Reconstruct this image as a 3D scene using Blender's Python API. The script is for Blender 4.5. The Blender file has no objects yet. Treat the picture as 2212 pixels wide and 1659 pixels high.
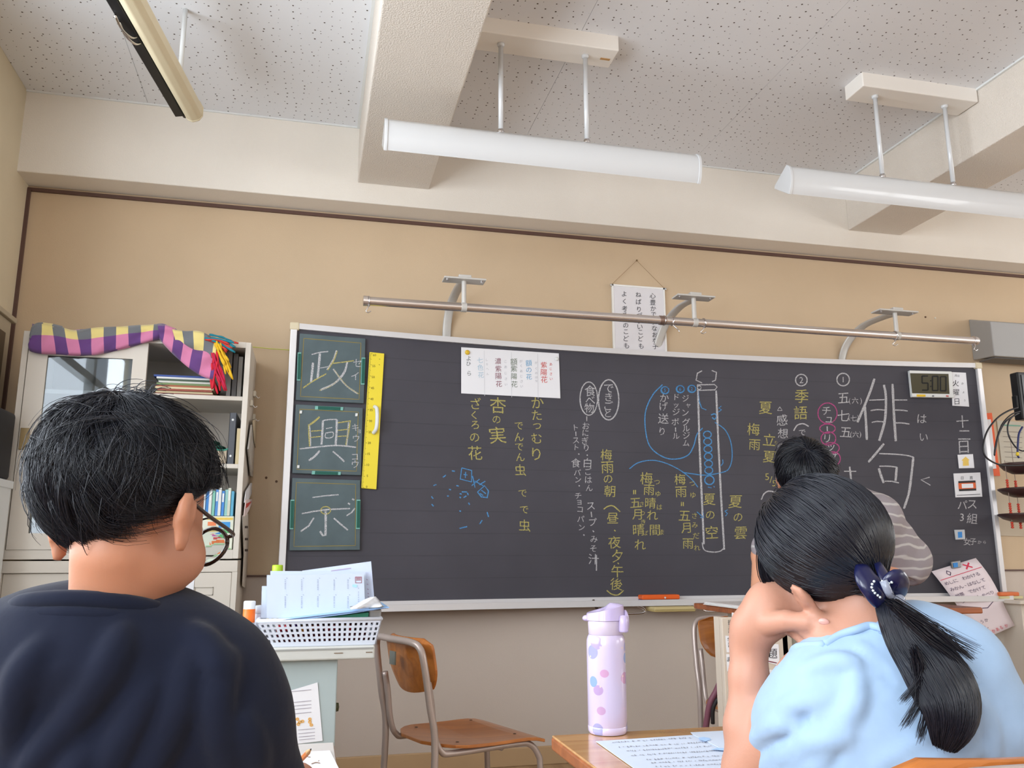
import bpy, bmesh, math, random
import numpy as np
from mathutils import Vector, Matrix, Quaternion
random.seed(7); rng = np.random.default_rng(7)
S = bpy.context.scene
COL = S.collection
PI = math.pi
# ------------------------------------------------------------------ camera
W, H, FPX = 2212, 1659, 1815.88
YAW, PITCH, ROLL = 0.2345962, 0.1984181, -0.0018081
FL = 0.73                                   # height of the blackboard's lower edge above the floor
CAM = np.array([0.09109, -3.94647, 0.21197 + FL])
_cy, _sy, _cp, _sp = math.cos(YAW), math.sin(YAW), math.cos(PITCH), math.sin(PITCH)
CF = np.array([_sy*_cp, _cy*_cp, _sp]); _r = np.array([_cy, -_sy, 0.0]); _u = np.cross(_r, CF)
CR = math.cos(ROLL)*_r + math.sin(ROLL)*_u
CU = -math.sin(ROLL)*_r + math.cos(ROLL)*_u
cd = bpy.data.cameras.new('camera'); cam = bpy.data.objects.new('camera', cd); COL.objects.link(cam)
M = Matrix.Identity(4)
for i in range(3):
    M[i][0], M[i][1], M[i][2], M[i][3] = CR[i], CU[i], -CF[i], CAM[i]
cam.matrix_world = M
cd.sensor_width = 36.0; cd.lens = 36.0*FPX/W; cd.clip_start = 0.02
S.camera = cam
# ------------------------------------------------------------------ light and exposure
wd = bpy.data.worlds.new('sky'); S.world = wd; wd.use_nodes = True
bgn = wd.node_tree.nodes['Background']; bgn.inputs[0].default_value = (0.80, 0.89, 1.0, 1); bgn.inputs[1].default_value = 1.6
def area(name, loc, rot, sx, sy, power, col):
    l = bpy.data.lights.new(name, 'AREA'); l.shape = 'RECTANGLE'; l.size = sx; l.size_y = sy; l.energy = power; l.color = col
    o = bpy.data.objects.new(name, l); COL.objects.link(o); o.location = loc; o.rotation_euler = rot; return o
WINBAYS = [(-1.20, -3.65), (-4.05, -5.95), (-6.35, -8.25)]
for a, b in WINBAYS:                         # daylight of the window side
    area('window_daylight', (-1.55, (a+b)/2, 1.75), (0, -PI/2, 0), 1.7, a-b, (52, 92, 104)[WINBAYS.index((a, b))], (0.86, 0.93, 1.0))
for y in (-2.2, -6.0):                       # corridor side, weaker
    area('corridor_daylight', (6.05, y, 1.9), (0, PI/2, 0), 1.2, 2.4, 24, (1.0, 0.95, 0.88))
S.view_settings.view_transform = 'Standard'; S.view_settings.look = 'None'
S.view_settings.gamma = 1.0; S.view_settings.use_curve_mapping = False
S.view_settings.exposure = 0.66
# ------------------------------------------------------------------ pixel helpers (real positions in the room)
def ray(px, py): return CF + (px-W/2)/FPX*CR + (H/2-py)/FPX*CU
def atY(px, py, Y): d = ray(px, py); return CAM + d*(Y-CAM[1])/d[1]
def atZ(px, py, Z): d = ray(px, py); return CAM + d*(Z-CAM[2])/d[2]
def atX(px, py, X): d = ray(px, py); return CAM + d*(X-CAM[0])/d[0]
def atD(px, py, D): return CAM + ray(px, py)*D
def onplane(P0, N):
    P0 = np.array(P0, float); N = np.array(N, float); k = np.dot(P0-CAM, N)
    def f(px, py): d = ray(px, py); return CAM + d*(k/np.dot(d, N))
    return f
# ------------------------------------------------------------------ materials
def lin(c):
    c = c/255.0
    return c/12.92 if c <= 0.04045 else ((c+0.055)/1.055)**2.4
def rgb(c): return (lin(c[0]), lin(c[1]), lin(c[2]), 1)
MATS = {}
def mat(name, col, rough=.6, metal=0, var=0, vscale=6, bump=0, bscale=120, trans=0, alpha=1, spec=.5, sheen=0, ior=1.45, sss=0, stretch=None, emit=None, coat=0):
    if name in MATS: return MATS[name]
    m = bpy.data.materials.new(name); m.use_nodes = True; nt = m.node_tree; n = nt.nodes; L = nt.links
    b = n['Principled BSDF']; b.inputs['Base Color'].default_value = rgb(col); b.inputs['Roughness'].default_value = rough
    b.inputs['Metallic'].default_value = metal; b.inputs['Specular IOR Level'].default_value = spec; b.inputs['IOR'].default_value = ior
    b.inputs['Transmission Weight'].default_value = trans; b.inputs['Alpha'].default_value = alpha
    b.inputs['Coat Weight'].default_value = coat
    if sheen: b.inputs['Sheen Weight'].default_value = sheen
    if sss: b.inputs['Subsurface Weight'].default_value = sss; b.inputs['Subsurface Radius'].default_value = (.012, .004, .002); b.inputs['Subsurface Scale'].default_value = 1
    if emit: b.inputs['Emission Color'].default_value = rgb(emit[0]); b.inputs['Emission Strength'].default_value = emit[1]
    src = None
    if var or bump:
        tc = n.new('ShaderNodeTexCoord'); src = tc.outputs['Object']
        if stretch:
            mp = n.new('ShaderNodeMapping'); mp.inputs['Scale'].default_value = stretch; L.new(src, mp.inputs['Vector']); src = mp.outputs['Vector']
    if var:
        t = n.new('ShaderNodeTexNoise'); t.inputs['Scale'].default_value = vscale; t.inputs['Detail'].default_value = 5; L.new(src, t.inputs['Vector'])
        r = n.new('ShaderNodeValToRGB'); r.color_ramp.elements[0].position = .3; r.color_ramp.elements[1].position = .7
        c = rgb(col); r.color_ramp.elements[0].color = tuple(v*(1-var) for v in c[:3])+(1,); r.color_ramp.elements[1].color = tuple(min(1, v*(1+var)) for v in c[:3])+(1,)
        L.new(t.outputs['Fac'], r.inputs['Fac']); L.new(r.outputs['Color'], b.inputs['Base Color'])
    if bump:
        t = n.new('ShaderNodeTexNoise'); t.inputs['Scale'].default_value = bscale; t.inputs['Detail'].default_value = 4; L.new(src, t.inputs['Vector'])
        bp = n.new('ShaderNodeBump'); bp.inputs['Strength'].default_value = bump; bp.inputs['Distance'].default_value = .004
        L.new(t.outputs['Fac'], bp.inputs['Height']); L.new(bp.outputs['Normal'], b.inputs['Normal'])
    MATS[name] = m; return m
def chalk(name, col, dens=.62):
    if name in MATS: return MATS[name]
    m = bpy.data.materials.new(name); m.use_nodes = True; nt = m.node_tree; n = nt.nodes; L = nt.links
    b = n['Principled BSDF']; b.inputs['Base Color'].default_value = rgb(col); b.inputs['Roughness'].default_value = 1; b.inputs['Specular IOR Level'].default_value = 0
    tc = n.new('ShaderNodeTexCoord'); t = n.new('ShaderNodeTexNoise'); t.inputs['Scale'].default_value = 420; t.inputs['Detail'].default_value = 3
    L.new(tc.outputs['Object'], t.inputs['Vector']); mr = n.new('ShaderNodeMapRange')
    mr.inputs[1].default_value = .33; mr.inputs[2].default_value = .60; mr.inputs[3].default_value = dens-.35; mr.inputs[4].default_value = min(1, dens+.3)
    L.new(t.outputs['Fac'], mr.inputs[0]); L.new(mr.outputs[0], b.inputs['Alpha']); MATS[name] = m; return m
def wood(name, c1, c2, rough=.35, scale=1.0, axis='X', coat=.3):
    if name in MATS: return MATS[name]
    m = bpy.data.materials.new(name); m.use_nodes = True; nt = m.node_tree; n = nt.nodes; L = nt.links
    b = n['Principled BSDF']; b.inputs['Roughness'].default_value = rough; b.inputs['Coat Weight'].default_value = coat; b.inputs['Coat Roughness'].default_value = .15
    tc = n.new('ShaderNodeTexCoord'); mp = n.new('ShaderNodeMapping')
    mp.inputs['Scale'].default_value = {'X': (2*scale, 22*scale, 22*scale), 'Y': (22*scale, 2*scale, 22*scale), 'Z': (22*scale, 22*scale, 2*scale)}[axis]
    L.new(tc.outputs['Object'], mp.inputs['Vector'])
    t = n.new('ShaderNodeTexNoise'); t.inputs['Scale'].default_value = 1.6; t.inputs['Detail'].default_value = 7; t.inputs['Distortion'].default_value = 1.2
    L.new(mp.outputs['Vector'], t.inputs['Vector']); r = n.new('ShaderNodeValToRGB')
    r.color_ramp.elements[0].position = .35; r.color_ramp.elements[1].position = .68
    r.color_ramp.elements[0].color = rgb(c1); r.color_ramp.elements[1].color = rgb(c2)
    L.new(t.outputs['Fac'], r.inputs['Fac']); L.new(r.outputs['Color'], b.inputs['Base Color'])
    bp = n.new('ShaderNodeBump'); bp.inputs['Strength'].default_value = .08; bp.inputs['Distance'].default_value = .002
    L.new(t.outputs['Fac'], bp.inputs['Height']); L.new(bp.outputs['Normal'], b.inputs['Normal']); MATS[name] = m; return m
# ------------------------------------------------------------------ objects
def setp(o, label=None, cat=None, group=None, kind=None):
    if label: o['label'] = label
    if cat: o['category'] = cat
    if group: o['group'] = group
    if kind: o['kind'] = kind
    return o
ORG = {}
def thing(name, label, cat, loc, group=None):
    o = bpy.data.objects.new(name, None); COL.objects.link(o); o.location = tuple(float(v) for v in loc); o.empty_display_size = .05
    ORG[o.name] = np.array(loc, float); return setp(o, label, cat, group)
class MB:
    """collects geometry in world coordinates; build() links it as one mesh object"""
    def __init__(s): s.v = []; s.f = []; s.uv = None
    def add(s, vs, fs):
        b = len(s.v); s.v += [tuple(float(c) for c in v) for v in vs]; s.f += [tuple(i+b for i in f) for f in fs]; return s
    def box(s, lo, hi):
        x0, y0, z0 = [min(a, b) for a, b in zip(lo, hi)]; x1, y1, z1 = [max(a, b) for a, b in zip(lo, hi)]
        return s.add([(x0,y0,z0),(x1,y0,z0),(x1,y1,z0),(x0,y1,z0),(x0,y0,z1),(x1,y0,z1),(x1,y1,z1),(x0,y1,z1)],
                     [(0,3,2,1),(4,5,6,7),(0,1,5,4),(1,2,6,5),(2,3,7,6),(3,0,4,7)])
    def prism(s, pts, off):
        """polygon pts (3D) extruded by vector off (pts are the back; off points to the viewer side)"""
        n = len(pts); off = np.array(off, float); A = [np.array(p, float) for p in pts]; B = [p+off for p in A]
        fs = [tuple(range(n)), tuple(range(2*n-1, n-1, -1))]+[(i, i+n, (i+1) % n+n, (i+1) % n) for i in range(n)]
        return s.add(A+B, fs)
    def tube(s, pts, r, n=10, caps=True, flat=1.0, up=None):
        pts = [np.array(p, float) for p in pts]; k = len(pts); rs = r if hasattr(r, '__len__') else [r]*k
        base = len(s.v); prev = None; vs = []
        for i, p in enumerate(pts):
            t = pts[min(i+1, k-1)]-pts[max(i-1, 0)]; t = t/(np.linalg.norm(t)+1e-12)
            if prev is None:
                a = np.array(up, float) if up is not None else (np.array([0, 0, 1.]) if abs(t[2]) < .9 else np.array([1., 0, 0]))
                a = a-t*np.dot(a, t)
            else: a = prev-t*np.dot(prev, t)
            a = a/(np.linalg.norm(a)+1e-12); prev = a; b = np.cross(t, a)
            for j in range(n):
                q = 2*PI*j/n; vs.append(p+rs[i]*(math.cos(q)*a*flat+math.sin(q)*b))
        fs = [(i*n+j, i*n+(j+1) % n, (i+1)*n+(j+1) % n, (i+1)*n+j) for i in range(k-1) for j in range(n)]
        if caps: fs += [tuple(range(n-1, -1, -1)), tuple((k-1)*n+j for j in range(n))]
        return s.add(vs, fs)
    def lathe(s, c, prof, n=28, axis=(0, 0, 1)):
        """prof: list of (r, h) along axis from point c"""
        ax = np.array(axis, float); ax /= np.linalg.norm(ax); a = np.array([1., 0, 0]) if abs(ax[0]) < .9 else np.array([0, 1., 0])
        a = a-ax*np.dot(a, ax); a /= np.linalg.norm(a); b = np.cross(ax, a); c = np.array(c, float); vs = []; k = len(prof)
        for r, h in prof:
            for j in range(n):
                q = 2*PI*j/n; vs.append(c+ax*h+r*(math.cos(q)*a+math.sin(q)*b))
        fs = [(i*n+j, i*n+(j+1) % n, (i+1)*n+(j+1) % n, (i+1)*n+j) for i in range(k-1) for j in range(n)]
        fs += [tuple(range(n-1, -1, -1)), tuple((k-1)*n+j for j in range(n))]
        return s.add(vs, fs)
    def ell(s, c, r, R3=None, n=16, m=10):
        vs = []; fs = []; R3 = np.eye(3) if R3 is None else np.array(R3)
        for i in range(m+1):
            th = PI*i/m
            for j in range(n):
                ph = 2*PI*j/n; d = np.array([math.sin(th)*math.cos(ph)*r[0], math.sin(th)*math.sin(ph)*r[1], math.cos(th)*r[2]]); vs.append(np.array(c)+d@R3)
        for i in range(m):
            for j in range(n): fs.append((i*n+j, (i+1)*n+j, (i+1)*n+(j+1) % n, i*n+(j+1) % n))
        return s.add(vs, fs)
    def build(s, name, m, parent=None, label=None, cat=None, group=None, kind=None, bevel=0, smooth=False, segs=2, origin=None, solid=0):
        V = np.array(s.v)
        if parent is not None: org = ORG[parent.name]
        elif origin is not None: org = np.array(origin, float)
        else: org = np.array([(V[:, 0].min()+V[:, 0].max())/2, (V[:, 1].min()+V[:, 1].max())/2, V[:, 2].min()])
        me = bpy.data.meshes.new(name); me.from_pydata((V-org).tolist(), [], s.f)
        me.materials.append(m)
        if s.uv is not None:
            ul = me.uv_layers.new(name='UVMap'); lv = np.zeros(len(me.loops), int); me.loops.foreach_get('vertex_index', lv)
            ul.data.foreach_set('uv', np.array(s.uv, float)[lv].ravel())
        me.validate(); bm = bmesh.new(); bm.from_mesh(me)
        if s.uv is None and not getattr(s, 'raw', False): bmesh.ops.recalc_face_normals(bm, faces=bm.faces)
        bm.to_mesh(me); bm.free()
        if smooth: me.polygons.foreach_set('use_smooth', [True]*len(me.polygons))
        o = bpy.data.objects.new(name, me); COL.objects.link(o)
        if parent is None: o.location = tuple(org)
        else: o.parent = parent
        ORG[o.name] = org
        if bevel:
            b = o.modifiers.new('bevel', 'BEVEL'); b.width = bevel; b.segments = segs; b.limit_method = 'ANGLE'; b.angle_limit = .6
            b.harden_normals = False
        if solid:
            q = o.modifiers.new('solid', 'SOLIDIFY'); q.thickness = solid; q.offset = 0
        return setp(o, label, cat, group, kind)
def box(name, lo, hi, m, parent=None, **k): return MB().box(lo, hi).build(name, m, parent, **k)
def smoothpath(pts, n=8):
    """Catmull-Rom through points"""
    P = [np.array(p, float) for p in pts]; P = [2*P[0]-P[1]]+P+[2*P[-1]-P[-2]]; out = []
    for i in range(1, len(P)-2):
        for j in range(n):
            t = j/n; out.append(.5*((2*P[i])+(-P[i-1]+P[i+1])*t+(2*P[i-1]-5*P[i]+4*P[i+1]-P[i+2])*t*t+(-P[i-1]+3*P[i]-3*P[i+1]+P[i+2])*t**3))
    out.append(P[-2]); return out
# ------------------------------------------------------------------ lettering: glyph outlines and pen strokes laid on a surface
GLY = {}
def glyph(ch):
    if ch in GLY: return GLY[ch]
    c = bpy.data.curves.new('g', 'FONT'); c.body = ch; c.size = 1; c.resolution_u = 2; c.fill_mode = 'FRONT'
    o = bpy.data.objects.new('g', c); COL.objects.link(o)
    dg = bpy.context.evaluated_depsgraph_get(); me = bpy.data.meshes.new_from_object(o.evaluated_get(dg))
    V = np.array([v.co[:2] for v in me.vertices]) if len(me.vertices) else np.zeros((0, 2)); F = [tuple(p.vertices) for p in me.polygons]
    bpy.data.objects.remove(o); bpy.data.curves.remove(c); bpy.data.meshes.remove(me)
    if len(V): V = V-(V.min(0)+V.max(0))/2
    GLY[ch] = (V, F); return GLY[ch]
class Pen:
    def __init__(s, surf, off=None): s.surf = surf; s.mb = MB(); s.mb.raw = True; s.off = np.array(off if off is not None else (0, 0, 0), float)
    def pt(s, x, y): return s.surf(x, y)+s.off
    def ch(s, c, x, y, size, rot=0, sx=1.0, slant=0.0):
        V, F = glyph(c)
        if not len(V): return s
        ca, sa = math.cos(rot), math.sin(rot); P = []
        for gx, gy in V:
            gx = gx*sx+slant*gy; X = gx*ca-gy*sa; Y = gx*sa+gy*ca; P.append(s.pt(x+X*size, y-Y*size))
        s.mb.add(P, F); return s
    def chars(s, items, size, jit=.06, slant=0, sx=1.0):
        for it in items:
            sz = it[3] if len(it) > 3 else size
            s.ch(it[0], it[1], it[2], sz*random.uniform(1-jit, 1+jit), random.uniform(-jit, jit)*1.2, sx, slant)
        return s
    def col(s, text, x0, y0, x1, y1, size, **k):
        n = len(text); s.chars([(c, x0+(x1-x0)*i/max(1, n-1), y0+(y1-y0)*i/max(1, n-1)) for i, c in enumerate(text) if c != ' '], size, **k); return s
    def line(s, pts, w, smooth=False, taper=.85, closed=False):
        P = [np.array(p, float) for p in pts]
        if closed: P.append(P[0])
        if smooth and len(P) > 2: P = smoothpath(P, 6)
        Q = [P[0]]
        for a, b in zip(P[:-1], P[1:]):
            n = max(1, int(np.linalg.norm(b-a)/14))
            Q += [a+(b-a)*(i+1)/n for i in range(n)]
        vs = []; k = len(Q)
        for i, p in enumerate(Q):
            t = Q[min(i+1, k-1)]-Q[max(i-1, 0)]; t = t/(np.linalg.norm(t)+1e-9); nn = np.array([-t[1], t[0]]); w2 = w/2*(1 if 0 < i < k-1 else taper)*random.uniform(.9, 1.08)
            vs += [s.pt(*(p+nn*w2)), s.pt(*(p-nn*w2))]
        s.mb.add(vs, [(2*i, 2*i+1, 2*i+3, 2*i+2) for i in range(k-1)]); return s
    def ellipse(s, cx, cy, rx, ry, w, a0=0, a1=2*PI, tilt=0):
        n = 28; s.line([(cx+rx*math.cos(a)*math.cos(tilt)-ry*math.sin(a)*math.sin(tilt), cy+rx*math.cos(a)*math.sin(tilt)+ry*math.sin(a)*math.cos(tilt)) for a in np.linspace(a0, a1, n)], w); return s
    def fill(s, pts): s.mb.add([s.pt(*p) for p in pts], [tuple(range(len(pts)))]); return s
    def build(s, name, m, parent, **k): k.setdefault('kind', 'stuff'); return s.mb.build(name, m, parent, **k) if s.mb.v else None
def crop(ox, oy, sc):
    return lambda x, y: (ox+x/sc, oy+y/sc)
# ================================================================== THE ROOM
m_wall = mat('tan_wall_paint', (200, 176, 146), .75, var=.035, vscale=2.5, bump=.12, bscale=260)
m_wall_low = mat('lower_wall_paint', (198, 184, 172), .75, var=.03, vscale=2, bump=.12, bscale=260)
m_cream = mat('cream_plaster', (230, 222, 211), .85, var=.02, vscale=3, bump=.35, bscale=220)
m_beamp = mat('beam_stucco', (222, 212, 200), .9, var=.02, vscale=4, bump=.8, bscale=170)
m_trim = mat('brown_trim', (92, 66, 58), .5)
m_base = mat('baseboard_tan', (188, 156, 118), .5, var=.04, vscale=5)
m_white = mat('white_enamel', (225, 226, 224), .35)
m_floor = wood('floor_wood', (146, 116, 84), (180, 148, 112), .3, .5, 'Y')
XL, XR, YB, ZC = -1.204, 5.9, -8.9, 2.949
ZFB, ZT, YBM = 2.567, 2.551, -.159
box('wall_front', (XL-.1, 0, FL+.118), (XR+.1, .12, ZC+.05), m_wall, kind='structure')
lower = box('wall_front_lower', (XL-.1, .004, 0), (XR+.1, .12, FL+.112), m_wall_low, kind='structure')
box('floor', (XL-.2, YB-.1, -.08), (XR+.2, .1, 0), m_floor, kind='structure')
box('baseboard_front', (XL, -.012, 0), (XR, .004, .078), m_base, kind='structure', bevel=.003)
# ceiling: perforated boards laid side by side above the beams
def m_ceil():
    m = bpy.data.materials.new('perforated_ceiling_board'); m.use_nodes = True; n = m.node_tree.nodes; L = m.node_tree.links; b = n['Principled BSDF']
    b.inputs['Roughness'].default_value = .95; b.inputs['Specular IOR Level'].default_value = .2
    g = n.new('ShaderNodeNewGeometry'); vo = n.new('ShaderNodeTexVoronoi'); vo.voronoi_dimensions = '2D'; vo.inputs['Scale'].default_value = 26; vo.inputs['Randomness'].default_value = .8
    L.new(g.outputs['Position'], vo.inputs['Vector'])
    sep = n.new('ShaderNodeSeparateColor'); L.new(vo.outputs['Color'], sep.inputs[0])
    mr = n.new('ShaderNodeMapRange'); mr.inputs[1].default_value = 0; mr.inputs[2].default_value = 1; mr.inputs[3].default_value = .02; mr.inputs[4].default_value = .10; L.new(sep.outputs[0], mr.inputs[0])
    lt = n.new('ShaderNodeMath'); lt.operation = 'LESS_THAN'; L.new(vo.outputs['Distance'], lt.inputs[0]); L.new(mr.outputs[0], lt.inputs[1])
    mx = n.new('ShaderNodeMix'); mx.data_type = 'RGBA'; mx.inputs[6].default_value = rgb((230, 230, 232)); mx.inputs[7].default_value = rgb((92, 82, 74)); L.new(lt.outputs[0], mx.inputs[0]); L.new(mx.outputs[2], b.inputs['Base Color'])
    iv = n.new('ShaderNodeMath'); iv.operation = 'SUBTRACT'; iv.inputs[0].default_value = 1; L.new(lt.outputs[0], iv.inputs[1])
    bp = n.new('ShaderNodeBump'); bp.inputs['Strength'].default_value = .6; bp.inputs['Distance'].default_value = .004; L.new(iv.outputs[0], bp.inputs['Height']); L.new(bp.outputs['Normal'], b.inputs['Normal'])
    return m
mc = m_ceil()
ceil_ = box('ceiling', (XL-.2, YB-.1, ZC+.012), (XR+.2, .1, ZC+.1), mat('ceiling_backing', (196, 190, 182), .9), kind='structure')
b1l, b1r, b2l, b2r, ZB = .245, .587, 2.884, 3.213, 2.665
def panels(x0, x1):
    xs = [x0]; x = x0+ (0.46 if x0 > 0 else .5)
    while x < x1-.1: xs.append(x); x += .91
    xs.append(x1)
    ys = [YBM]; y = YBM-1.82
    while y > YB+.3: ys.append(y); y -= 1.82
    ys.append(YB)
    for a, b in zip(xs[:-1], xs[1:]):
        for c, d in zip(ys[:-1], ys[1:]):
            box('ceiling_panel', (a+.0008, d+.0008, ZC), (b-.0008, c-.0008, ZC+.011), mc, ceil_)
panels(XL, b1l); panels(b1r, b2l); panels(b2r, 5.45)
box('front_beam', (XL-.05, YBM, ZFB), (XR, .0, ZC+.012), m_cream, kind='structure', bevel=.004)
for x0, x1 in ((b1l, b1r), (b2l, b2r), (5.45, 5.9)):
    o = box('ceiling_beam', (x0, YB, ZB), (x1, YBM+.001, ZC+.012), m_beamp, kind='structure', bevel=.006)
# thin white edging between ceiling boards and beams
for i, x in enumerate((b1l-.006, b1r+.006, b2l-.006, b2r+.006)):
    box('trim_%d' % (i+5), (x-.006, YB, ZC-.008), (x+.006, YBM, ZC+.002), m_white, kind='structure')
box('trim_9', (XL, YBM-.008, ZC-.007), (XR, YBM, ZC+.002), m_white, kind='structure')
box('trim_1', (XL, -.012, ZT-.010), (XR, .0, ZT+.006), m_trim, kind='structure')
box('trim_2', (XL, -.014, 0), (XL+.014, .0, ZT), m_trim, kind='structure')
box('trim_3', (XL, -.006, FL+.111), (XR, .006, FL+.119), m_trim, kind='structure')
# left wall with window bays behind the camera's left
mw = m_cream
def wall_left():
    m = MB(); z0, z1 = .82, 2.62; T = .14
    m.box((XL-T, YB-.1, 0), (XL, .1, z0)); m.box((XL-T, YB-.1, z1), (XL, .1, ZC+.05))
    ys = [.1]+[v for ab in WINBAYS for v in ab]+[YB-.1]
    for i in range(0, len(ys), 2): m.box((XL-T, ys[i+1], z0), (XL, ys[i], z1))
    m.build('wall_left', mat('left_wall_paint', (214, 200, 172), .8, var=.02, bump=.15, bscale=200), kind='structure')
wall_left()
m_alu = mat('window_aluminium', (190, 190, 188), .35, metal=.7)
for i, (a, b) in enumerate(WINBAYS):
    f = MB(); x0, x1 = XL-.10, XL-.05; z0, z1 = .82, 2.62
    f.box((x0, b, z0), (x1, b+.05, z1)); f.box((x0, a-.05, z0), (x1, a, z1)); f.box((x0, b, z0), (x1, a, z0+.05)); f.box((x0, b, z1-.05), (x1, a, z1)); f.box((x0, b, 1.98), (x1, a, 2.03)); f.box((x0, (a+b)/2-.03, z0), (x1, (a+b)/2+.03, z1))
    w = f.build('window_%d' % (i+1), m_alu, kind='structure')
    s = MB().box((XL-.10, b-.03, .79), (XL+.06, a+.03, .82)).build('window_sill', m_white, w, bevel=.004)
box('wall_back', (XL-.1, YB-.12, 0), (XR+.1, YB, ZC+.05), m_cream, kind='structure')
def wall_right():
    m = MB(); x0, x1 = XR, XR+.12
    m.box((x0, YB-.1, 0), (x1, .1, 1.2)); m.box((x0, YB-.1, 2.5), (x1, .1, ZC+.05))
    for a, b in ((.1, -1.0), (-3.4, -4.8), (-7.2, YB-.1)): m.box((x0, b, 1.2), (x1, a, 2.5))
    m.build('wall_right', m_cream, kind='structure')
wall_right()
for i, (a, b) in enumerate(((-1.0, -3.4), (-4.8, -7.2))):
    f = MB(); x0, x1 = XR+.03, XR+.07
    f.box((x0, b, 1.2), (x1, b+.05, 2.5)); f.box((x0, a-.05, 1.2), (x1, a, 2.5)); f.box((x0, b, 1.2), (x1, a, 1.25)); f.box((x0, b, 2.45), (x1, a, 2.5)); f.box((x0, (a+b)/2-.03, 1.2), (x1, (a+b)/2+.03, 2.5))
    f.build('window_%d' % (i+4), m_alu, kind='structure')
# cupboard front set in the left wall beside the steel cabinet
q = atX(0, 690, XL); lz = float(q[2])
dr = MB(); dr.box((XL, -1.12, .0), (XL+.03, -.10, lz)); dr.box((XL, -1.14, lz), (XL+.045, -.08, lz+.022))
d1 = dr.build('door_1', mat('left_door_beige', (186, 172, 148), .6), kind='structure', bevel=.003)
ORG['door_1'] = ORG[d1.name]
box('door_panel', (XL+.028, -1.06, .1), (XL+.033, -.16, lz-.06), mat('door_dark_panel', (92, 78, 62), .5), d1)

# ================================================================== BLACKBOARD
EDG, SAG, ZB0, ZB1 = .17, .132, FL, FL+1.2
def ybd(X): return -EDG+SAG*(1-((X-1.8)/1.8)**2)
def board(off=.0016):
    def f(px, py):
        Y = -.10
        for _ in range(6): p = atY(px, py, Y); Y = ybd(p[0])-off
        return atY(px, py, Y)
    return f
BS = board()
bb = thing('blackboard', 'long curved dark grey blackboard in an aluminium frame, covered with Japanese chalk writing', 'blackboard', (1.8, -.05, ZB0))
m_board = mat('blackboard_face', (72, 70, 77), .62, var=.10, vscale=2.2, bump=.05, bscale=400, spec=.35)
XS = np.linspace(0, 3.6, 49)
def curved(z0, z1, y0, y1, xs=XS):
    """strip following the board's curve between offsets y0 (room side) and y1 (wall side)"""
    m = MB(); vs = []
    for X in xs:
        Y = ybd(X); vs += [(X, Y-y0, z0), (X, Y-y0, z1), (X, Y+y1, z1), (X, Y+y1, z0)]
    n = len(xs); fs = [(4*i+a, 4*i+(a+1) % 4, 4*i+4+(a+1) % 4, 4*i+4+a) for i in range(n-1) for a in range(4)]+[(0, 1, 2, 3), (4*n-1, 4*n-2, 4*n-3, 4*n-4)]
    return m.add(vs, fs)
curved(ZB0, ZB1, 0, .015).build('writing_surface', m_board, bb, smooth=False)
m_al = mat('board_aluminium', (222, 220, 221), .35, metal=.25)
curved(ZB1-.002, ZB1+.024, .014, .03).build('top_frame', m_al, bb)
curved(ZB0-.012, ZB0+.006, .012, .03).build('bottom_frame', m_al, bb)
tr = curved(ZB0-.034, ZB0-.020, .075, .03).build('chalk_tray', mat('tray_aluminium', (200, 186, 180), .4, metal=.3), bb, bevel=.003)
curved(ZB0-.034, ZB0-.006, .078, -.070).build('tray_lip', m_al, bb)
for x0, x1 in ((-.026, .003), (3.597, 3.626)):
    box('side_frame', (x0, -EDG-.014, ZB0-.03), (x1, -.02, ZB1+.018), m_al, bb, bevel=.003)
for x0, x1 in ((-.030, .012), (3.588, 3.630)):
    box('frame_corner', (x0, -EDG-.017, ZB1-.008), (x1, -EDG+.03, ZB1+.028), mat('corner_plastic', (214, 200, 170), .5), bb, bevel=.006)
# pale ruled lines on the writing surface
rl = Pen(board(.0008), None)
gl = MB(); gl.raw = True
def bpt(X, z, off=.0009): return (X, ybd(X)-off, z)
for i in range(1, 12):
    z = ZB0+i*.1
    for j in range(48): gl.add([bpt(XS[j], z), bpt(XS[j+1], z), bpt(XS[j+1], z+.0016), bpt(XS[j], z+.0016)], [(0, 1, 2, 3)])
gl.build('ruled_lines', mat('ruled_line', (62, 60, 66), .8), bb, kind='stuff')

cw = chalk('white_chalk', (224, 222, 224), .52); cy = chalk('yellow_chalk', (206, 194, 116), .58); cb = chalk('blue_chalk', (92, 158, 214), .66); cp = chalk('pink_chalk', (206, 90, 150), .55)
def pen(surf=BS): return Pen(surf)
# -- haiku title at the right end
c = crop(1640, 780, 4.879); L_ = lambda *a: [c(x, y) for x, y in a]
p = pen()
for s_ in ([(1215,185),(1170,320),(1110,470),(1035,645)], [(1112,470),(1125,640),(1135,830)], [(1315,250),(1335,380),(1325,620),(1265,840)], [(1405,240),(1420,560),(1440,845)]): p.line(L_(*s_), 5.4, True)
for s_ in ([(1160,412),(1320,406)], [(1175,522),(1240,512),(1320,516)], [(1185,647),(1240,636),(1318,641)], [(1425,410),(1560,410)], [(1430,516),(1500,518),(1565,526)], [(1435,652),(1500,652),(1585,664)]): p.line(L_(*s_), 2.6, True)
for s_ in ([(1315,870),(1220,985),(1150,1065)], [(1625,1012),(1602,1220),(1575,1400),(1525,1555)], [(1260,1130),(1285,1210),(1312,1285)], [(1450,1115),(1437,1262)]): p.line(L_(*s_), 5.2, True)
for s_ in ([(1265,975),(1440,982),(1560,995),(1628,1014)], [(1265,1108),(1360,1108),(1452,1118)], [(1322,1266),(1400,1268),(1472,1284)]): p.line(L_(*s_), 2.6, True)
p.build('chalk_writing', cw, bb, label='two very large white chalk kanji at the right end of the board')
c = crop(1560, 660, 2.514)
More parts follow.
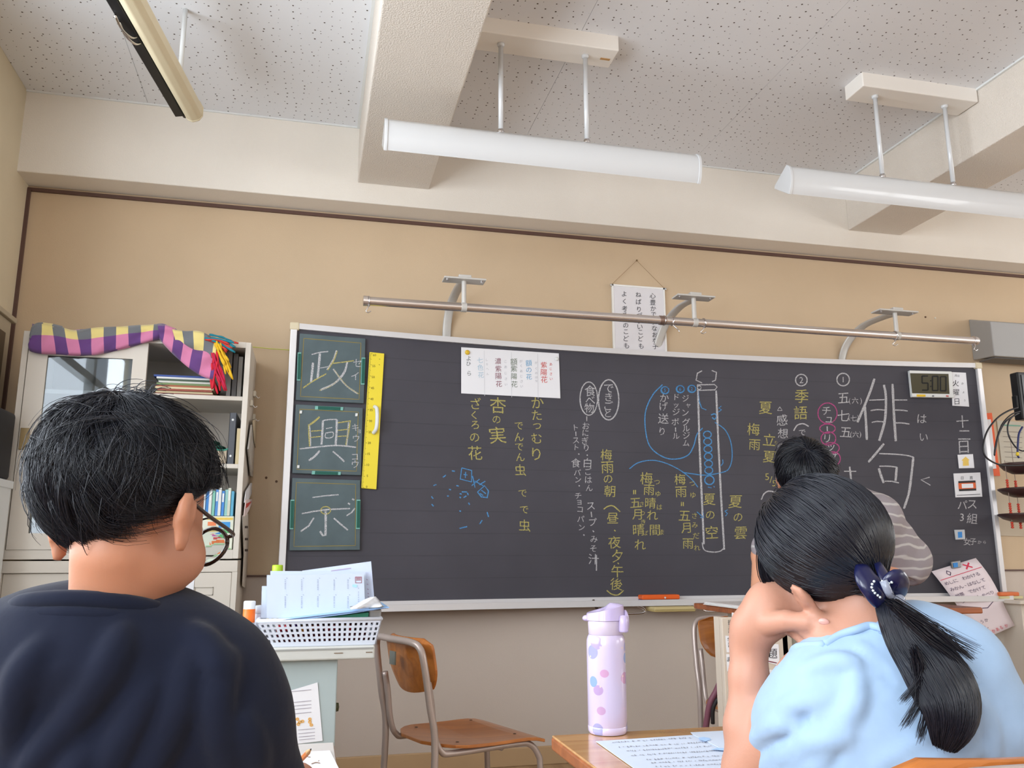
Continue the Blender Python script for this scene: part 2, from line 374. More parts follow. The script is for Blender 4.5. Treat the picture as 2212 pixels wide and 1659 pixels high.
p = pen(); p.chars([(ch,)+c(x, y) for ch, x, y in (('は',1085,615), ('い',1095,716))], 23); p.line([c(1127,932), c(1080,946), c(1131,976)], 2.6)
p.chars([(ch,)+c(x, y) for ch, x, y in (('五',660,502), ('七',658,598), ('五',672,688))], 27)
p.chars([(ch,)+c(x, y) for ch, x, y in (('(',692,520), ('六',722,516), (')',754,520), ('(',690,608), ('七',714,612), (')',738,612), ('(',700,702), ('六',725,700), (')',750,702))], 15)
p.ellipse(*c(657,402), 13.5, 13.5, 2.6); p.ch('1', *c(657,402), 17); p.ellipse(*c(430,405), 12.5, 12.5, 2.4); p.ch('2', *c(430,405), 19)
p.line([c(662,900), c(728,900)], 2.4); p.line([c(692,875), c(696,905), c(700,948)], 4)
p.build('chalk_writing', cw, bb, label='white chalk syllable notes with circled numbers left of the large kanji')
p = pen(); p.chars([(ch,)+c(x, y) for ch, x, y in (('十',1305,630), ('二',1315,703), ('日',1312,768))], 30)
p.chars([(ch,)+c(x, y) for ch, x, y in (('パ',1305,1082), ('ス',1358,1080), ('3',1302,1150), ('組',1358,1156))], 24); p.chars([(ch,)+c(x, y) for ch, x, y in (('女',1330,1282), ('子',1362,1282))], 17); p.chars([(ch,)+c(x, y) for ch, x, y in (('か',1398,1285), ('ら',1425,1285))], 9)
p.build('chalk_writing', cw, bb, label='white chalk date and duty notes at the board right edge')
p = pen(); p.chars([(ch,)+c(x, y) for ch, x, y in (('感',325,622), ('想',330,694))], 25); p.chars([('で',)+c(435,690), ('き',)+c(440,728)], 17)
p.line([c(313,550), c(300,570), c(326,570), c(313,550)], 1.8); p.line([c(298,770), c(318,752), c(352,756)], 2.6, True); p.line([c(388,680), c(408,650), c(440,642), c(470,656)], 2.8, True); p.line([c(212,1054), c(228,1022), c(255,1008), c(298,1016)], 2.8, True)
p.build('chalk_writing', cw, bb, label='white chalk notes just above the teacher')
p = pen(); p.chars([(ch,)+c(x, y) for ch, x, y in (('季',432,492), ('語',426,582))], 30); p.chars([(ch,)+c(x, y) for ch, x, y in (('夏',236,556), ('立',256,728), ('夏',256,822))], 30); p.chars([(ch,)+c(x, y) for ch, x, y in (('梅',170,672), ('雨',176,756))], 28); p.chars([('5',)+c(244,930), ('/',)+c(265,945), ('5',)+c(282,965)], 20); p.chars([('り',)+c(293,745), ('っ',)+c(290,800), ('か',)+c(300,822)], 9)
p.build('chalk_writing', cy, bb, label='yellow chalk season words above the teacher')
p = pen(); p.chars([(ch,)+c(x, y) for ch, x, y in (('チ',566,572), ('ュ',582,620), ('リ',570,722), ('ッ',592,772), ('プ',602,822))], 22); p.line([c(570,656), c(571,682)], 3)
p.build('chalk_writing', cw, bb, label='white chalk katakana inside pink rings')
p = pen()
for x, y, rx, ry in ((572,585,52,56), (572,668,42,25), (577,722,40,36), (592,774,44,30), (602,832,40,38)): p.ellipse(*c(x, y), rx/2.514, ry/2.514, 2.2)
p.build('chalk_rings', cp, bb, label='row of pink chalk rings')
# -- middle of the board
c = crop(1200, 780, 2.963); T = lambda its: [(i[0],)+c(i[1], i[2])+tuple(i[3:]) for i in its]
p = pen(); p.chars(T([('夏',985,885), ('の',990,985,24), ('空',1000,1095)]), 29); p.build('chalk_writing', cy, bb, label='yellow chalk words inside the tall drawn box')
p = pen(); p.chars(T([('夏',1152,900), ('の',1168,1000,22), ('雲',1185,1100)]), 30, slant=.1); p.build('chalk_writing', cy, bb, label='yellow chalk words right of the tall drawn box')
p = pen(); p.chars(T([('梅',797,757), ('雨',803,837), ('五',826,990), ('月',835,1068), ('雨',848,1168)]), 27)
p.line(T([('',808,905)])[0][1:] and [c(806,902), c(806,928)], 2.6); p.line([c(818,902), c(818,928)], 2.6); p.chars(T([('つ',876,785), ('ゆ',880,858), ('さ',890,990), ('み',892,1050), ('だ',900,1118), ('れ',906,1195)]), 15)
p.build('chalk_writing', cy, bb, label='yellow chalk column with small reading kana, left of the tall drawn box')
p = pen(); p.chars(T([('梅',582,750), ('雨',598,825), ('晴',608,908), ('れ',620,985), ('間',636,1082)]), 27); p.chars(T([('つ',650,775), ('ゆ',656,850), ('は',666,935), ('ま',680,1095)]), 14)
p.chars(T([('五',512,907), ('月',522,982), ('晴',532,1080), ('れ',542,1175)]), 27); p.chars(T([('さ',552,915), ('つ',556,975), ('き',562,1030), ('ば',576,1100)]), 13); p.line([c(500,825), c(500,852)], 2.8); p.line([c(512,825), c(512,852)], 2.8)
p.build('chalk_writing', cy, bb, label='two yellow chalk columns in the middle of the board')
p = pen(); p.chars(T([('梅',325,600), ('雨',332,680), ('の',336,755,22), ('朝',347,832), ('昼',366,1005), ('夜',377,1160), ('夕',396,1250), ('午',396,1345), ('後',390,1428)]), 28)
for x, y in ((380,1085), (392,1212), (402,1295)): p.line([c(x-4, y-4), c(x+4, y+4)], 3)
p.line([c(308,948), c(335,930), c(370,928), c(415,965)], 2.6, True); p.line([c(328,1468), c(360,1492), c(400,1496), c(436,1468)], 2.6, True)
p.build('chalk_writing', cy, bb, label='yellow chalk column running down to the tray')
p = pen(); p.chars(T([('食',222,190,26), ('べ',222,250), ('物',216,300), ('で',340,175), ('き',340,230,20), ('ご',340,285), ('と',335,335,20)]), 23)
p.ellipse(*c(213,240), 19, 36, 2.4); p.ellipse(*c(340,248), 22, 43.5, 2.8); p.line([c(200,352), c(200,384)], 2)
p.build('chalk_writing', cw, bb, label='two white chalk words ringed with ovals')
p = pen(); p.chars(T([('お',195,415), ('に',192,460), ('ぎ',190,510), ('り',197,555), ('白',205,652,24), ('ご',210,706), ('は',211,760), ('ん',216,812), ('ス',226,928,21), ('プ',240,1030,20), ('み',246,1140), ('そ',242,1200), ('汁',244,1268,25)]), 17)
p.line([c(228,965), c(232,998)], 2.6); p.line([c(262,1240), c(262,1342)], 2.6); p.line([c(200,600), c(206,604)], 3); p.line([c(238,1085), c(246,1093)], 3)
p.build('chalk_writing', cw, bb, label='white chalk food list, first column')
p = pen(); p.chars(T([('ト',130,425), ('ス',130,508), ('ト',135,552), ('食',130,652,22), ('パ',140,712), ('ン',145,760), ('チ',145,862), ('ョ',152,905), ('コ',157,950), ('パ',162,1010), ('ン',168,1065)]), 16)
p.line([c(130,452), c(131,480)], 2.4); p.line([c(146,592), c(152,598)], 3); p.line([c(148,796), c(155,800)], 3); p.line([c(178,1110), c(185,1116)], 3)
p.build('chalk_writing', cw, bb, label='white chalk food list, second column')
p = pen(); p.chars(T([('ジ',833,238), ('ャ',850,285,13), ('ン',832,330), ('グ',836,390), ('ル',836,432), ('ジ',838,475), ('ム',836,525), ('ド',775,230), ('ッ',772,285,14), ('ジ',772,325), ('ボ',767,388), ('ル',772,480), ('か',697,235,20), ('げ',692,290,20), ('送',690,368,25), ('り',682,450,20)]), 17); p.line([c(768,425), c(769,452)], 2.6)
p.build('chalk_writing', cw, bb, label='three short white chalk columns under blue circled numbers')
p = pen(); p.line([c(938,62), c(908,78), c(900,122), c(938,140)], 2.8); p.line([c(1000,60), c(1030,72), c(1024,122), c(1002,132)], 2.8)
p.line([c(908,152), c(1018,150), c(1034,166), c(1020,184), c(908,188), c(908,152)], 2.4); p.ellipse(*c(920,170), 4, 4, 1.6)
p.line([c(912,190), c(920,500), c(935,850), c(950,1172)], 4.2); p.line([c(1028,188), c(1042,520), c(1060,880), c(1080,1208)], 4.2); p.line([c(938,1160), c(952,1208), c(1000,1222), c(1050,1218), c(1075,1200)], 2.4, True)
p.build('chalk_drawing', cw, bb, label='tall narrow box drawn in white chalk with brackets above')
p = pen(); p.line([c(685,150), c(620,220), c(575,330), c(580,470), c(615,560), c(700,618), c(780,626), c(850,600), c(885,540), c(905,470), c(942,428)], 2.4, True)
p.line([c(472,690), c(530,650), c(620,635), c(710,655), c(800,700), c(870,755), c(912,808)], 2.2, True); p.line([c(1020,392), c(1085,440), c(1122,520), c(1130,620), c(1108,690), c(1060,714), c(960,730), c(880,722), c(812,712)], 2.2, True)
p.line([c(995,345), c(1018,338), c(1030,352), c(1018,372), c(1002,360)], 2.6, True)
for y in (470, 515, 563, 610, 657, 700): p.ellipse(*c(972+(y-470)*.04, y), 8.5, 7.2, 2.4)
p.ellipse(*c(985,762), 10, 9.5, 2.8)
for s_ in ([(914,190),(918,250),(935,300),(965,313)], [(1062,288),(1045,300),(1062,312),(1042,326)], [(1070,630),(1072,652),(1058,672)], [(1102,952),(1084,960),(1100,975),(1088,992)], [(905,965),(945,1000)], [(944,962),(948,1002),(925,1002)], [(975,806),(1000,812)], [(1012,800),(1018,808)]): p.line([c(*q) for q in s_], 2.2)
for x, y, t in ((700,187,'5'), (798,180,'6'), (872,178,'2')): p.ellipse(*c(x, y), 8.6, 7.8, 2.2); p.ellipse(*c(x+2, y-2), 7.4, 7.2, 1.5); p.ch(t, *c(x, y), 10)
p.build('chalk_drawing', cb, bb, label='blue chalk curves, loops and circled numbers around the tall box')
# -- left of the middle
c = crop(600, 700, 2.592)
p = pen(); p.chars(T([('ざ',1110,445,26), ('く',1098,510,20), ('ろ',1105,565,22), ('の',1102,635,24), ('花',1105,722,32)]), 26, slant=-.08); p.build('chalk_writing', cy, bb, label='yellow chalk column left, under the white paper strip')
p = pen(); p.chars(T([('杏',1233,455,36), ('の',1225,535,22), ('実',1230,622,38)]), 30, slant=-.08); p.build('chalk_writing', cy, bb, label='short yellow chalk column under the middle of the white paper strip')
p = pen(); p.chars(T([('で',1350,570,20), ('ん',1350,632,22), ('で',1352,688,20), ('ん',1358,745,22), ('虫',1358,818,27), ('で',1372,948,20), ('で',1380,1040,22), ('虫',1382,1128,29)]), 22, slant=-.08); p.build('chalk_writing', cy, bb, label='long yellow chalk column reaching furthest down')
p = pen(); p.chars(T([('か',1455,440,28), ('た',1450,510,24), ('つ',1452,572,22), ('む',1450,640,26), ('り',1448,728,30)]), 24, slant=-.08); p.build('chalk_writing', cy, bb, label='yellow chalk column under the right end of the white paper strip')
p = pen()
for s_ in ([(1030,805),(1022,868),(1085,884),(1086,820),(1030,805)], [(1040,842),(1062,846)], [(1052,828),(1050,862)], [(1090,850),(1105,915)], [(1086,905),(1130,868)], [(1102,878),(1150,905)], [(1128,900),(1162,880)], [(1118,940),(1158,905),(1180,935),(1172,975)], [(1118,940),(1140,968),(1176,972)], [(1132,948),(1150,960)], [(1140,930),(1165,950)]): p.line([c(*q) for q in s_], 2.6)
for x0, y0, x1, y1 in ((975,822,992,824), (925,858,942,846), (872,905,888,898), (860,965,870,978), (862,1008,872,1020), (1172,1052,1180,1080), (1130,1120,1145,1098), (1018,1144,1060,1134), (1068,1000,1074,1012), (1016,1046,1026,1048), (1000,904,1014,908), (958,926,970,928), (948,962,958,964), (1018,968,1026,974), (1030,940,1060,940), (1040,972,1056,962), (1062,945,1066,958), (1018,950,1030,952)): p.line([c(x0, y0), c(x1, y1)], 3)
p.build('chalk_drawing', cb, bb, label='blue chalk marks and dashes set around a circle')

# ================================================================== THINGS ON THE BOARD
def card(name, quad, surf_off, thick, m, label, cat, group=None, parent=None, bevel=0, curvedsurf=True):
    """flat piece whose four corners lie on the board; returns root and its front plane function"""
    f = board(surf_off); P = [f(*q) for q in quad]
    n = np.cross(P[1]-P[0], P[3]-P[0]); n /= np.linalg.norm(n)
    if n[1] > 0: n = -n
    P2 = [p_-n*0 for p_ in P]
    ctr = sum(P)/4; P = [p_-n*np.dot(p_-ctr, n) for p_ in P]
    if parent is None:
        t = thing(name, label, cat, ctr, group)
    else: t = parent
    return t, P, n, ctr, thick
# three small kanji practice boards
c = crop(600, 700, 3.072); TT = lambda its: [(i[0],)+c(i[1], i[2])+tuple(i[3:]) for i in its]
m_kb = mat('kanji_board_green', (84, 98, 102), .6, var=.12, vscale=9); m_clip = mat('teal_clip', (22, 88, 76), .45); m_clipe = mat('pale_teal_edge', (122, 178, 168), .5)
m_yl = mat('thin_ochre_line', (150, 132, 62), .8)
KB = [([(145,65),(580,100),(568,530),(118,508)], 'a', 'small green magnetic board with the first kanji, topmost of the three'),
      ([(118,535),(562,558),(550,1006),(95,992)], 'b', 'small green magnetic board with the second kanji, middle of the three'),
      ([(95,1022),(545,1037),(543,1500),(75,1504)], 'c', 'small green magnetic board with the third kanji, lowest of the three')]
for quad, k, lab in KB:
    t, P, n, ctr, th = card('kanji_board', [c(*q) for q in quad], .004, .012, m_kb, lab, 'board', 'kanji practice boards on the blackboard')
    MB().prism(P, n*.012).build('panel', m_kb, t, bevel=.003)
    sf = onplane(ctr+n*.0130, n); sf2 = onplane(ctr+n*.0134, n)
    p = Pen(sf); q = quad; ins = [(q[0][0]+28, q[0][1]+30), (q[1][0]-28, q[1][1]+26), (q[2][0]-28, q[2][1]-30), (q[3][0]+32, q[3][1]-28)]
    p.line([c(*v) for v in ins], 1.2, closed=True); p.build('guide_line', m_yl, t)
    clips = {'a': [[(132,190),(155,190),(150,376),(126,376)], [(556,224),(580,224),(574,402),(550,402)]], 'b': [[(248,545),(434,552),(432,574),(246,568)], [(228,975),(418,982),(416,1002),(224,998)]], 'c': [[(84,1166),(110,1166),(102,1362),(78,1362)], [(522,1166),(548,1166),(544,1360),(518,1360)]]}[k]
    for cq in clips:
        MB().prism([sf(*c(*v)) for v in cq], n*.004).build('clip', m_clipe, t)
        cx = sum(v[0] for v in cq)/4; cyy = sum(v[1] for v in cq)/4
        MB().prism([sf(*c(cx+(v[0]-cx)*.8+1, cyy+(v[1]-cyy)*.92)) for v in cq], n*.005).build('clip_face', m_clip, t)
    W_, Y_ = Pen(sf2), Pen(sf2); LL = lambda a: [c(*v) for v in a]
    if k == 'a':
        for s_, w in (([(225,202),(280,188),(335,182)],2.4), ([(280,194),(272,280),(264,362)],5), ([(280,292),(340,282)],2.2), ([(234,256),(228,320),(220,386)],5), ([(390,175),(366,240),(326,304)],3), ([(462,252),(440,322),(378,392),(284,438)],4.4), ([(368,298),(448,402),(530,462)],3.4)): W_.line(LL(s_), w, True)
        for s_, w in (([(168,424),(240,375),(322,330)],2.8), ([(394,178),(370,243),(330,306)],3.4), ([(368,261),(440,252),(506,243)],2.4), ([(276,441),(350,412),(400,372)],2.2), ([(374,304),(456,408),(536,463)],2.6)): Y_.line(LL(s_), w, True)
        W_.chars(TT([('セ',528,258), ('イ',512,345)]), 22)
    elif k == 'b':
        for s_, w in (([(300,640),(296,720),(290,800)],4.6), ([(300,640),(345,634),(392,633)],2.4), ([(392,633),(390,720),(384,802)],4.6), ([(320,694),(362,686)],2.2), ([(316,724),(366,718),(362,750),(318,754),(316,724)],2.2), ([(145,828),(340,808),(430,808),(520,818)],3), ([(278,840),(245,878),(206,905)],4.2), ([(366,845),(405,878),(442,913)],3.4)): W_.line(LL(s_), w, True)
        W_.line(LL([(210,665),(216,740),(218,810)]), 3); W_.line(LL([(470,652),(458,805)]), 3)
        for s_, w in (([(278,616),(245,645),(208,672)],4.2), ([(205,665),(208,740),(212,812)],3.4), ([(222,711),(290,706)],2.6), ([(215,753),(290,745)],2.6), ([(400,655),(482,643),(468,720),(452,806)],3.6), ([(400,706),(466,698)],2.6), ([(398,746),(460,742)],2.6)): Y_.line(LL(s_), w)
        W_.chars(TT([('キ',515,686,19), ('ョ',538,712,13), ('ウ',520,758,19), ('コ',512,882,18), ('ウ',514,930,19)]), 19)
        for x, y in ((153,584), (522,602), (136,946)):
            MB().prism([sf(*c(x+a, y+b)) for a, b in ((-7,-9), (8,-9), (6,10), (-9,10))], n*.004).build('magnet', m_white, t)
    else:
        for s_, w in (([(230,1151),(310,1140),(404,1132)],2.6), ([(160,1258),(240,1243),(340,1230),(480,1224)],3), ([(318,1240),(318,1330),(316,1402),(300,1404),(280,1374)],5), ([(240,1285),(205,1340),(152,1376)],3.6), ([(372,1288),(420,1330),(466,1368)],3.6), ([(512,1222),(490,1250),(456,1272)],3), ([(466,1188),(480,1197)],4), ([(494,1160),(508,1168)],4)): W_.line(LL(s_), w)
        Y_.ellipse(*c(318,1236), 10.5, 8, 2.4)
    W_.build('chalk_kanji', cw, t); Y_.build('chalk_stroke', cy, t)
# yellow ruler
t, P, n, ctr, th = card('board_ruler', [c(*q) for q in ((608,188),(705,198),(652,1098),(553,1090))], .004, .01, None, 'long yellow blackboard ruler with a white handle, beside the small green boards', 'ruler')
m_ry = mat('ruler_yellow', (236, 214, 60), .45); MB().prism(P, n*.009).build('ruler_body', m_ry, t, bevel=.002)
sf = onplane(ctr+n*.0096, n); p = Pen(sf)
for i in range(121):
    f = i/120; x = 612+(557-612)*f; y = 196+(1084-196)*f; w = 17 if i % 10 == 0 else 12 if i % 5 == 0 else 8
    p.line([c(x, y), c(x+w, y+1)], .8)
for i in range(13):
    f = i/12; p.ch(str((12-i)*5), *c(642+(590-642)*f, 206+(1080-206)*f), 7, rot=0)
p.line([c(672,232), c(680,234)], 1); p.line([c(670,268), c(678,272)], 1)
p.build('scale_marks', mat('ruler_black', (60, 54, 20), .7), t)
hp = [sf(*c(642,548))+n*.001, sf(*c(651,570))+n*.022, sf(*c(652,640))+n*.026, sf(*c(646,700))+n*.022, sf(*c(634,724))+n*.001]
MB().tube(smoothpath(hp, 6), .0085, 12).build('handle', m_white, t, smooth=True)
# white paper strip of hydrangea words
c2 = crop(760, 540, 2.989)
t, P, n, ctr, th = card('word_paper', [c2(*q) for q in ((706,628),(1336,668),(1346,958),(706,926))], .004, .001, None, 'wide white paper with coloured kanji pinned at the top of the board', 'paper')
m_paper = mat('white_paper', (232, 231, 234), .85); MB().prism(P, n*.0012).build('sheet', m_paper, t)
sf = onplane(ctr+n*.0020, n)
def pens(items, size, m, parent, name='printed_text', **k):
    q = Pen(sf); q.chars([(i[0],)+c2(i[1], i[2])+tuple(i[3:]) for i in items], size, **k); return q.build(name, m, parent)
ink = lambda nm, col: mat('ink_'+nm, col, .9)
pens([('紫',1240,742), ('陽',1240,790), ('花',1242,836)], 15, ink('red', (206, 74, 66)), t)
pens([('あ',1285,738), ('じ',1285,768), ('さ',1286,800), ('い',1287,832)], 7, ink('red', (206, 74, 66)), t)
pens([('額',1142,730), ('の',1143,775), ('花',1144,818)], 14, ink('blue', (110, 168, 206)), t)
pens([('が',1190,728), ('く',1190,765), ('の',1191,795), ('は',1192,822), ('な',1192,845)], 6, ink('grey', (178, 178, 184)), t)
pens([('額',1046,722), ('紫',1047,766), ('陽',1048,816), ('花',1050,866)], 15, ink('green', (112, 124, 106)), t)
pens([('が',1092,718), ('く',1093,748), ('あ',1094,782), ('じ',1095,815), ('さ',1096,848), ('い',1097,880)], 7, ink('grey', (178, 178, 184)), t)
pens([('濃',944,718), ('紫',946,766), ('陽',947,814), ('花',950,864)], 15, ink('plum', (140, 84, 98)), t)
pens([('こ',992,720), ('あ',993,755), ('じ',994,795), ('さ',995,832), ('い',996,868)], 7, ink('grey', (178, 178, 184)), t)
pens([('七',828,712), ('色',830,758), ('花',834,806)], 14, ink('pale_blue', (172, 196, 212)), t)
pens([('し',872,710), ('ち',873,738), ('へ',875,768), ('ん',877,800)], 6, ink('grey', (178, 178, 184)), t)
pens([('よ',755,700), ('ひ',754,735), ('ら',758,796)], 12, ink('dark_grey', (104, 108, 110)), t)
q = Pen(onplane(ctr+n*.0018, n))
for x in (855, 1030, 1200): q.line([c2(x, 640+(x-706)*.06), c2(x+3, 935+(x-706)*.05)], 1)
q.build('fold_line', mat('paper_fold', (208, 208, 212), .9), t)
pm = sf(*c2(745,662)); mg = thing('magnet', 'round yellow magnet holding the left corner of the white paper strip', 'magnet', pm)
MB().lathe(pm, [(.001, 0), (.011, 0), (.012, .004), (.009, .009), (.001, .010)], 20, n).build('magnet_body', mat('magnet_yellow', (226, 186, 50), .35), mg, smooth=True)
pm = sf(*c2(1322,704)); mg = thing('magnet', 'small white magnet holding the right corner of the white paper strip', 'magnet', pm)
MB().lathe(pm, [(.001, 0), (.009, 0), (.010, .004), (.007, .007), (.001, .008)], 20, n).build('magnet_body', m_white, mg, smooth=True)
# digital timer clock
c3 = crop(1900, 780, 2.676)
t, P, n, ctr, th = card('digital_timer', [c3(*q) for q in ((160,58),(404,64),(416,216),(176,212))], .004, .02, None, 'white framed digital timer with a dark display reading 5:00', 'clock')
MB().prism(P, n*.022).build('case', m_white, t, bevel=.004)
sf = onplane(ctr+n*.0226, n)
MB().prism([sf(*c3(*q)) for q in ((176,70),(398,74),(404,190),(188,186))], n*.0008).build('display', mat('lcd_olive', (72, 67, 46), .6), t)
sd = onplane(ctr+n*.0244, n); p = Pen(sd)
SEG = {'5': 'afgcd', '0': 'abcdef', ':': ':'}
def seg(p, ch, x, y, w, h, f):
    pts = {'a': ((0,0),(1,0)), 'b': ((1,0),(1,.5)), 'c': ((1,.5),(1,1)), 'd': ((0,1),(1,1)), 'e': ((0,.5),(0,1)), 'f': ((0,0),(0,.5)), 'g': ((0,.5),(1,.5))}
    for s in SEG[ch]:
        if s == ':':
            for yy in (.3, .7): p.line([f(x+.2*w, y+yy*h), f(x+.2*w+4, y+yy*h+6)], 3.4)
        else:
            (a, b), (d, e) = pts[s]; p.line([f(x+a*w, y+b*h), f(x+d*w, y+e*h)], 3.6)
seg(p, '5', 246, 86, 34, 82, c3); seg(p, ':', 290, 86, 20, 82, c3); seg(p, '0', 306, 88, 32, 82, c3); seg(p, '0', 352, 90, 32, 82, c3)
p.build('display_digits', mat('lcd_dark', (10, 10, 8), .6), t)
MB().prism([sf(*c3(*q)) for q in ((214,193),(264,194),(265,206),(215,206))], n*.002).build('button', mat('button_yellow', (232, 190, 40), .4), t)
MB().prism([sf(*c3(*q)) for q in ((304,198),(314,198),(314,206),(304,206))], n*.002).build('button', mat('button_grey', (120, 120, 126), .4), t)
MB().prism([sf(*c3(*q)) for q in ((384,198),(398,199),(398,207),(384,206))], n*.002).build('button', mat('button_red', (196, 96, 92), .4), t)
def simplecard(name, quad, label, m, thick=.003, cf=c3):
    t, P, n, ctr, th = card(name, [cf(*q) for q in quad], .003, thick, None, label, 'card')
    MB().prism(P, n*thick).build('card_sheet', m, t); return t, n, onplane(ctr+n*(thick+.0007), n), onplane(ctr+n*(thick+.0014), n)
t, n, s1, s2 = simplecard('weekday_card', ((412,64),(497,68),(516,264),(420,258)), 'narrow white card with the weekday in kanji beside the timer', m_paper)
p = Pen(s1); p.chars([(ch,)+c3(x, y) for ch, x, y in (('火',440,128), ('曜',443,180), ('日',447,234))], 15); p.chars([(ch,)+c3(x, y) for ch, x, y in (('月',440,84), ('日',456,86), ('か',480,130), ('よ',485,180), ('う',492,228))], 5.5); p.build('printed_text', mat('ink_black', (62, 60, 66), .9), t)
t, n, s1, s2 = simplecard('sun_card', ((450,542),(538,538),(546,618),(458,620)), 'small white card with an ochre house shape on the blackboard', m_paper)
MB().prism([s1(*c3(*q)) for q in ((497,552),(520,572),(514,574),(516,604),(482,606),(482,576),(474,574))], n*.0006).build('printed_house', mat('ochre_print', (232, 196, 100), .8), t)
t, n, s1, s2 = simplecard('duty_card', ((426,650),(580,644),(592,784),(438,788)), 'white day-duty card with a black and orange name plate', m_paper)
p = Pen(s1); p.ch('日', *c3(478,676), 8); p.ch('直', *c3(530,674), 8); p.line([c3(446,776), c3(582,770)], 1.2); p.build('printed_text', mat('ink_black', (62, 60, 66), .9), t)
MB().prism([s1(*c3(*q)) for q in ((455,694),(553,690),(558,748),(460,752))], n*.002).build('name_plate', mat('plate_black', (34, 28, 30), .5), t)
s3 = onplane(np.array(t.location)+n*.0062, n)
MB().prism([s3(*c3(*q)) for q in ((455,706),(554,702),(557,736),(458,740))], n*.0006).build('orange_band', mat('band_orange', (226, 104, 56), .6), t)
s4 = onplane(np.array(t.location)+n*.0072, n)
MB().prism([s4(*c3(*q)) for q in ((474,710),(540,708),(542,732),(476,735))], n*.0006).build('name_label', m_paper, t)
t, n, s1, s2 = simplecard('blue_magnet_card', ((430,976),(488,974),(492,1030),(438,1032)), 'tiny white and blue magnet tag low on the right of the board', mat('tag_white', (196, 200, 204), .5), .005)
MB().prism([s1(*c3(*q)) for q in ((452,988),(476,986),(478,1020),(454,1022))], n*.001).build('blue_centre', mat('tag_blue', (60, 140, 214), .5), t)
# orange felt eraser on the tray, and the pale one at the tray's right end
def tray_pt(px, py, off=.04): return board(off)(px, py)
p0 = tray_pt(1382, 1281); p1 = tray_pt(1463, 1279); xe = (p0[0]+p1[0])/2; ye = ybd(xe)-.042; ze = ZB0-.020
er = thing('board_eraser', 'orange-backed blackboard eraser lying on the tray below the yellow writing', 'eraser', (xe, ye, ze))
hw = abs(p1[0]-p0[0])/2
box('felt', (xe-hw, ye-.026, ze), (xe+hw, ye+.026, ze+.014), mat('felt_purple', (112, 96, 150), .95), er)
box('back', (xe-hw, ye-.028, ze+.014), (xe+hw, ye+.028, ze+.036), mat('eraser_orange', (224, 96, 34), .5), er, bevel=.006, segs=3)
MB().lathe((xe+.02, ye-.0281, ze+.022), [(.0001, 0), (.005, 0), (.004, .003), (.0001, .0035)], 12, (0, -1, 0)).build('rivet', m_al, er)
er2 = thing('board_eraser', 'orange eraser at the far right end of the tray', 'eraser', (3.56, ybd(3.56)-.05, ze))
box('felt', (3.52, -.245, ze), (3.66, -.195, ze+.012), mat('felt_cream', (206, 196, 150), .95), er2); box('back', (3.52, -.247, ze+.012), (3.64, -.193, ze+.032), mat('eraser_orange2', (216, 112, 60), .5), er2, bevel=.005)
# note on a magnet clip at the lower right
nf = crop(1900, 780, 2.676)
t = thing('clipped_note', 'long tilted white note with handwriting and a red cross, clipped to the board', 'paper', board(.02)(*nf(480,1250)))
P = [board(.012)(*nf(*q)) for q in ((300,1216),(556,1138))]+[board(.10)(*nf(*q)) for q in ((796,1530),(600,1608))]
rows = 10; nb = MB(); nb.raw = True; SURF = []
def note(u, v):
    a = P[0]*(1-u)+P[1]*u; b = P[3]*(1-u)+P[2]*u; q = a*(1-v)+b*v
    wob = CR*(.022*math.sin(PI*v)*(0.4-v)) + np.array([0, -.018*math.sin(PI*v*1.3)*u, 0]); return q+wob
for i in range(rows+1):
    for j in range(7): nb.v.append(tuple(note(j/6, i/rows)))
nb.f = [(i*7+j, i*7+j+1, (i+1)*7+j+1, (i+1)*7+j) for i in range(rows) for j in range(6)]
nb.build('sheet', mat('note_paper', (236, 222, 226), .85), t, smooth=True, solid=.0006)
class NotePen(Pen):
    def pt(s, x, y): return note(x, y)-CF*.0022
def nchars(items, sz, m):
    mb = MB(); mb.raw = True
    for ch, u, v, s_ in items:
        V, F = glyph(ch)
        if len(V): mb.add([note(u+g[0]*s_, v-g[1]*s_*.52)-CF*.0022 for g in V], F)
    mb.build('handwriting', m, t, kind='stuff')
def nline(pts, w, m, name='pen_line'):
    mb = MB(); mb.raw = True
    for a, b in zip(pts[:-1], pts[1:]):
        a = np.array(a); b = np.array(b); d = b-a; nn = np.array([-d[1], d[0]]); nn = nn/np.linalg.norm(nn)*w/2; k = 5
        vs = []
        for i in range(k+1):
            q = a+d*i/k; vs += [note(*(q+nn))-CF*.002, note(*(q-nn))-CF*.002]
        mb.add(vs, [(2*i, 2*i+1, 2*i+3, 2*i+2) for i in range(k)])
    mb.build(name, m, t)
blk = mat('note_ink', (84, 64, 92), .9); redk = mat('note_red', (214, 66, 92), .9)
lines = ['めしに わかける', 'みかん、はなして', '世帯 でかけて', 'つて （しゃべり']
yv = .2
its = []
for li, s_ in enumerate(lines):
    for i, ch in enumerate(s_): its.append((ch, .1+.1*i+.02*li, yv+li*.095, .11))
its += [('と', .1, .75, .1), ('い', .1, .82, .1), ('う', .28, .80, .1), ('か', .4, .8, .1), ('な', .1, .89, .1), ('し', .3, .88, .1)]
nchars(its, .1, blk)
nchars([('な',.15,.955,.1), ('に',.27,.955,.1), ('か',.39,.955,.1), ('あ',.51,.955,.1), ('る',.63,.955,.1), ('か',.78,.955,.1)], .1, redk)
nline([(.66,.03), (.8,.1)], .022, redk); nline([(.8,.03), (.66,.1)], .022, redk); nline([(.03,.14), (.97,.13)], .008, redk)
nline([(.28,.045), (.24,.08), (.28,.115), (.33,.08), (.28,.045)], .012, blk); nline([(.5,.5), (.75,.52), (.8,.6), (.6,.66), (.4,.63)], .01, blk)
cl = board(.02)(*nf(430,1180)); ct = thing('magnet_clip', 'silver magnet clip with a blue centre holding the tilted note', 'clip', cl)
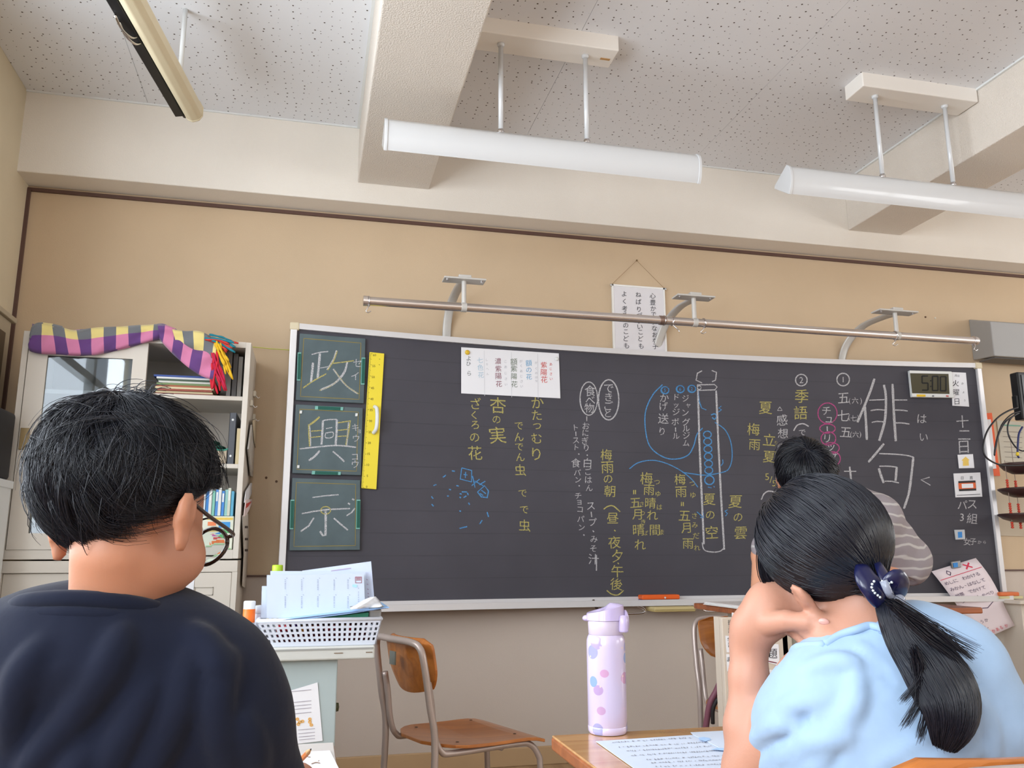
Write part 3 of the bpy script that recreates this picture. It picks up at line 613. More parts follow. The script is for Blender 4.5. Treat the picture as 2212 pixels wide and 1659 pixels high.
MB().prism([board(.014)(*nf(*q)) for q in ((402,1160),(456,1152),(462,1192),(412,1200))], np.array([0, -.014, 0])).build('clip_body', mat('clip_silver', (150, 152, 154), .3, metal=.8), ct, bevel=.003)
MB().prism([board(.029)(*nf(*q)) for q in ((424,1168),(450,1164),(452,1190),(428,1194))], np.array([0, -.002, 0])).build('clip_centre', mat('tag_blue', (60, 140, 214), .5), ct)
# yellow eraser cleaner and towel rails hanging under the tray
cx0, cx1 = atY(1405, 1310, -.12), atY(1493, 1310, -.12)
ec = thing('eraser_cleaner', 'pale yellow box hanging under the tray below the orange eraser', 'box', ((cx0[0]+cx1[0])/2, -.13, cx0[2]-.02))
zb = float(atY(1450, 1322, -.17)[2]); box('cleaner_box', (cx0[0], -.17, zb), (cx1[0], -.07, ZB0-.036), mat('cleaner_yellow', (188, 168, 112), .5), ec, bevel=.005)
box('cleaner_lid', (cx0[0]-.003, -.174, ZB0-.05), (cx1[0]+.003, -.066, ZB0-.037), mat('cleaner_yellow_lid', (202, 184, 132), .5), ec, bevel=.003)
m_chr = mat('chrome', (215, 212, 212), .18, metal=1)
rl_ = thing('towel_rail', 'bent chrome rail hanging under the tray left of the pale yellow box', 'rail', atY(1360, 1322, -.1))
f = lambda x, y, Y=-.11: atY(x, y, Y)
MB().tube(smoothpath([f(1282,1296,-.06), f(1284,1306,-.07), f(1292,1318,-.08)], 5), .006, 8).build('rail_bracket', mat('bracket_brown', (80, 66, 56), .5, metal=.4), rl_, smooth=True)
MB().tube(smoothpath([f(1330,1324), f(1352,1326), f(1385,1325), f(1394,1320), f(1388,1313), f(1378,1309), f(1388,1307), f(1410,1306,-.09)], 6), .0055, 10).build('rail_tube', m_chr, rl_, smooth=True)
rl2 = thing('towel_rail', 'short chrome rail right of the pale yellow box above the rear chair', 'rail', atY(1540, 1320, -.1))
MB().tube(smoothpath([f(1494,1306,-.09), f(1512,1314), f(1524,1320), f(1545,1321), f(1600,1322)], 6), .0055, 10).build('rail_tube', m_chr, rl2, smooth=True)
# ================================================================== RAIL OVER THE BOARD
m_steel = mat('brushed_steel', (224, 217, 214), .24, metal=.92); m_brk = mat('bracket_grey', (196, 192, 186), .4, metal=.15)
YBAR = -.55
a, b = atY(790, 648, YBAR), atY(2105, 738, YBAR); zbar = (a[2]+b[2])/2
rod = thing('display_rail', 'long steel tube carried by three curved brackets above the blackboard', 'rail', ((a[0]+b[0])/2, YBAR, zbar))
MB().tube([(a[0], YBAR, zbar), (b[0], YBAR, zbar)], .0185, 20).build('rail_tube', m_steel, rod, smooth=True).modifiers.new('es', 'EDGE_SPLIT')
for x in (a[0], b[0]):
    MB().lathe((x-.012, YBAR, zbar), [(.012, 0), (.0215, .002), (.0215, .020), (.0190, .024), (.0190, .028)], 20, (1, 0, 0)).build('end_cap', m_steel, rod, smooth=False)
for px in (1432,):
    x = atY(px, 690, YBAR)[0]; MB().lathe((x-.02, YBAR, zbar), [(.0185, 0), (.0210, .002), (.0210, .030), (.0185, .032)], 20, (1, 0, 0)).build('joint_sleeve', mat('sleeve_bronze', (150, 128, 118), .35, metal=.8), rod)
for i, (pxc, base, l, r) in enumerate(((1002, 968, 957, 1047), (1500, 1418, 1460, 1540), (1937, 1818, 1895, 1977))):
    cx = atY(pxc, 650+i*35, YBAR)[0]; bx = None
    bz = ZB1+.01
    q = atY(base, [738, 765, 783][i], -.06); bxx = q[0]
    pz = float(atY(pxc, [606, 643, 675][i], YBAR)[2]); w = (atY(r, 607, YBAR)[0]-atY(l, 604, YBAR)[0])/2
    names = ('left end', 'middle', 'right end')
    # strap arm from behind the board's top, up and forward to the plate (same part group)
    pp = [((964,738),(966,700),(972,664),(981,640),(990,622),(998,612),(1002,608)), ((1418,765),(1424,735),(1438,700),(1452,680),(1470,662),(1488,652),(1499,645)), ((1818,783),(1826,750),(1845,722),(1868,702),(1900,688),(1925,680),(1938,676))][i]
    pp = [atY(q_[0], q_[1], y_) for q_, y_ in zip(pp, (-.006, -.02, -.06, -.14, -.28, -.42, -.5))]
    path = smoothpath([pp[0]+np.array([-.01, .002, -.10])]+pp, 7)
    MB().tube(path, .022, 10, flat=.25, up=(0, 1, 0)).build('curved_arm', m_brk, rod, smooth=True)
    pl = MB().box((cx-w, YBAR-.035, pz-.004), (cx+w, YBAR+.035, pz+.004)).build('bracket_plate', m_brk, rod, bevel=.002)
    MB().box((cx-.028, YBAR-.03, pz+.004), (cx+.028, YBAR+.03, pz+.018)).build('bracket_cap', m_brk, rod, bevel=.004)
    h = MB(); h.tube([(cx, YBAR, pz), (cx, YBAR, zbar+.012)], .0105, 14); h.lathe((cx-.012, YBAR, zbar), [(.0185, 0), (.0205, .001), (.0205, .023), (.0185, .024)], 18, (1, 0, 0)); h.build('drop_post', m_brk, rod, smooth=True).modifiers.new('es', 'EDGE_SPLIT')
    for s in (-1, 1):
        MB().lathe((cx+s*w*.82, YBAR-.015, pz-.009), [(.001, 0), (.006, 0), (.006, .006), (.001, .007)], 10).build('bolt', m_chr, rod)
for k, (px, tiltx, lab) in enumerate(((796, -.006, 'small hook ring at the left end of the steel rail'), (1434, .0, 'plain hook ring at the joint of the steel rail, without a swinging hook'), (1452, .012, 'hook ring just right of the rail joint'), (1520, -.012, 'hook ring right of the middle bracket'), (1930, -.014, 'hook ring beside the right bracket'), (2098, -.008, 'hook ring at the right end of the steel rail'))):
    x = float(atY(px, 690, YBAR)[0]); t = thing('rail_hook', lab, 'hook', (x, YBAR, zbar), 'hooks on the steel rail')
    n_ = 20; ring = [(x+tiltx*.3*math.sin(q), YBAR+.0215*math.cos(q), zbar+.0215*math.sin(q)) for q in np.linspace(0, 2*PI, n_)]
    MB().tube(ring, .0022, 6).build('ring', m_chr, t, smooth=True)
    if k != 1:
        MB().tube(smoothpath([(x, YBAR-.004, zbar-.018), (x+tiltx, YBAR-.012, zbar-.034), (x+tiltx*2, YBAR-.014, zbar-.046), (x+tiltx*1.6+.006, YBAR-.014, zbar-.053), (x+tiltx+.014, YBAR-.014, zbar-.046)], 5), .0024, 6).build('hook', m_chr, t, smooth=True)
# ================================================================== HANGING SCROLL BOARD WITH CLASS MOTTO
sc = lambda x, y, Y=-.016: atY(1250+x/4.74, 550+y/4.74, Y)
t = thing('motto_board', 'white framed sheet with three columns of brushed Japanese, hung on a string', 'sign', sc(610, 660))
P = [sc(335,308), sc(880,335), sc(905,1035), sc(362,1020)]; x0 = (P[0][0]+P[3][0])/2; x1 = (P[1][0]+P[2][0])/2; z1 = (P[0][2]+P[1][2])/2; z0 = ZB1-.06
box('backing', (x0, -.014, z0), (x1, -.001, z1), mat('motto_frame', (218, 214, 206), .4), t, bevel=.002)
f = MB()
for lo, hi in (((x0, -.018, z1-.009), (x1, -.013, z1)), ((x0, -.018, z0), (x0+.008, -.013, z1)), ((x1-.008, -.018, z0), (x1, -.013, z1))): f.box(lo, hi)
f.build('frame', mat('motto_frame_white', (236, 234, 230), .3), t)
box('sheet', (x0+.007, -.0155, z0), (x1-.007, -.0138, z1-.008), mat('glossy_sheet', (222, 218, 220), .12), t)
p = Pen(onplane((0, -.0168, 0), (0, 1, 0)))
cc = crop(1250, 550, 4.74)
p.chars([(ch,)+cc(x, y) for ch, x, y in (('心',758,422), ('豊',760,488), ('か',764,552), ('で',768,612), ('す',770,690), ('な',776,755), ('お',780,820), ('な',782,880), ('子',786,940))], 13)
p.chars([(ch,)+cc(x, y) for ch, x, y in (('ね',612,410), ('ば',614,482), ('り',618,560), ('づ',622,618), ('よ',626,680), ('い',628,740), ('こ',634,795), ('ど',636,860), ('も',640,935))], 13.5)
p.chars([(ch,)+cc(x, y) for ch, x, y in (('よ',466,402), ('く',468,478), ('考',470,552), ('え',474,610), ('る',478,665), ('の',482,725), ('こ',484,790), ('ど',487,858), ('も',490,932))], 13.5)
p.build('brush_lettering', mat('ink_black', (62, 60, 66), .9), t)
nail = sc(597, 58)
MB().tube([(x0-.002, -.014, z1-.004), (nail[0], -.012, nail[2]), (x1+.002, -.014, z1-.004)], .0011, 6).build('string', mat('string_tan', (150, 120, 84), .9), t)
MB().lathe((nail[0], -.0, nail[2]), [(.0015, 0), (.0015, .012), (.005, .0125), (.005, .015), (.0001, .016)], 10, (0, -1, 0)).build('nail', mat('nail_brass', (130, 108, 78), .4, metal=.8), t)
for x in (x0, x1): MB().lathe((x+(-.004 if x == x0 else .004), -.012, z1-.006), [(.001, 0), (.006, .002), (.006, .008), (.001, .010)], 10, (0, -1, 0)).build('corner_screw', m_alu, t)
# screws left in the wall
for px, py, lab in ((1999, 685, 'dark screw in the tan wall above the right bracket'), (2020, 687, 'pale plug in the tan wall right of the dark screw'), (575, 1032, 'dark screw head in the wall between cabinet and board, left one'), (597, 1040, 'dark screw head in the wall between cabinet and board, right one')):
    q = atY(px, py, 0); MB().lathe((q[0], .001, q[2]), [(.0001, 0), (.006, .0), (.005, .004), (.0001, .005)], 12, (0, -1, 0)).build('wall_screw', mat('screw_pale', (212, 204, 190), .5) if px == 2020 else mat('screw_dark', (96, 70, 52), .5, metal=.4), None, lab, 'screw')
# lime string between cabinet and board
a, b = atY(541, 749, -.03), atY(640, 757, -.03)
MB().tube([a, (a+b)/2+np.array([0, 0, -.002]), b], .0034, 8, flat=.5).build('tape_band', mat('lime_tape', (196, 206, 74), .5), None, 'lime green band stretched from the cabinet top to the blackboard', 'tape')

# ================================================================== HANGING BOARD LIGHTS
m_lampw = mat('lamp_enamel', (208, 209, 210), .22, coat=.5)
def board_light(xl, xr, Y, z, rx, bx0, bx1, lab, group='hanging blackboard lights'):
    t = thing('hanging_light', lab, 'light', ((xl+xr)/2, Y, z), group)
    prof = [(-.075, .035), (-.062, .052), (.02, .058), (.060, .030), (.072, -.055), (.058, -.062), (-.020, -.072), (-.066, -.030)]
    # front bulging reflector: closed section swept along X
    sec = smoothpath([(-.030, .062), (-.048, .045), (-.056, .018), (-.054, -.015), (-.044, -.045), (-.034, -.062)], 5)
    back = [(.064, .004), (.060, .016)]
    S_ = [tuple(v) for v in sec]+back
    n = len(S_); m = MB(); vs = [(xl+.012, Y+y, z+h) for y, h in S_]+[(xr-.012, Y+y, z+h) for y, h in S_]
    m.add(vs, [(i, (i+1) % n, n+(i+1) % n, n+i) for i in range(n)]); o = m.build('reflector', m_lampw, t, smooth=True); o.modifiers.new('es', 'EDGE_SPLIT').split_angle = .6
    for x, s in ((xl, 1), (xr-.012, 1)):
        m = MB(); vs = [(x, Y+y*1.06, z+h*1.06) for y, h in S_]+[(x+.012, Y+y*1.06, z+h*1.06) for y, h in S_]
        m.add(vs, [tuple(range(n)), tuple(range(2*n-1, n-1, -1))]+[(i, (i+1) % n, n+(i+1) % n, n+i) for i in range(n)]); m.build('end_plate', m_lampw, t, bevel=.002)
    for x in rx:
        MB().tube([(x, Y, z+.085), (x, Y, ZC-.062)], .0095, 14).build('stem', m_lampw, t, smooth=True)
        MB().lathe((x, Y, ZC-.064), [(.0095, -.012), (.014, -.008), (.015, 0), (.012, .002)], 14).build('stem_collar', m_lampw, t, smooth=True)
        k = MB(); k.lathe((x, Y, z+.050), [(.006, 0), (.014, .006), (.015, .016), (.010, .020), (.013, .026), (.013, .034), (.010, .040)], 14); k.build('swivel_joint', m_chr, t, smooth=True)
    box('ceiling_box', (bx0, Y-.062, ZC-.064), (bx1, Y+.062, ZC+.004), mat('ceiling_box_cream', (238, 232, 224), .5), t, bevel=.004)
    return t
zl = FL+1.704; YL = -1.07
A = lambda px, py: float(atY(px, py, YL)[0])
board_light(A(828, 300), A(1503, 372), YL, zl, (A(1082, 90), A(1264, 118)), .60, float(atZ(1333, 110, ZC-.05)[0]), 'white hanging light bar with two stems, left one, crossing the near ceiling beam')
box('maker_label', (0, 0, 0), (.001, .001, .001), m_white).name; bpy.data.objects.remove(bpy.data.objects['maker_label'])
xx = A(1692, 402); board_light(xx, xx+1.235, YL, zl-.003, (A(1890, 210), A(2040, 228)), 2.30, 2.878, 'white hanging light bar at the right edge, its end cut by the frame')
q = atZ(1307, 128, ZC-.065)
box('caution_label', (q[0]-.02, q[1]-.006, ZC-.0655), (q[0]+.02, q[1]+.006, ZC-.064), mat('label_ochre', (190, 146, 92), .7), bpy.data.objects['hanging_light'])
# cream fitting running away overhead at the upper left
zc2 = 2.62
P0 = atZ(208, -130, zc2); P1 = atZ(418, 250, zc2)
t = thing('ceiling_fitting', 'long cream fitting with a black side channel hanging under the left ceiling', 'light', (P0+P1)/2)
d = (P1-P0); d[2] = 0; Ln = np.linalg.norm(d); d /= Ln; s = np.array([d[1], -d[0], 0.]); up = np.array([0, 0, 1.])
def sweep(sec, a, b, n_extra=0):
    m = MB(); n = len(sec); vs = [a+s*u+up*v for u, v in sec]+[b+s*u+up*v for u, v in sec]
    return m.add(vs, [tuple(range(n)), tuple(range(2*n-1, n-1, -1))]+[(i, (i+1) % n, n+(i+1) % n, n+i) for i in range(n)])
K = 1.0
sec = [(u*K, v*K) for u, v in ((-.022, .06), (-.030, .0), (-.022, -.020), (.0, -.030), (.024, -.022), (.036, -.004), (.036, .03), (.02, .06))]
m_crm = mat('fitting_cream', (214, 200, 168), .45)
o = sweep(sec, P0, P1-d*.012).build('cream_body', m_crm, t, bevel=.004, smooth=False)
o = sweep([(u*1.05, v*1.05) for u, v in sec], P1-d*.014, P1).build('end_cap', m_crm, t, bevel=.006)
blkc = [(u*K, v*K) for u, v in ((-.070, .045), (-.076, .006), (-.064, -.014), (-.034, -.010), (-.030, .045))]
Q0 = P0+d*.0; m_blk = mat('fitting_black', (26, 28, 30), .4)
sweep(blkc, P0+d*.10, P1-d*.01).build('black_channel', m_blk, t, bevel=.002)
MB().lathe(P1-s*.033+up*.004-d*.012, [(.0001, 0), (.012, 0), (.012, .02), (.0001, .02)], 12, d).build('channel_knob', m_blk, t)
kk = P0+d*(Ln*.36)
for u in (0, .035): MB().tube(smoothpath([kk-s*.060-up*.02-d*u, kk-s*.056-up*.034-d*(u-.05), kk-s*.044-up*.030-d*(u-.10), kk-s*.038-up*.0-d*(u-.14)], 5), .004, 8).build('metal_clasp', m_chr, t, smooth=True)
for k in (.25, .8): MB().tube([P0+d*Ln*k+up*.03, P0+d*Ln*k+up*(ZC-zc2)], .009, 10).build('hanger_rod', m_white, t, smooth=True)
rr = P1-d*.07-up*.0195+s*.004
MB().box(rr-np.array([.012, .02, .0015]), rr+np.array([.012, .02, -.0004])).build('red_label', mat('faded_red', (206, 160, 134), .8), t)

# ================================================================== STEEL CABINET WITH SCARF
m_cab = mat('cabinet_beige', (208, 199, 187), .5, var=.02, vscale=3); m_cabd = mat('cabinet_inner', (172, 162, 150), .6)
YC = -.38; cab = lambda px, py, Y=YC: atY(px, py, Y)
CX0, CX1 = float(cab(52, 712)[0]), float(cab(543, 740)[0]); CZ1 = float(cab(543, 740)[2]); CZ0 = float(cab(515, 1207)[2]); T_ = .022
t = thing('upper_cabinet', 'beige steel cabinet, upper unit with a glass sliding door and open right bay', 'cabinet', ((CX0+CX1)/2, -.19, CZ0))
CABU = t
box('side_panel', (CX0, YC, CZ0), (CX0+T_, -.01, CZ1), m_cab, t, bevel=.002); box('side_panel', (CX1-T_, YC, CZ0), (CX1, -.01, CZ1), m_cab, t, bevel=.002)
box('top_panel', (CX0+T_, YC, CZ1-.024), (CX1-T_, -.01, CZ1), m_cab, t); box('bottom_panel', (CX0+T_, YC, CZ0), (CX1-T_, -.01, CZ0+.035), m_cab, t)
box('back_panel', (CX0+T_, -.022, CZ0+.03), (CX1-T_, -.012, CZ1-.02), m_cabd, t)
sh = [float(cab(420, 856)[2]), float(cab(490, 1006)[2])]
for z in sh: box('shelf', (CX0+T_, YC+.012, z-.009), (CX1-T_, -.022, z+.009), m_cab, t, bevel=.002)
# sliding glass door over the left two thirds
dx0 = CX0+T_+.004; dx1 = float(cab(320, 760)[0]); yz0 = CZ0+.036; yz1 = CZ1-.026
fr = MB(); wl = .075; st = float(cab(285, 800)[0])
gx0 = float(cab(100, 800)[0]); gz1 = float(cab(200, 772)[2]); gz0 = float(cab(75, 1152)[2])
dy0, dy1 = YC-.004, YC+.014
fr.box((dx0, dy0, yz0), (gx0, dy1, yz1)); fr.box((st, dy0, yz0), (dx1, dy1, yz1)); fr.box((gx0, dy0, gz1), (st, dy1, yz1)); fr.box((gx0, dy0, yz0), (st, dy1, gz0))
dr = fr.build('sliding_door', m_cab, t)
box('glass_pane', (gx0-.004, dy0+.007, gz0-.004), (st+.004, dy0+.011, gz1+.004), mat('cabinet_glass', (196, 208, 216), .02, trans=1, ior=1.52), dr)
hp = cab(53, 948, dy0)
h = box('door_handle', (hp[0]-.016, dy0-.006, hp[2]-.042), (hp[0]+.016, dy0+.002, hp[2]+.042), mat('handle_tan', (160, 138, 98), .4, metal=.3), dr, bevel=.002)
# inner cupboard contents visible dimly behind the glass
LZ0, LZ1 = .04, CZ0-.006
t = thing('lower_cabinet', 'beige steel cabinet, lower unit with two solid sliding doors and label holders', 'cabinet', ((CX0+CX1)/2, -.19, 0))
box('carcass', (CX0, YC+.02, LZ0), (CX1, -.01, LZ1), m_cab, t, bevel=.002); box('plinth', (CX0+.01, YC+.03, 0), (CX1-.01, -.02, LZ0), mat('plinth_grey', (120, 112, 104), .6), t)
box('top_rail', (CX0, YC, LZ1-.045), (CX1, YC+.022, LZ1), m_cab, t, bevel=.002)
for x0, x1, yy in ((CX0, CX0+.02, YC), (CX1-.02, CX1, YC)): box('front_stile', (x0, yy, LZ0), (x1, YC+.022, LZ1-.045), m_cab, t)
mid = (CX0+CX1)/2
for x0, x1, dy, lp in ((CX0+.021, mid+.02, .012, (78, 1290)), (mid-.02, CX1-.021, .002, (440, 1277))):
    d_ = box('sliding_door', (x0, YC+dy, LZ0+.02), (x1, YC+dy+.012, LZ1-.047), m_cab, t, bevel=.002)
    q = cab(lp[0], lp[1], YC+dy); m = MB()
    for lo, hi in (((-.035, -.016), (.035, -.013)), ((-.035, .013), (.035, .016)), ((-.035, -.016), (-.032, .016)), ((.032, -.016), (.035, .016))): m.box((q[0]+lo[0], YC+dy-.003, q[2]+lo[1]), (q[0]+hi[0], YC+dy+.001, q[2]+hi[1]))
    m.build('label_holder', mat('holder_steel', (168, 160, 148), .4, metal=.4), d_)
# white calendar sheet taped on the lower cabinet
q0, q1 = atY(386, 1235, YC-.004), atY(414, 1330, YC-.004)
t = thing('calendar_sheet', 'white ruled sheet hanging on the lower cabinet door, beside the boy with glasses', 'paper', ((q0[0]+q1[0])/2, YC-.002, q1[2]-.05))
box('sheet', (q0[0]-.16, YC-.0015, q1[2]-.08), (q1[0], YC+.0005, q0[2]+.01), m_paper, t)
m = MB()
for i in range(7): m.box((q0[0]-.155, YC-.0022, q1[2]-.07+i*.022), (q1[0]-.004, YC-.0014, q1[2]-.069+i*.022))
m.build('printed_rules', mat('rule_grey', (176, 184, 190), .9), t)
# ---- contents of the open bay (every book and file on its own)
def book(name, lo, hi, col, lab, cat='book', group=None, tilt=0, spine=None, rough=.6):
    t = thing(name, lab, cat, ((lo[0]+hi[0])/2, (lo[1]+hi[1])/2, lo[2]), group)
    cv = mat('cover_%d_%d_%d' % tuple(col), col, rough)
    w, d_, h = hi[0]-lo[0], hi[1]-lo[1], hi[2]-lo[2]; th = min(.0025, min(w, h)*.25)
    m = MB()
    if w < h: m.box(lo, (lo[0]+th, hi[1], hi[2])); m.box((hi[0]-th, lo[1], lo[2]), hi); m.box((lo[0]+th, lo[1], lo[2]), (hi[0]-th, lo[1]+.003, hi[2]))
    else: m.box(lo, (hi[0], hi[1], lo[2]+th)); m.box((lo[0], lo[1], hi[2]-th), hi); m.box((lo[0], lo[1], lo[2]+th), (hi[0], lo[1]+.003, hi[2]-th))
    m.build('cover', cv, t)
    g = .0016
    if w < h: box('pages', (lo[0]+th, lo[1]+.003, lo[2]+.003), (hi[0]-th, hi[1]-.003, hi[2]-.003), mat('book_pages', (226, 220, 204), .9), t)
    else: box('pages', (lo[0]+.003, lo[1]+.003, lo[2]+th), (hi[0]-.003, hi[1]-.003, hi[2]-th), mat('book_pages', (226, 220, 204), .9), t)
    if spine:
        for (u0, v0, u1, v1, sc_) in spine:
            box('spine_label', (lo[0]+w*u0, lo[1]-.0008, lo[2]+h*v0), (lo[0]+w*u1, lo[1]+.001, lo[2]+h*v1), mat('cover_%d_%d_%d' % tuple(sc_), sc_, .6), t)
    return t
z0 = sh[0]+.009; sx0, sx1 = float(cab(332, 830)[0]), float(cab(462, 830)[0])
flat = [((128, 60, 52), 'dark red'), ((206, 190, 150), 'cream'), ((150, 76, 60), 'brick red'), ((214, 200, 160), 'pale yellow'), ((166, 96, 66), 'rust'), ((118, 140, 92), 'olive green'), ((206, 204, 196), 'off-white'), ((74, 92, 74), 'dark green'), ((216, 216, 214), 'white')]
z = z0; ordn = ('lowest', 'second from the bottom', 'third from the bottom', 'fourth from the bottom', 'fifth from the bottom', 'sixth from the bottom', 'seventh from the bottom', 'second from the top', 'under the blue one')
for k, (col_, nm) in enumerate(flat):
    h = .0075; book('file_folder', (sx0+.012*random.random(), YC+.03+.01*random.random(), z), (sx1-.012*random.random(), -.06, z+h), col_, '%s flat file in the top-shelf stack, %s' % (nm, ordn[k]), 'file', 'flat files stacked on the cabinet top shelf'); z += h+.0008
book('file_folder', (sx0-.01, YC+.04, z), (sx1-.03, -.07, z+.008), (60, 84, 150), 'blue file lying on top of the flat stack under the scarf', 'file', 'flat files stacked on the cabinet top shelf')
# grey upright files at the right of the top shelf
x = float(cab(487, 830)[0])
for k, w in enumerate((.016, .018, .016)):
    book('upright_file', (x+k*.021, YC+.05, z0), (x+k*.021+w, -.08, z0+.20-.012*k), ((120, 116, 112), (92, 90, 90), (140, 136, 130))[k], ('grey upright file beside the scarf fringe on the top shelf', 'dark grey upright file in the middle of the three on the top shelf', 'pale grey upright file at the cabinet side on the top shelf')[k], 'file', 'upright files on the cabinet top shelf')
# second shelf
z0 = sh[1]+.009; bx = float(cab(491, 950)[0]); q = float(cab(500, 888)[2])
t = thing('ring_binder', 'grey ring binder with two white dots on its spine, standing on the middle shelf', 'binder', (bx+.015, -.25, z0))
m = MB(); m.box((bx, YC+.04, z0), (bx+.027, YC+.043, q)); m.box((bx, YC+.04, z0), (bx+.003, -.10, q)); m.box((bx+.024, YC+.04, z0), (bx+.027, -.10, q)); m.build('cover', mat('binder_grey', (78, 80, 86), .5), t, bevel=.001)
box('pages', (bx+.004, YC+.05, z0+.005), (bx+.022, -.11, q-.006), mat('book_pages', (226, 220, 204), .9), t)
for zz in (z0+.035, q-.03): MB().lathe((bx+.013, YC+.0402, zz), [(.0001, 0), (.005, 0), (.004, .002), (.0001, .0025)], 12, (0, -1, 0)).build('spine_dot', m_white, t)
book('upright_file', (bx+.032, YC+.04, z0), (bx+.046, -.09, z0+.15), (196, 178, 140), 'cream upright file right of the ring binder on the middle shelf', 'file')
x0_, x1_ = float(cab(462, 985)[0]), float(cab(487, 985)[0]); zt_ = float(cab(475, 970)[2])
t = thing('storage_box', 'small beige open box on the middle shelf holding a green cloth bag', 'box', (x0_-.05, -.25, z0))
m = MB(); m.box((x0_-.16, YC+.04, z0), (x1_, YC+.044, zt_)); m.box((x0_-.16, -.14, z0), (x1_, -.136, zt_)); m.box((x0_-.16, YC+.044, z0), (x0_-.156, -.14, zt_)); m.box((x1_-.004, YC+.044, z0), (x1_, -.14, zt_)); m.box((x0_-.16, YC+.04, z0), (x1_, -.136, z0+.004)); m.build('box_wall', mat('box_beige', (176, 160, 138), .6), t)
t = thing('green_bag', 'crumpled dark green cloth bag on the beige box of the middle shelf', 'bag', (x0_-.05, -.25, zt_))
m = MB()
for cx_, cz_, rx_, rz_ in ((-.02, .012, .05, .016), (.03, .014, .035, .014), (-.07, .016, .04, .016), (.01, .034, .03, .012), (-.04, .032, .045, .012)): m.ell((x0_-.03+cx_, -.27, zt_+cz_), (rx_, .06, rz_))
o = m.build('cloth', mat('bag_green', (24, 84, 66), .7, bump=.5, bscale=30), t, smooth=True)
m = MB(); m.tube(smoothpath([(x0_-.06, -.33, zt_+.03), (x0_-.02, -.345, zt_+.008), (x0_+.03, -.34, zt_-.0), (x0_+.055, -.335, zt_+.01)], 6), .004, 6); m.build('drawstring', mat('bag_green_light', (60, 140, 120), .7), t, smooth=True)
# bottom bay books
z0 = CZ0+.036; zb_ = float(cab(480, 1115)[2]); zt_ = float(cab(480, 1052)[2])
x = float(cab(384, 1100)[0]); k = 0
cols = [(206, 214, 210), (120, 176, 156), (214, 222, 220), (96, 150, 190), (176, 206, 186), (216, 214, 200), (90, 160, 140), (200, 210, 216), (66, 130, 196), (214, 216, 214), (130, 190, 170), (84, 140, 204), (220, 220, 214), (70, 136, 210), (150, 196, 190), (206, 208, 190), (98, 170, 200)]
cn = ['white', 'sea green', 'pale grey', 'steel blue', 'light green', 'ivory', 'green', 'silver grey', 'blue', 'off-white', 'mint', 'bright blue', 'cream white', 'vivid blue', 'grey green', 'sand', 'sky blue']
xe_ = CX1-T_-.012; i = 0; n_ = 17; w = (xe_-x)/n_
for i in range(n_):
    book('textbook', (x+i*w, YC+.05+.004*(i % 3), zb_+.004), (x+(i+1)*w-.0012, -.12, zt_-.006*((i*5) % 3)), cols[i], '%s thin book, %s from the right in the lowest cabinet bay' % (cn[i], ['seventeenth', 'sixteenth', 'fifteenth', 'fourteenth', 'thirteenth', 'twelfth', 'eleventh', 'tenth', 'ninth', 'eighth', 'seventh', 'sixth', 'fifth', 'fourth', 'third', 'second', 'first'][i]), 'book', 'thin books in the lowest bay', spine=[(.2, .55, .8, .9, (230, 230, 226))] if i % 2 else None)
t = thing('magazine_case', 'printed magazine case with orange, blue and green panels under the row of thin books', 'box', ((x+xe_)/2, -.25, z0))
x1_ = float(cab(502, 1150)[0]); x0_ = float(cab(400, 1150)[0])
box('case', (x0_, YC+.045, z0), (xe_+.004, -.10, zb_+.002), mat('case_white', (222, 224, 206), .6), t, bevel=.002)
hh = zb_-z0
for u0, v0, u1, v1, cc_ in ((.42, .90, .98, .97, (232, 196, 90)), (.44, .72, .62, .84, (232, 132, 84)), (.68, .66, .93, .84, (64, 150, 214)), (.46, .58, .62, .62, (84, 90, 84)), (.68, .50, .92, .62, (96, 178, 110)), (.45, .40, .62, .52, (208, 70, 64)), (.52, .30, .93, .40, (196, 92, 160)), (.55, .20, .93, .27, (196, 60, 66)), (.52, .06, .93, .16, (224, 116, 58)), (.44, .02, .98, .04, (120, 190, 120))):
    W2 = xe_+.004-x0_; box('printed_panel', (x0_+W2*u0, YC+.0435, z0+hh*v0), (x0_+W2*u1, YC+.046, z0+hh*v1), mat('print_%d_%d' % (cc_[0], cc_[1]), cc_, .6), t)
# papers and tools hanging on the cabinet's right flank
fx = CX1+.004
def hang(name, pts, Y0, th, colr, lab, cat, **k):
    P = [atX(px, py, fx+Y0) for px, py in pts]; t = thing(name, lab, cat, sum(P)/len(P)); MB().prism(P, (th, 0, 0)).build('sheet' if cat == 'paper' else 'body', colr, t, **k); return t, P
hang('plastic_sleeve', [(541,918), (552,912), (564,990), (566,1015), (548,1032), (540,1028), (534,970)], .004, .006, mat('sleeve_clear', (196, 194, 190), .25, spec=.8), 'pale plastic sleeve hanging on the cabinet flank', 'sleeve')
hang('hanging_card', [(545,908), (552,906), (567,1015), (562,1020), (548,950)], .012, .002, mat('card_tan', (206, 188, 160), .7), 'long tan card behind the plastic sleeve', 'card')
hang('paper_scrap', [(530,1062), (541,1043), (552,1046), (535,1083), (527,1086)], .006, .002, m_paper, 'white curled paper scrap on the cabinet flank', 'paper')
t_, P_ = hang('paper_scrap', [(530,1080), (549,1077), (532,1112), (526,1116)], .010, .002, mat('paper_pinkish', (236, 214, 210), .8), 'paper scrap with red print below the white curled one', 'paper')
MB().prism([atX(a_, b_, fx+.0125) for a_, b_ in ((532,1088), (543,1083), (536,1094), (531,1098))], (.001, 0, 0)).build('red_print', mat('ink_red', (206, 74, 66), .9), t_)
t_, P_ = hang('hanging_strip', [(523,1114), (535,1110), (540,1235), (529,1270), (523,1266), (526,1200)], .006, .002, mat('strip_grey', (206, 196, 184), .7), 'long white strip with dark slots hanging on the cabinet flank', 'paper')
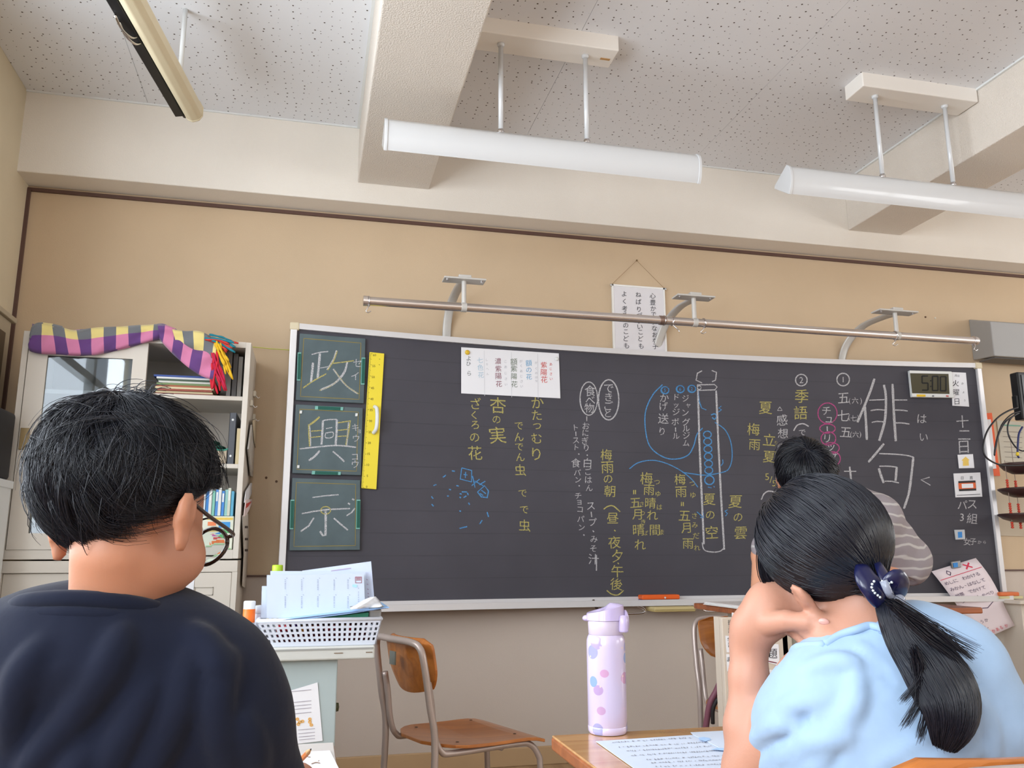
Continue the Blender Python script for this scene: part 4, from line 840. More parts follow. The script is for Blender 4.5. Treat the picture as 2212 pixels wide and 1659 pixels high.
for y in (1138, 1164, 1188): MB().prism([atX(a_, b_, fx+.0085) for a_, b_ in ((529, y-2), (535, y-2), (535, y+3), (529, y+3))], (.001, 0, 0)).build('dark_slot', mat('slot_dark', (70, 58, 52), .8), t_)
for j, (px, py) in enumerate(((549, 852), (542, 872), (548, 902))):
    q = atX(px, py, fx); t_ = thing('magnet_hook', ('pale magnet hook on the cabinet flank, highest', 'pale magnet hook on the cabinet flank, middle', 'pale magnet hook holding the plastic sleeve')[j], 'hook', q)
    MB().box((CX1, q[1]-.02, q[2]-.012), (CX1+.012, q[1]+.02, q[2]+.014)).build('magnet_block', mat('hook_cream', (214, 206, 190), .4), t_, bevel=.003)
    MB().tube(smoothpath([(CX1+.011, q[1], q[2]-.004), (CX1+.022, q[1], q[2]-.016), (CX1+.03, q[1], q[2]-.01)], 4), .002, 6).build('hook_wire', m_chr, t_, smooth=True)
# ---- plaid scarf
def plaid():
    m = bpy.data.materials.new('scarf_plaid'); m.use_nodes = True; n = m.node_tree.nodes; L = m.node_tree.links; b = n['Principled BSDF']; b.inputs['Roughness'].default_value = .9; b.inputs['Sheen Weight'].default_value = .3
    uv = n.new('ShaderNodeUVMap'); sp = n.new('ShaderNodeSeparateXYZ'); L.new(uv.outputs[0], sp.inputs[0])
    def math_(op, a, bb_=None):
        k = n.new('ShaderNodeMath'); k.operation = op
        for i, v in enumerate((a, bb_)):
            if v is None: continue
            if hasattr(v, 'links'): L.new(v, k.inputs[i])
            else: k.inputs[i].default_value = v
        return k.outputs[0]
    u = math_('GREATER_THAN', math_('FRACT', sp.outputs[0]), .5); v = math_('GREATER_THAN', sp.outputs[1], .62)
    def mix(f, a, c):
        k = n.new('ShaderNodeMix'); k.data_type = 'RGBA'; L.new(f, k.inputs[0])
        for i, q in ((6, a), (7, c)):
            if isinstance(q, tuple): k.inputs[i].default_value = rgb(q)
            else: L.new(q, k.inputs[i])
        return k.outputs[2]
    low = mix(u, (96, 58, 118), (204, 122, 158)); high = mix(u, (104, 106, 110), (220, 200, 126)); L.new(mix(v, low, high), b.inputs['Base Color'])
    t = n.new('ShaderNodeTexNoise'); t.inputs['Scale'].default_value = 500; bp = n.new('ShaderNodeBump'); bp.inputs['Strength'].default_value = .3; bp.inputs['Distance'].default_value = .001; L.new(t.outputs[0], bp.inputs['Height']); L.new(bp.outputs['Normal'], b.inputs['Normal'])
    return m
scarf = thing('plaid_scarf', 'purple, pink and yellow plaid scarf with coloured fringe draped over the cabinet top', 'scarf', (CX0+.3, -.35, CZ1))
def strip(top, bot, Y, per, name, v0=0, v1=1, amp=.010, u0=0):
    """cloth strip between two pixel polylines, bulging towards the room and tucked over the cabinet edge"""
    A_ = smoothpath([(x, y, 0) for x, y in top], 8); B_ = smoothpath([(x, y, 0) for x, y in bot], 8); n = min(len(A_), len(B_)); m = MB(); m.raw = True; uv = []; nv = 9; arc = 0; prev = None
    for i in range(n):
        a_, b_ = A_[i], B_[i]; c_ = (a_+b_)/2
        if prev is not None: arc += np.linalg.norm(c_-prev)
        prev = c_
        for j in range(nv):
            w = j/(nv-1); px, py = a_*(1-w)+b_*w, None; q = px
            bul = math.sin(PI*w)**.6
            y_ = Y-.012*bul-amp*.5*math.sin(arc*.11+w*5)-amp*.35*math.sin(w*9+arc*.05)
            m.v.append(tuple(atY(q[0], q[1], y_))); uv.append((u0+arc/per, v1+(v0-v1)*w))
    m.f = [(i*nv+j, i*nv+j+1, (i+1)*nv+j+1, (i+1)*nv+j) for i in range(n-1) for j in range(nv-1)]; m.uv = uv
    return m.build(name, plm, scarf, smooth=True, solid=.006)
plm = plaid()
strip([(66,722),(72,704),(90,700),(120,703),(160,714),(210,708),(260,706),(310,703),(350,702),(362,714)], [(62,745),(66,758),(90,764),(130,765),(170,766),(210,766),(260,752),(310,740),(345,733),(366,728)], YC-.024, 54, 'folded_length', 0, 1.0)
strip([(70,700),(84,706),(130,716),(180,712),(240,716),(300,712),(345,700),(368,706)], [(66,752),(80,760),(130,766),(180,768),(240,760),(300,744),(345,730),(368,722)], YC-.012, 54, 'inner_fold', -.1, .55)
strip([(340,702),(362,704),(388,716),(420,742),(450,758),(470,770)], [(346,732),(356,745),(382,772),(410,796),(440,814),(462,820)], YC-.038, 50, 'hanging_end', 0, .6, amp=.012, u0=.25)
strip([(372,712),(400,716),(430,716),(455,728),(468,745)], [(380,738),(405,748),(430,762),(452,772),(466,776)], YC-.044, 46, 'upper_end', .64, 1.0, amp=.008, u0=.55)
strip([(70,704),(85,698),(110,700),(135,706)], [(85,716),(95,712),(115,710),(138,712)], YC-.01, 40, 'top_turn', .7, 1.0)
fr_cols = [('yellow', (224, 178, 36)), ('red', (206, 36, 54)), ('teal', (26, 120, 136)), ('crimson', (186, 30, 70)), ('ochre', (206, 150, 40))]
for k in range(34):
    nm, cc_ = fr_cols[k % 5]; 
    if k < 12: x0_, y0_, x1_, y1_ = 462+random.uniform(-6, 8), 765+random.uniform(-10, 25), 470+random.uniform(-14, 22), 835+random.uniform(-14, 20); cc_ = (206, 36, 54) if k % 3 else (186, 30, 70)
    elif k < 24: x0_, y0_, x1_, y1_ = 470+random.uniform(-8, 8), 740+random.uniform(-8, 12), 492+random.uniform(-12, 12), 790+random.uniform(-14, 30); cc_ = (224, 178, 36)
    else: x0_, y0_, x1_, y1_ = 455+random.uniform(-14, 14), 728+random.uniform(-6, 8), 505+random.uniform(-16, 14), 750+random.uniform(-20, 14); cc_ = (26, 120, 136) if k % 2 else (196, 60, 50)
    Yf = YC-.05+random.uniform(-.012, .012)
    pts = smoothpath([(x0_, y0_, 0), ((x0_+x1_)/2+random.uniform(-5, 5), (y0_+y1_)/2-3, 0), (x1_, y1_, 0)], 5)
    pp = [atY(q[0], q[1], Yf-.004*math.sin(i*.9)) for i, q in enumerate(pts)]
    MB().tube(pp, [.0042*(1+.25*math.sin(i*1.7)) for i in range(len(pp))], 6).build('fringe_tassel', mat('tassel_%d' % cc_[0], cc_, .85), scarf, smooth=True)
# dark speaker and white basket seen at the very left edge
q = atX(0, 900, -1.16)
q0, q1 = atY(-60, 880, -.55), atY(-6, 1032, -.55)
t = thing('black_speaker', 'black speaker box at the far left edge in front of the wall', 'speaker', ((q0[0]+q1[0])/2, -.45, q1[2]))
box('speaker_body', (XL+.05, -.62, q1[2]), (q1[0]-.0, -.42, q0[2]), mat('speaker_black', (34, 32, 34), .6), t, bevel=.015, segs=3)
box('speaker_grille', (XL+.07, -.628, q1[2]+.02), (q1[0]-.02, -.618, q0[2]-.02), mat('grille_grey', (56, 54, 54), .8, bump=.6, bscale=500), t, bevel=.004)
q2 = atY(8, 1034, -.5)
t = thing('side_shelf', 'white rack at the far left edge carrying the black speaker', 'shelf', (XL+.09, -.52, 0))
box('shelf_top', (XL+.035, -.64, q1[2]-.03), (q2[0]+.005, -.40, q1[2]-.001), m_white, t, bevel=.003); box('shelf_side', (XL+.035, -.63, 0), (XL+.055, -.41, q1[2]-.03), m_white, t); box('shelf_side', (q2[0]-.02, -.63, 0), (q2[0], -.41, q1[2]-.03), m_white, t)
def xf(m, M_):
    m.v = [tuple((M_ @ Vector(v))[:]) for v in m.v]; return m
# ================================================================== GREY TEACHER'S SIDE DESK AND ITS BASKET
m_gd = mat('desk_grey_top', (196, 196, 190), .4, var=.03); m_gb = mat('desk_grey_panel', (168, 180, 180), .45, var=.02)
YD = -1.73; a = atY(700, 1397, YD); ZD = float(a[2]); XD1 = float(atY(810, 1394, YD)[0]); XD0 = -.95
t = thing('side_desk', 'grey steel teacher side desk carrying the white basket, left of the empty wooden chair', 'desk', ((XD0+XD1)/2, YD+.25, 0))
box('desk_top', (XD0, YD, ZD-.032), (XD1, YD+.50, ZD), m_gd, t, bevel=.004); xb = float(atY(727, 1500, YD+.03)[0])
box('top_edge_strip', (XD0, YD-.0015, ZD-.008), (XD1-.004, YD+.002, ZD-.004), mat('edge_strip_grey', (150, 150, 146), .5), t)  # thin darker grey strip along the front edge of the top
box('desk_body', (XD0+.05, YD+.03, .04), (xb, YD+.47, ZD-.032), m_gb, t, bevel=.003); box('plinth', (XD0+.07, YD+.05, 0), (xb-.02, YD+.45, .04), mat('plinth_grey', (120, 112, 104), .6), t)
q = atY(727, 1529, YD+.05); MB().lathe((xb, YD+.06, q[2]), [(.0001, 0), (.011, 0), (.010, .007), (.0001, .009)], 16, (1, 0, 0)).build('lock_knob', mat('knob_olive', (72, 72, 44), .5), t)
for px, py, w in ((728, 1411, 12), (795, 1409, 9)):
    q = atY(px, py, YD-.001); MB().box((q[0]-w*.0006, YD-.0012, q[2]-.001), (q[0]+w*.0012, YD+.001, q[2]+.001)).build('scuff_mark', mat('scuff_brown', (120, 100, 80), .8), t)
# sheet taped to the desk front
yy = YD+.0285; P = [atY(x, y, yy) for x, y in ((600,1500), (686,1474), (697,1600), (640,1607), (600,1612))]
t = thing('taped_sheet', 'white printed sheet taped on the grey desk front above the boy hand', 'paper', sum(P)/5); MB().prism(P, (0, -.001, 0)).build('sheet', m_paper, t)
p = Pen(onplane((0, yy-.002, 0), (0, 1, 0))); q2 = Pen(onplane((0, yy-.002, 0), (0, 1, 0))); c = crop(500, 1180, 3.16)
for k, y in enumerate((985, 1060, 1085, 1108, 1138)): p.line([c(400+k*2, y+8), c(545, y-6)], 1.3)
for k, y in enumerate((1250, 1275, 1298, 1318)): p.line([c(455+k*2, y+4), c(570, y-6)], 1.3)
p.build('printed_lines', mat('print_grey', (164, 158, 168), .9), t)
for x, y in ((450,1180), (466,1200), (456,1215), (485,1195), (535,1180), (535,1200), (545,1220)): q2.ellipse(*c(x, y), 2.6, 2.2, 2.6)
q2.build('printed_pictures', mat('print_ochre', (226, 170, 90), .9), t)
# white mesh basket
bk = crop(480, 1180, 5.529); m_bk = mat('basket_white', (208, 213, 224), .4)
YB0 = YD+.02; ba, bb_ = atY(*bk(560, 1200), YB0), atY(*bk(1820, 1180), YB0); ra, rb = atY(*bk(365, 890), YB0-.012), atY(*bk(1895, 872), YB0-.012)
bz0 = ZD+.001; bz1 = float((ra[2]+rb[2])/2); bx0, bx1, rx0, rx1 = ba[0], bb_[0], ra[0]+.012, rb[0]; dep = .235
t = thing('mesh_basket', 'white plastic mesh basket with papers and markers standing on the grey side desk', 'basket', ((bx0+bx1)/2, YB0+dep/2, bz0))
def lerp(a, b, f): return np.array(a)*(1-f)+np.array(b)*f
c0 = [np.array([bx0, YB0, bz0]), np.array([bx1, YB0, bz0]), np.array([bx1, YB0+dep, bz0]), np.array([bx0, YB0+dep, bz0])]
c1 = [np.array([rx0, YB0-.012, bz1]), np.array([rx1, YB0-.012, bz1]), np.array([rx1, YB0+dep+.012, bz1]), np.array([rx0, YB0+dep+.012, bz1])]
for i in range(4):
    A0, B0, A1, B1 = c0[i], c0[(i+1) % 4], c1[i], c1[(i+1) % 4]; m = MB(); n = 22 if i % 2 == 0 else 14; th = .0026
    nv = np.cross(B0-A0, A1-A0); nv /= np.linalg.norm(nv); out = nv*th
    for k in range(n+1):
        f0, f1 = (k-.27)/n, (k+.27)/n; f0, f1 = max(0, f0), min(1, f1)
        m.prism([lerp(A0, B0, f0), lerp(A0, B0, f1), lerp(A1, B1, f1), lerp(A1, B1, f0)], out)
    for k, (g0, g1) in enumerate(((0, .17), (.28, .36), (.48, .56), (.68, .76), (.87, 1.0))):
        m.prism([lerp(A0, A1, g0), lerp(B0, B1, g0), lerp(B0, B1, g1), lerp(A0, A1, g1)], out*1.15)
    m.build('mesh_wall', m_bk, t)
m = MB(); m.prism(c0, (0, 0, .003)); m.build('basket_floor', m_bk, t)
m = MB()
for i in range(4): m.tube([c1[i], c1[(i+1) % 4]], .0052, 8)
m.build('rim', m_bk, t, smooth=True)
# markers inside
mk = [((196, 30, 50), 'red'), ((210, 40, 60), 'bright red'), ((96, 60, 150), 'purple'), ((222, 150, 50), 'amber'), ((226, 110, 40), 'orange'), ((200, 50, 80), 'crimson'), ((180, 40, 60), 'dark red'), ((196, 60, 70), 'rosy red'), ((206, 180, 120), 'tan'), ((212, 26, 40), 'scarlet'), ((60, 50, 46), 'black'), ((120, 40, 50), 'maroon')]
for i, (cc_, nm) in enumerate(mk):
    x = bx0+.012+(bx1-bx0-.024)*(i+.5)/12; zc_ = bz0+.040+.003*(i % 3); t_ = thing('marker_pen', '%s marker lying in the white mesh basket, %s' % (nm, 'seen through its holes'), 'pen', (x, YB0+.09, zc_-.009), 'markers in the mesh basket')
    MB().lathe((x, YB0+.050, zc_), [(.0001, 0), (.0085, .001), (.0085, .12), (.006, .122), (.0001, .123)], 12, (0, 1, 0)).build('barrel', mat('marker_white', (220, 216, 214), .4), t_, smooth=True)
    MB().lathe((x, YB0+.008, zc_), [(.0001, 0), (.008, .001), (.0095, .046), (.0001, .047)], 12, (0, 1, 0)).build('cap', mat('marker_%d_%d' % (cc_[0], cc_[1]), cc_, .35), t_, smooth=True)
for i, (z_, col_, lab) in enumerate(((.012, (96, 36, 46), 'dark maroon pencil case lying at the bottom of the mesh basket'), (.082, (64, 34, 42), 'dark maroon notebook on top inside the mesh basket'))):
    t_ = thing('pencil_case' if i == 0 else 'notebook', lab, 'case' if i == 0 else 'book', ((bx0+bx1)/2, YB0+.11, bz0+z_-.009))
    if i == 0: box('case_body', (bx0+.012, YB0+.012, bz0+.004), (bx1-.012, YB0+.18, bz0+.026), mat('case_maroon', col_, .7), t_, bevel=.006)
    else:
        box('cover', (bx0+.08, YB0+.004, bz1-.014), (rx1-.02, YB0+.2, bz1-.004), mat('case_maroon2', col_, .7), t_, bevel=.002); box('pages', (bx0+.082, YB0+.006, bz1-.012), (rx1-.022, YB0+.198, bz1-.006), mat('book_pages', (226, 220, 204), .9), t_)
# documents standing in the basket
def sheet(name, pts, Y, th, m_, lab, cat='paper', tilt=0, group=None, cf=bk):
    P = [atY(*cf(*q), Y) for q in pts]; t_ = thing(name, lab, cat, sum(P)/len(P), group); MB().prism(P, (0, th, 0)).build('sheet', m_, t_, bevel=0); return t_, Y
m_bp = mat('bluish_paper', (200, 210, 226), .85)
t_, Y_ = sheet('paper_sheet', [(955,292), (1778,180), (1818,640), (1700,840), (960,840)], YB0+.075, .002, mat('pale_blue_paper', (206, 216, 238), .85), 'pale bluish sheet leaning highest at the back of the basket papers')
p = Pen(onplane((0, Y_-.001, 0), (0, 1, 0))); p.line([bk(1300, 295), bk(1400, 280), bk(1540, 262)], 2); 
for y in (395, 450, 510, 560, 600): p.line([bk(1722+(y-395)*.08, y), bk(1740+(y-395)*.08, y+8)], 2)
p.build('printed_text', mat('print_mauve', (176, 160, 190), .9), t_)
sheet('paper_sheet', [(575,296), (1712,300), (1712,860), (575,860)], YB0+.060, .003, m_bp, 'white sheet second from the front in the basket, its top edge just showing')
sheet('paper_stack', [(474,478), (540,476), (560,860), (462,860)], YB0+.050, .012, m_bp, 'lower white paper stack at the left inside the basket')
t_, Y_ = sheet('paper_stack', [(532,345), (1690,330), (1706,700), (1690,860), (530,860)], YB0+.034, .010, m_bp, 'front white worksheet stack standing in the basket, with columns of small print')
p = Pen(onplane((0, Y_-.001, 0), (0, 1, 0)))
for x in (745, 942, 1135, 1330, 1495):
    for (ya, yb) in ((400, 520), (600, 735)):
        y = ya
        while y < yb: p.line([bk(x, y), bk(x+14, y+4)], 1.5); y += random.choice((14, 17, 20))
        p.line([bk(x+22, ya-22), bk(x+34, ya-16)], 1.4)
for y in (500, 545, 570, 590, 612, 635, 655): p.line([bk(1622, y), bk(1634, y+4)], 1.5)
p.build('printed_text', mat('print_slate', (150, 158, 178), .9), t_)
p = Pen(onplane((0, Y_-.0014, 0), (0, 1, 0))); p.line([bk(1590, 368), bk(1662, 366), bk(1664, 436), bk(1592, 438)], 1.3, closed=True); p.line([bk(1600, 382), bk(1656, 380)], 1.8); p.line([bk(1600, 402), bk(1656, 400)], 1.8); p.build('red_stamp', mat('stamp_red', (150, 40, 50), .9), t_)
p = Pen(onplane((0, Y_-.0012, 0), (0, 1, 0))); p.fill([bk(1555, 456), bk(1610, 458), bk(1612, 488), bk(1590, 492), bk(1556, 482)]); p.build('blue_mark', mat('mark_aqua', (168, 214, 236), .9), t_)
# blue folder resting slantwise across the basket, crumpled white sheet on it
P = [atY(*bk(*q), YB0-.016) for q in ((662, 884), (930, 852), (1985, 722), (2000, 736), (1480, 812), (960, 876), (920, 886))]
t_ = thing('blue_folder', 'light blue folder resting slantwise across the basket rim', 'folder', sum(P)/7); MB().prism(P, (0, .22, 0)).build('folder_cover', mat('folder_blue', (150, 190, 234), .4), t_)
MB().prism([p_+np.array([0, -.0012, -.0012]) for p_ in (atY(*bk(690, 880), YB0-.016), atY(*bk(950, 846), YB0-.016), atY(*bk(1960, 732), YB0-.016), atY(*bk(1960, 737), YB0-.016), atY(*bk(950, 856), YB0-.016))], (0, .01, 0)).build('folder_edge', mat('folder_edge', (84, 96, 130), .5), t_)
P = [atY(*bk(*q), YB0-.004) for q in ((1000, 876), (1380, 830), (1750, 790), (1745, 842), (1200, 868))]
t_ = thing('green_folder', 'dark green folder under the blue one in the basket', 'folder', sum(P)/5); MB().prism(P, (0, .2, 0)).build('folder_cover', mat('folder_green', (30, 110, 84), .5), t_)
m = MB(); m.raw = True; top = [(1522,722), (1600,700), (1690,640), (1770,610), (1832,600), (1880,650), (1912,706)]; bot = [(1540,752), (1610,750), (1690,742), (1770,736), (1830,730), (1880,726), (1905,722)]
for i in range(7):
    for j in range(5):
        w = j/4; q = lerp(top[i], bot[i], w); m.v.append(tuple(atY(*bk(*q), YB0-.02+.03*math.sin(i*1.3+j*1.1)*.5+.02*(1-w))))
m.f = [(i*5+j, i*5+j+1, i*5+j+6, i*5+j+5) for i in range(6) for j in range(4)]
m.build('crumpled_sheet', mat('soft_white_paper', (232, 234, 238), .8), None, 'crumpled white sheet lying on the raised end of the blue folder', 'paper', smooth=True, solid=.0012)
q = atY(*bk(1820, 800), YB0+.02); t_ = thing('tape_holder', 'clear plastic case at the right rim of the basket under the blue folder', 'case', q)
box('case_body', (q[0]-.016, YB0+.004, bz1-.002), (q[0]+.016, YB0+.09, q[2]+.012), mat('clear_plastic', (200, 196, 190), .15, trans=.6, ior=1.45), t_, bevel=.004)
box('case_lid', (q[0]-.016, YB0+.002, q[2]+.012), (q[0]+.034, YB0+.092, q[2]+.017), mat('clear_plastic2', (190, 186, 170), .2), t_, bevel=.002)
# glue stick, small grey jar, lime-capped bottle
q = atY(537, 1345, YD+.06); gx = float(q[0]); gt = float(atY(537, 1298, YD+.06)[2]); r_ = .0145; hg = gt-ZD
t_ = thing('glue_stick', 'white glue stick with an orange label, left of the basket', 'glue', (gx, YD+.06, ZD))
MB().lathe((gx, YD+.06, ZD), [(.0001, 0), (r_, .001), (r_, hg*.68), (r_*.96, hg*.69), (r_, hg*.70), (r_, hg-.002), (r_-.002, hg), (.0001, hg)], 24).build('glue_body', mat('glue_white', (228, 232, 236), .35), t_, smooth=True)
MB().lathe((gx, YD+.06, ZD+hg*.52), [(r_*1.01, 0), (r_*1.02, .0005), (r_*1.02, hg*.30), (r_*1.01, hg*.3005)], 24).build('glue_label', mat('glue_orange', (238, 112, 30), .45), t_, smooth=True)
MB().lathe((gx, YD+.06, ZD+.002), [(r_*1.02, 0), (r_*1.03, .0005), (r_*1.03, .02), (r_*1.02, .0205)], 24).build('glue_base', mat('glue_green', (120, 170, 60), .45), t_, smooth=True)
q = atY(557, 1307, YD+.10); t_ = thing('small_jar', 'small pale grey jar half hidden between glue stick and papers', 'jar', (q[0]+.004, YD+.10, ZD))
hj = float(q[2])-ZD; MB().lathe((q[0]+.006, YD+.10, ZD), [(.0001, 0), (.017, .001), (.017, hj-.02), (.013, hj-.016), (.0001, hj-.015)], 20).build('jar_body', mat('jar_grey', (188, 192, 204), .35), t_, smooth=True)
MB().lathe((q[0]+.006, YD+.10, ZD+hj-.02), [(.0175, 0), (.018, .001), (.018, .018), (.0001, .02)], 20).build('jar_lid', mat('jar_lid', (200, 204, 214), .35), t_, smooth=True)
q0, q1 = atY(600, 1218, YD+.33), atY(600, 1235, YD+.33); t_ = thing('drink_bottle', 'bottle with a lime green cap behind the standing papers', 'bottle', (q0[0], YD+.33, ZD))
hb = float(q1[2])-ZD; MB().lathe((q0[0], YD+.33, ZD), [(.0001, 0), (.030, .002), (.032, .01), (.032, hb*.6), (.029, hb*.72), (.014, hb*.94), (.0125, hb+.004), (.0001, hb+.004)], 24).build('bottle_body', mat('bottle_amber', (206, 190, 120), .15, trans=.5), t_, smooth=True)
MB().lathe((q0[0], YD+.33, ZD+hb-.004), [(.0001, 0), (.0148, .0), (.0150, .002), (.0148, .021), (.013, .023), (.0001, .0235)], 24).build('bottle_cap', mat('lime_cap', (168, 200, 40), .4), t_, smooth=True)
# ================================================================== SCHOOL CHAIRS
m_ply = wood('chair_plywood', (168, 98, 40), (196, 120, 52), .35, .8, 'X', .4); m_tube = mat('chair_tube', (186, 170, 162), .35, metal=.35)
def chair(loc, face, sc_, lab, cat='chair', group='wooden school chairs with grey tubes'):
    """face: heading angle; local +Y is the direction the sitter looks"""
    M_ = Matrix.Translation(Vector(loc)) @ Matrix.Rotation(face-PI/2, 4, 'Z') @ Matrix.Scale(sc_, 4)
    t = thing('school_chair', lab, cat, loc, group)
    def B(m, n_, mt, **k): return xf(m, M_).build(n_, mt, t, **k)
    # seat: plywood board, rounded at the back, square at the front, dished
    m = MB(); m.raw = True; nx, ny = 12, 12; w, d_ = .19, .19
    for s_, zo in ((1, 0), (-1, -.010)):
        for j in range(ny+1):
            v = j/ny*2-1
            ww = w*(1-.0*(v)) if v > -.4 else w*math.sqrt(max(.12, 1-((-.4-v)/.62)**2))
            for i in range(nx+1):
                u = i/nx*2-1; x = u*ww; y = v*d_; z = .375-.010*math.cos(u*PI/2)*math.cos(v*PI/2)-(.012*max(0, (v-.6)/.4)**2)+.006*max(0, -v)
                m.v.append((x, y, z+zo))
    N = (nx+1)*(ny+1)
    for j in range(ny):
        for i in range(nx):
            a_ = j*(nx+1)+i; m.f.append((a_, a_+1, a_+nx+2, a_+nx+1)); m.f.append((N+a_, N+a_+nx+1, N+a_+nx+2, N+a_+1))
    rim = [i for i in range(nx+1)]+[j*(nx+1)+nx for j in range(1, ny+1)]+[ny*(nx+1)+i for i in range(nx-1, -1, -1)]+[j*(nx+1) for j in range(ny-1, 0, -1)]
    for a_, b_ in zip(rim, rim[1:]+rim[:1]): m.f.append((a_, N+a_, N+b_, b_))
    m.raw = False; B(m, 'seat', m_ply, smooth=False, bevel=.002)
    # backrest: curved plywood shield
    m = MB(); nu, nz = 12, 10; zt, zb = .685, .515
    def bw(v): return .160*(1 if v > .5 else math.sqrt(max(.2, 1-((.5-v)/.56)**2*.55))) if v < .86 else .160*(1-.35*((v-.86)/.14)**2)
    for off in (0, -.009):
        for j in range(nz+1):
            v = j/nz; z = zb+(zt-zb)*v; lean = -.185-.05*(z-.38)/.3
            for i in range(nu+1):
                u = i/nu*2-1; m.v.append((u*bw(v), lean-.022*(1-u*u)+.034+off, z-(.02*(1-v)*abs(u)**2)*-1))
    N = (nu+1)*(nz+1)
    for j in range(nz):
        for i in range(nu):
            a_ = j*(nu+1)+i; m.f.append((a_, a_+1, a_+nu+2, a_+nu+1)); m.f.append((N+a_, N+a_+nu+1, N+a_+nu+2, N+a_+1))
    rim = [i for i in range(nu+1)]+[j*(nu+1)+nu for j in range(1, nz+1)]+[nz*(nu+1)+i for i in range(nu-1, -1, -1)]+[j*(nu+1) for j in range(nz-1, 0, -1)]
    for a_, b_ in zip(rim, rim[1:]+rim[:1]): m.f.append((a_, N+a_, N+b_, b_))
    B(m, 'backrest', m_ply, smooth=False, bevel=.002)
    m = MB(); m.box((-.028, -.256, .60), (.010, -.2515, .64)); B(m, 'size_sticker', mat('sticker_grey', (130, 134, 128), .5))
    # rear frame: inverted U, legs to the floor
    bk_ = [(-.168, -.215, 0), (-.168, -.195, .36), (-.168, -.215, .50), (-.164, -.235, .62), (-.150, -.243, .662), (-.110, -.252, .676), (0, -.262, .678), (.110, -.252, .676), (.150, -.243, .662), (.164, -.235, .62), (.168, -.215, .50), (.168, -.195, .36), (.168, -.215, 0)]
    B(MB().tube(smoothpath(bk_, 5), .0108, 12), 'back_frame', m_tube, smooth=True)
    for s_ in (-1, 1):
        fl = [(s_*.150, -.212, .56), (s_*.150, -.20, .50), (s_*.150, -.188, .41), (s_*.152, -.165, .362), (s_*.152, -.12, .352), (s_*.152, .10, .352), (s_*.154, .155, .345), (s_*.158, .185, .31), (s_*.160, .192, .26), (s_*.162, .20, 0)]
        B(MB().tube(smoothpath(fl, 5), .0098, 12), 'leg', m_tube, smooth=True)
        for y in (-.215, .20): B(MB().lathe((s_*(.168 if y < 0 else .162), y, 0), [(.013, 0), (.014, .002), (.013, .022), (.009, .024)], 12), 'foot_cap', mat('foot_rubber', (60, 56, 54), .7), smooth=True)
        for y in (-.10, .11): B(MB().lathe((s_*.135, y, .378), [(.0001, 0), (.006, 0), (.004, .0015), (.0001, .002)], 10), 'seat_rivet', mat('rivet_dark', (96, 66, 48), .4, metal=.5))
    B(MB().tube([(-.16, .196, .16), (.16, .196, .16)], .008, 10), 'stretcher', m_tube, smooth=True); B(MB().tube([(-.152, .05, .345), (.152, .05, .345)], .008, 10), 'seat_bar', m_tube, smooth=True)
    return t
fa = math.atan2(.347, .938)
chair((.39+.20*math.cos(fa)+.03, -1.166+.20*math.sin(fa), 0), fa, 1.0, 'empty wooden school chair turned sideways between the grey desk and the wall')
chair((1.80, -.885, 0), math.radians(-92), 1.0, 'wooden school chair half hidden behind the podium below the board')
# ================================================================== PODIUM
m_top = wood('podium_top_wood', (122, 64, 34), (160, 88, 46), .4, .8, 'X', .3); m_pb = mat('podium_beige', (206, 192, 176), .6, var=.02); m_pg = mat('podium_grey', (150, 146, 132), .6)
PX0, PX1, PY0, PY1, PZ = 1.47, 2.285, -1.50, -1.02, .762
t = thing('podium', 'teacher podium with a reddish wooden top and beige front, in front of the board', 'podium', ((PX0+PX1)/2, (PY0+PY1)/2, 0)); POD = t
box('podium_top', (PX0, PY0, PZ-.020), (PX1, PY1, PZ), m_top, t, bevel=.004)
q0 = float(atY(1562, 1400, -1.44)[0]); q1 = float(atY(1704, 1400, -1.44)[0])
box('front_panel', (q0, -1.44, .0), (q1, -1.42, PZ-.02), m_pb, t, bevel=.003); box('side_panel', (q1-.02, -1.44, 0), (q1+.012, -1.08, PZ-.02), mat('podium_side', (190, 178, 160), .6), t)
box('recessed_panel', (q1+.012, -1.425, .0), (PX1-.06, -1.405, PZ-.02), m_pg, t); box('side_panel', (PX1-.08, -1.405, 0), (PX1-.06, -1.06, PZ-.02), m_pb, t); box('side_panel', (q0, -1.42, 0), (q0+.02, -1.385, PZ-.02), m_pb, t)
t = thing('paper_pile', 'thin pile of white papers on the left end of the podium top', 'paper', (PX0+.1, -1.2, PZ))
for k in range(3): box('sheet', (PX0-.01+.008*k, -1.38+.01*k, PZ+.0005+k*.003), (PX0+.25+.01*k, -1.12+.008*k, PZ+.003+k*.003), mat('podium_paper_%d' % k, ((214, 210, 206), (224, 222, 220), (206, 200, 198))[k], .8), t)
box('dark_folder', (PX0+.11, -1.46, PZ+.0005), (PX0+.40, -1.385, PZ+.008), mat('dark_maroon', (70, 40, 40), .5), None, label='dark maroon folder on the podium top beside the papers', cat='folder')
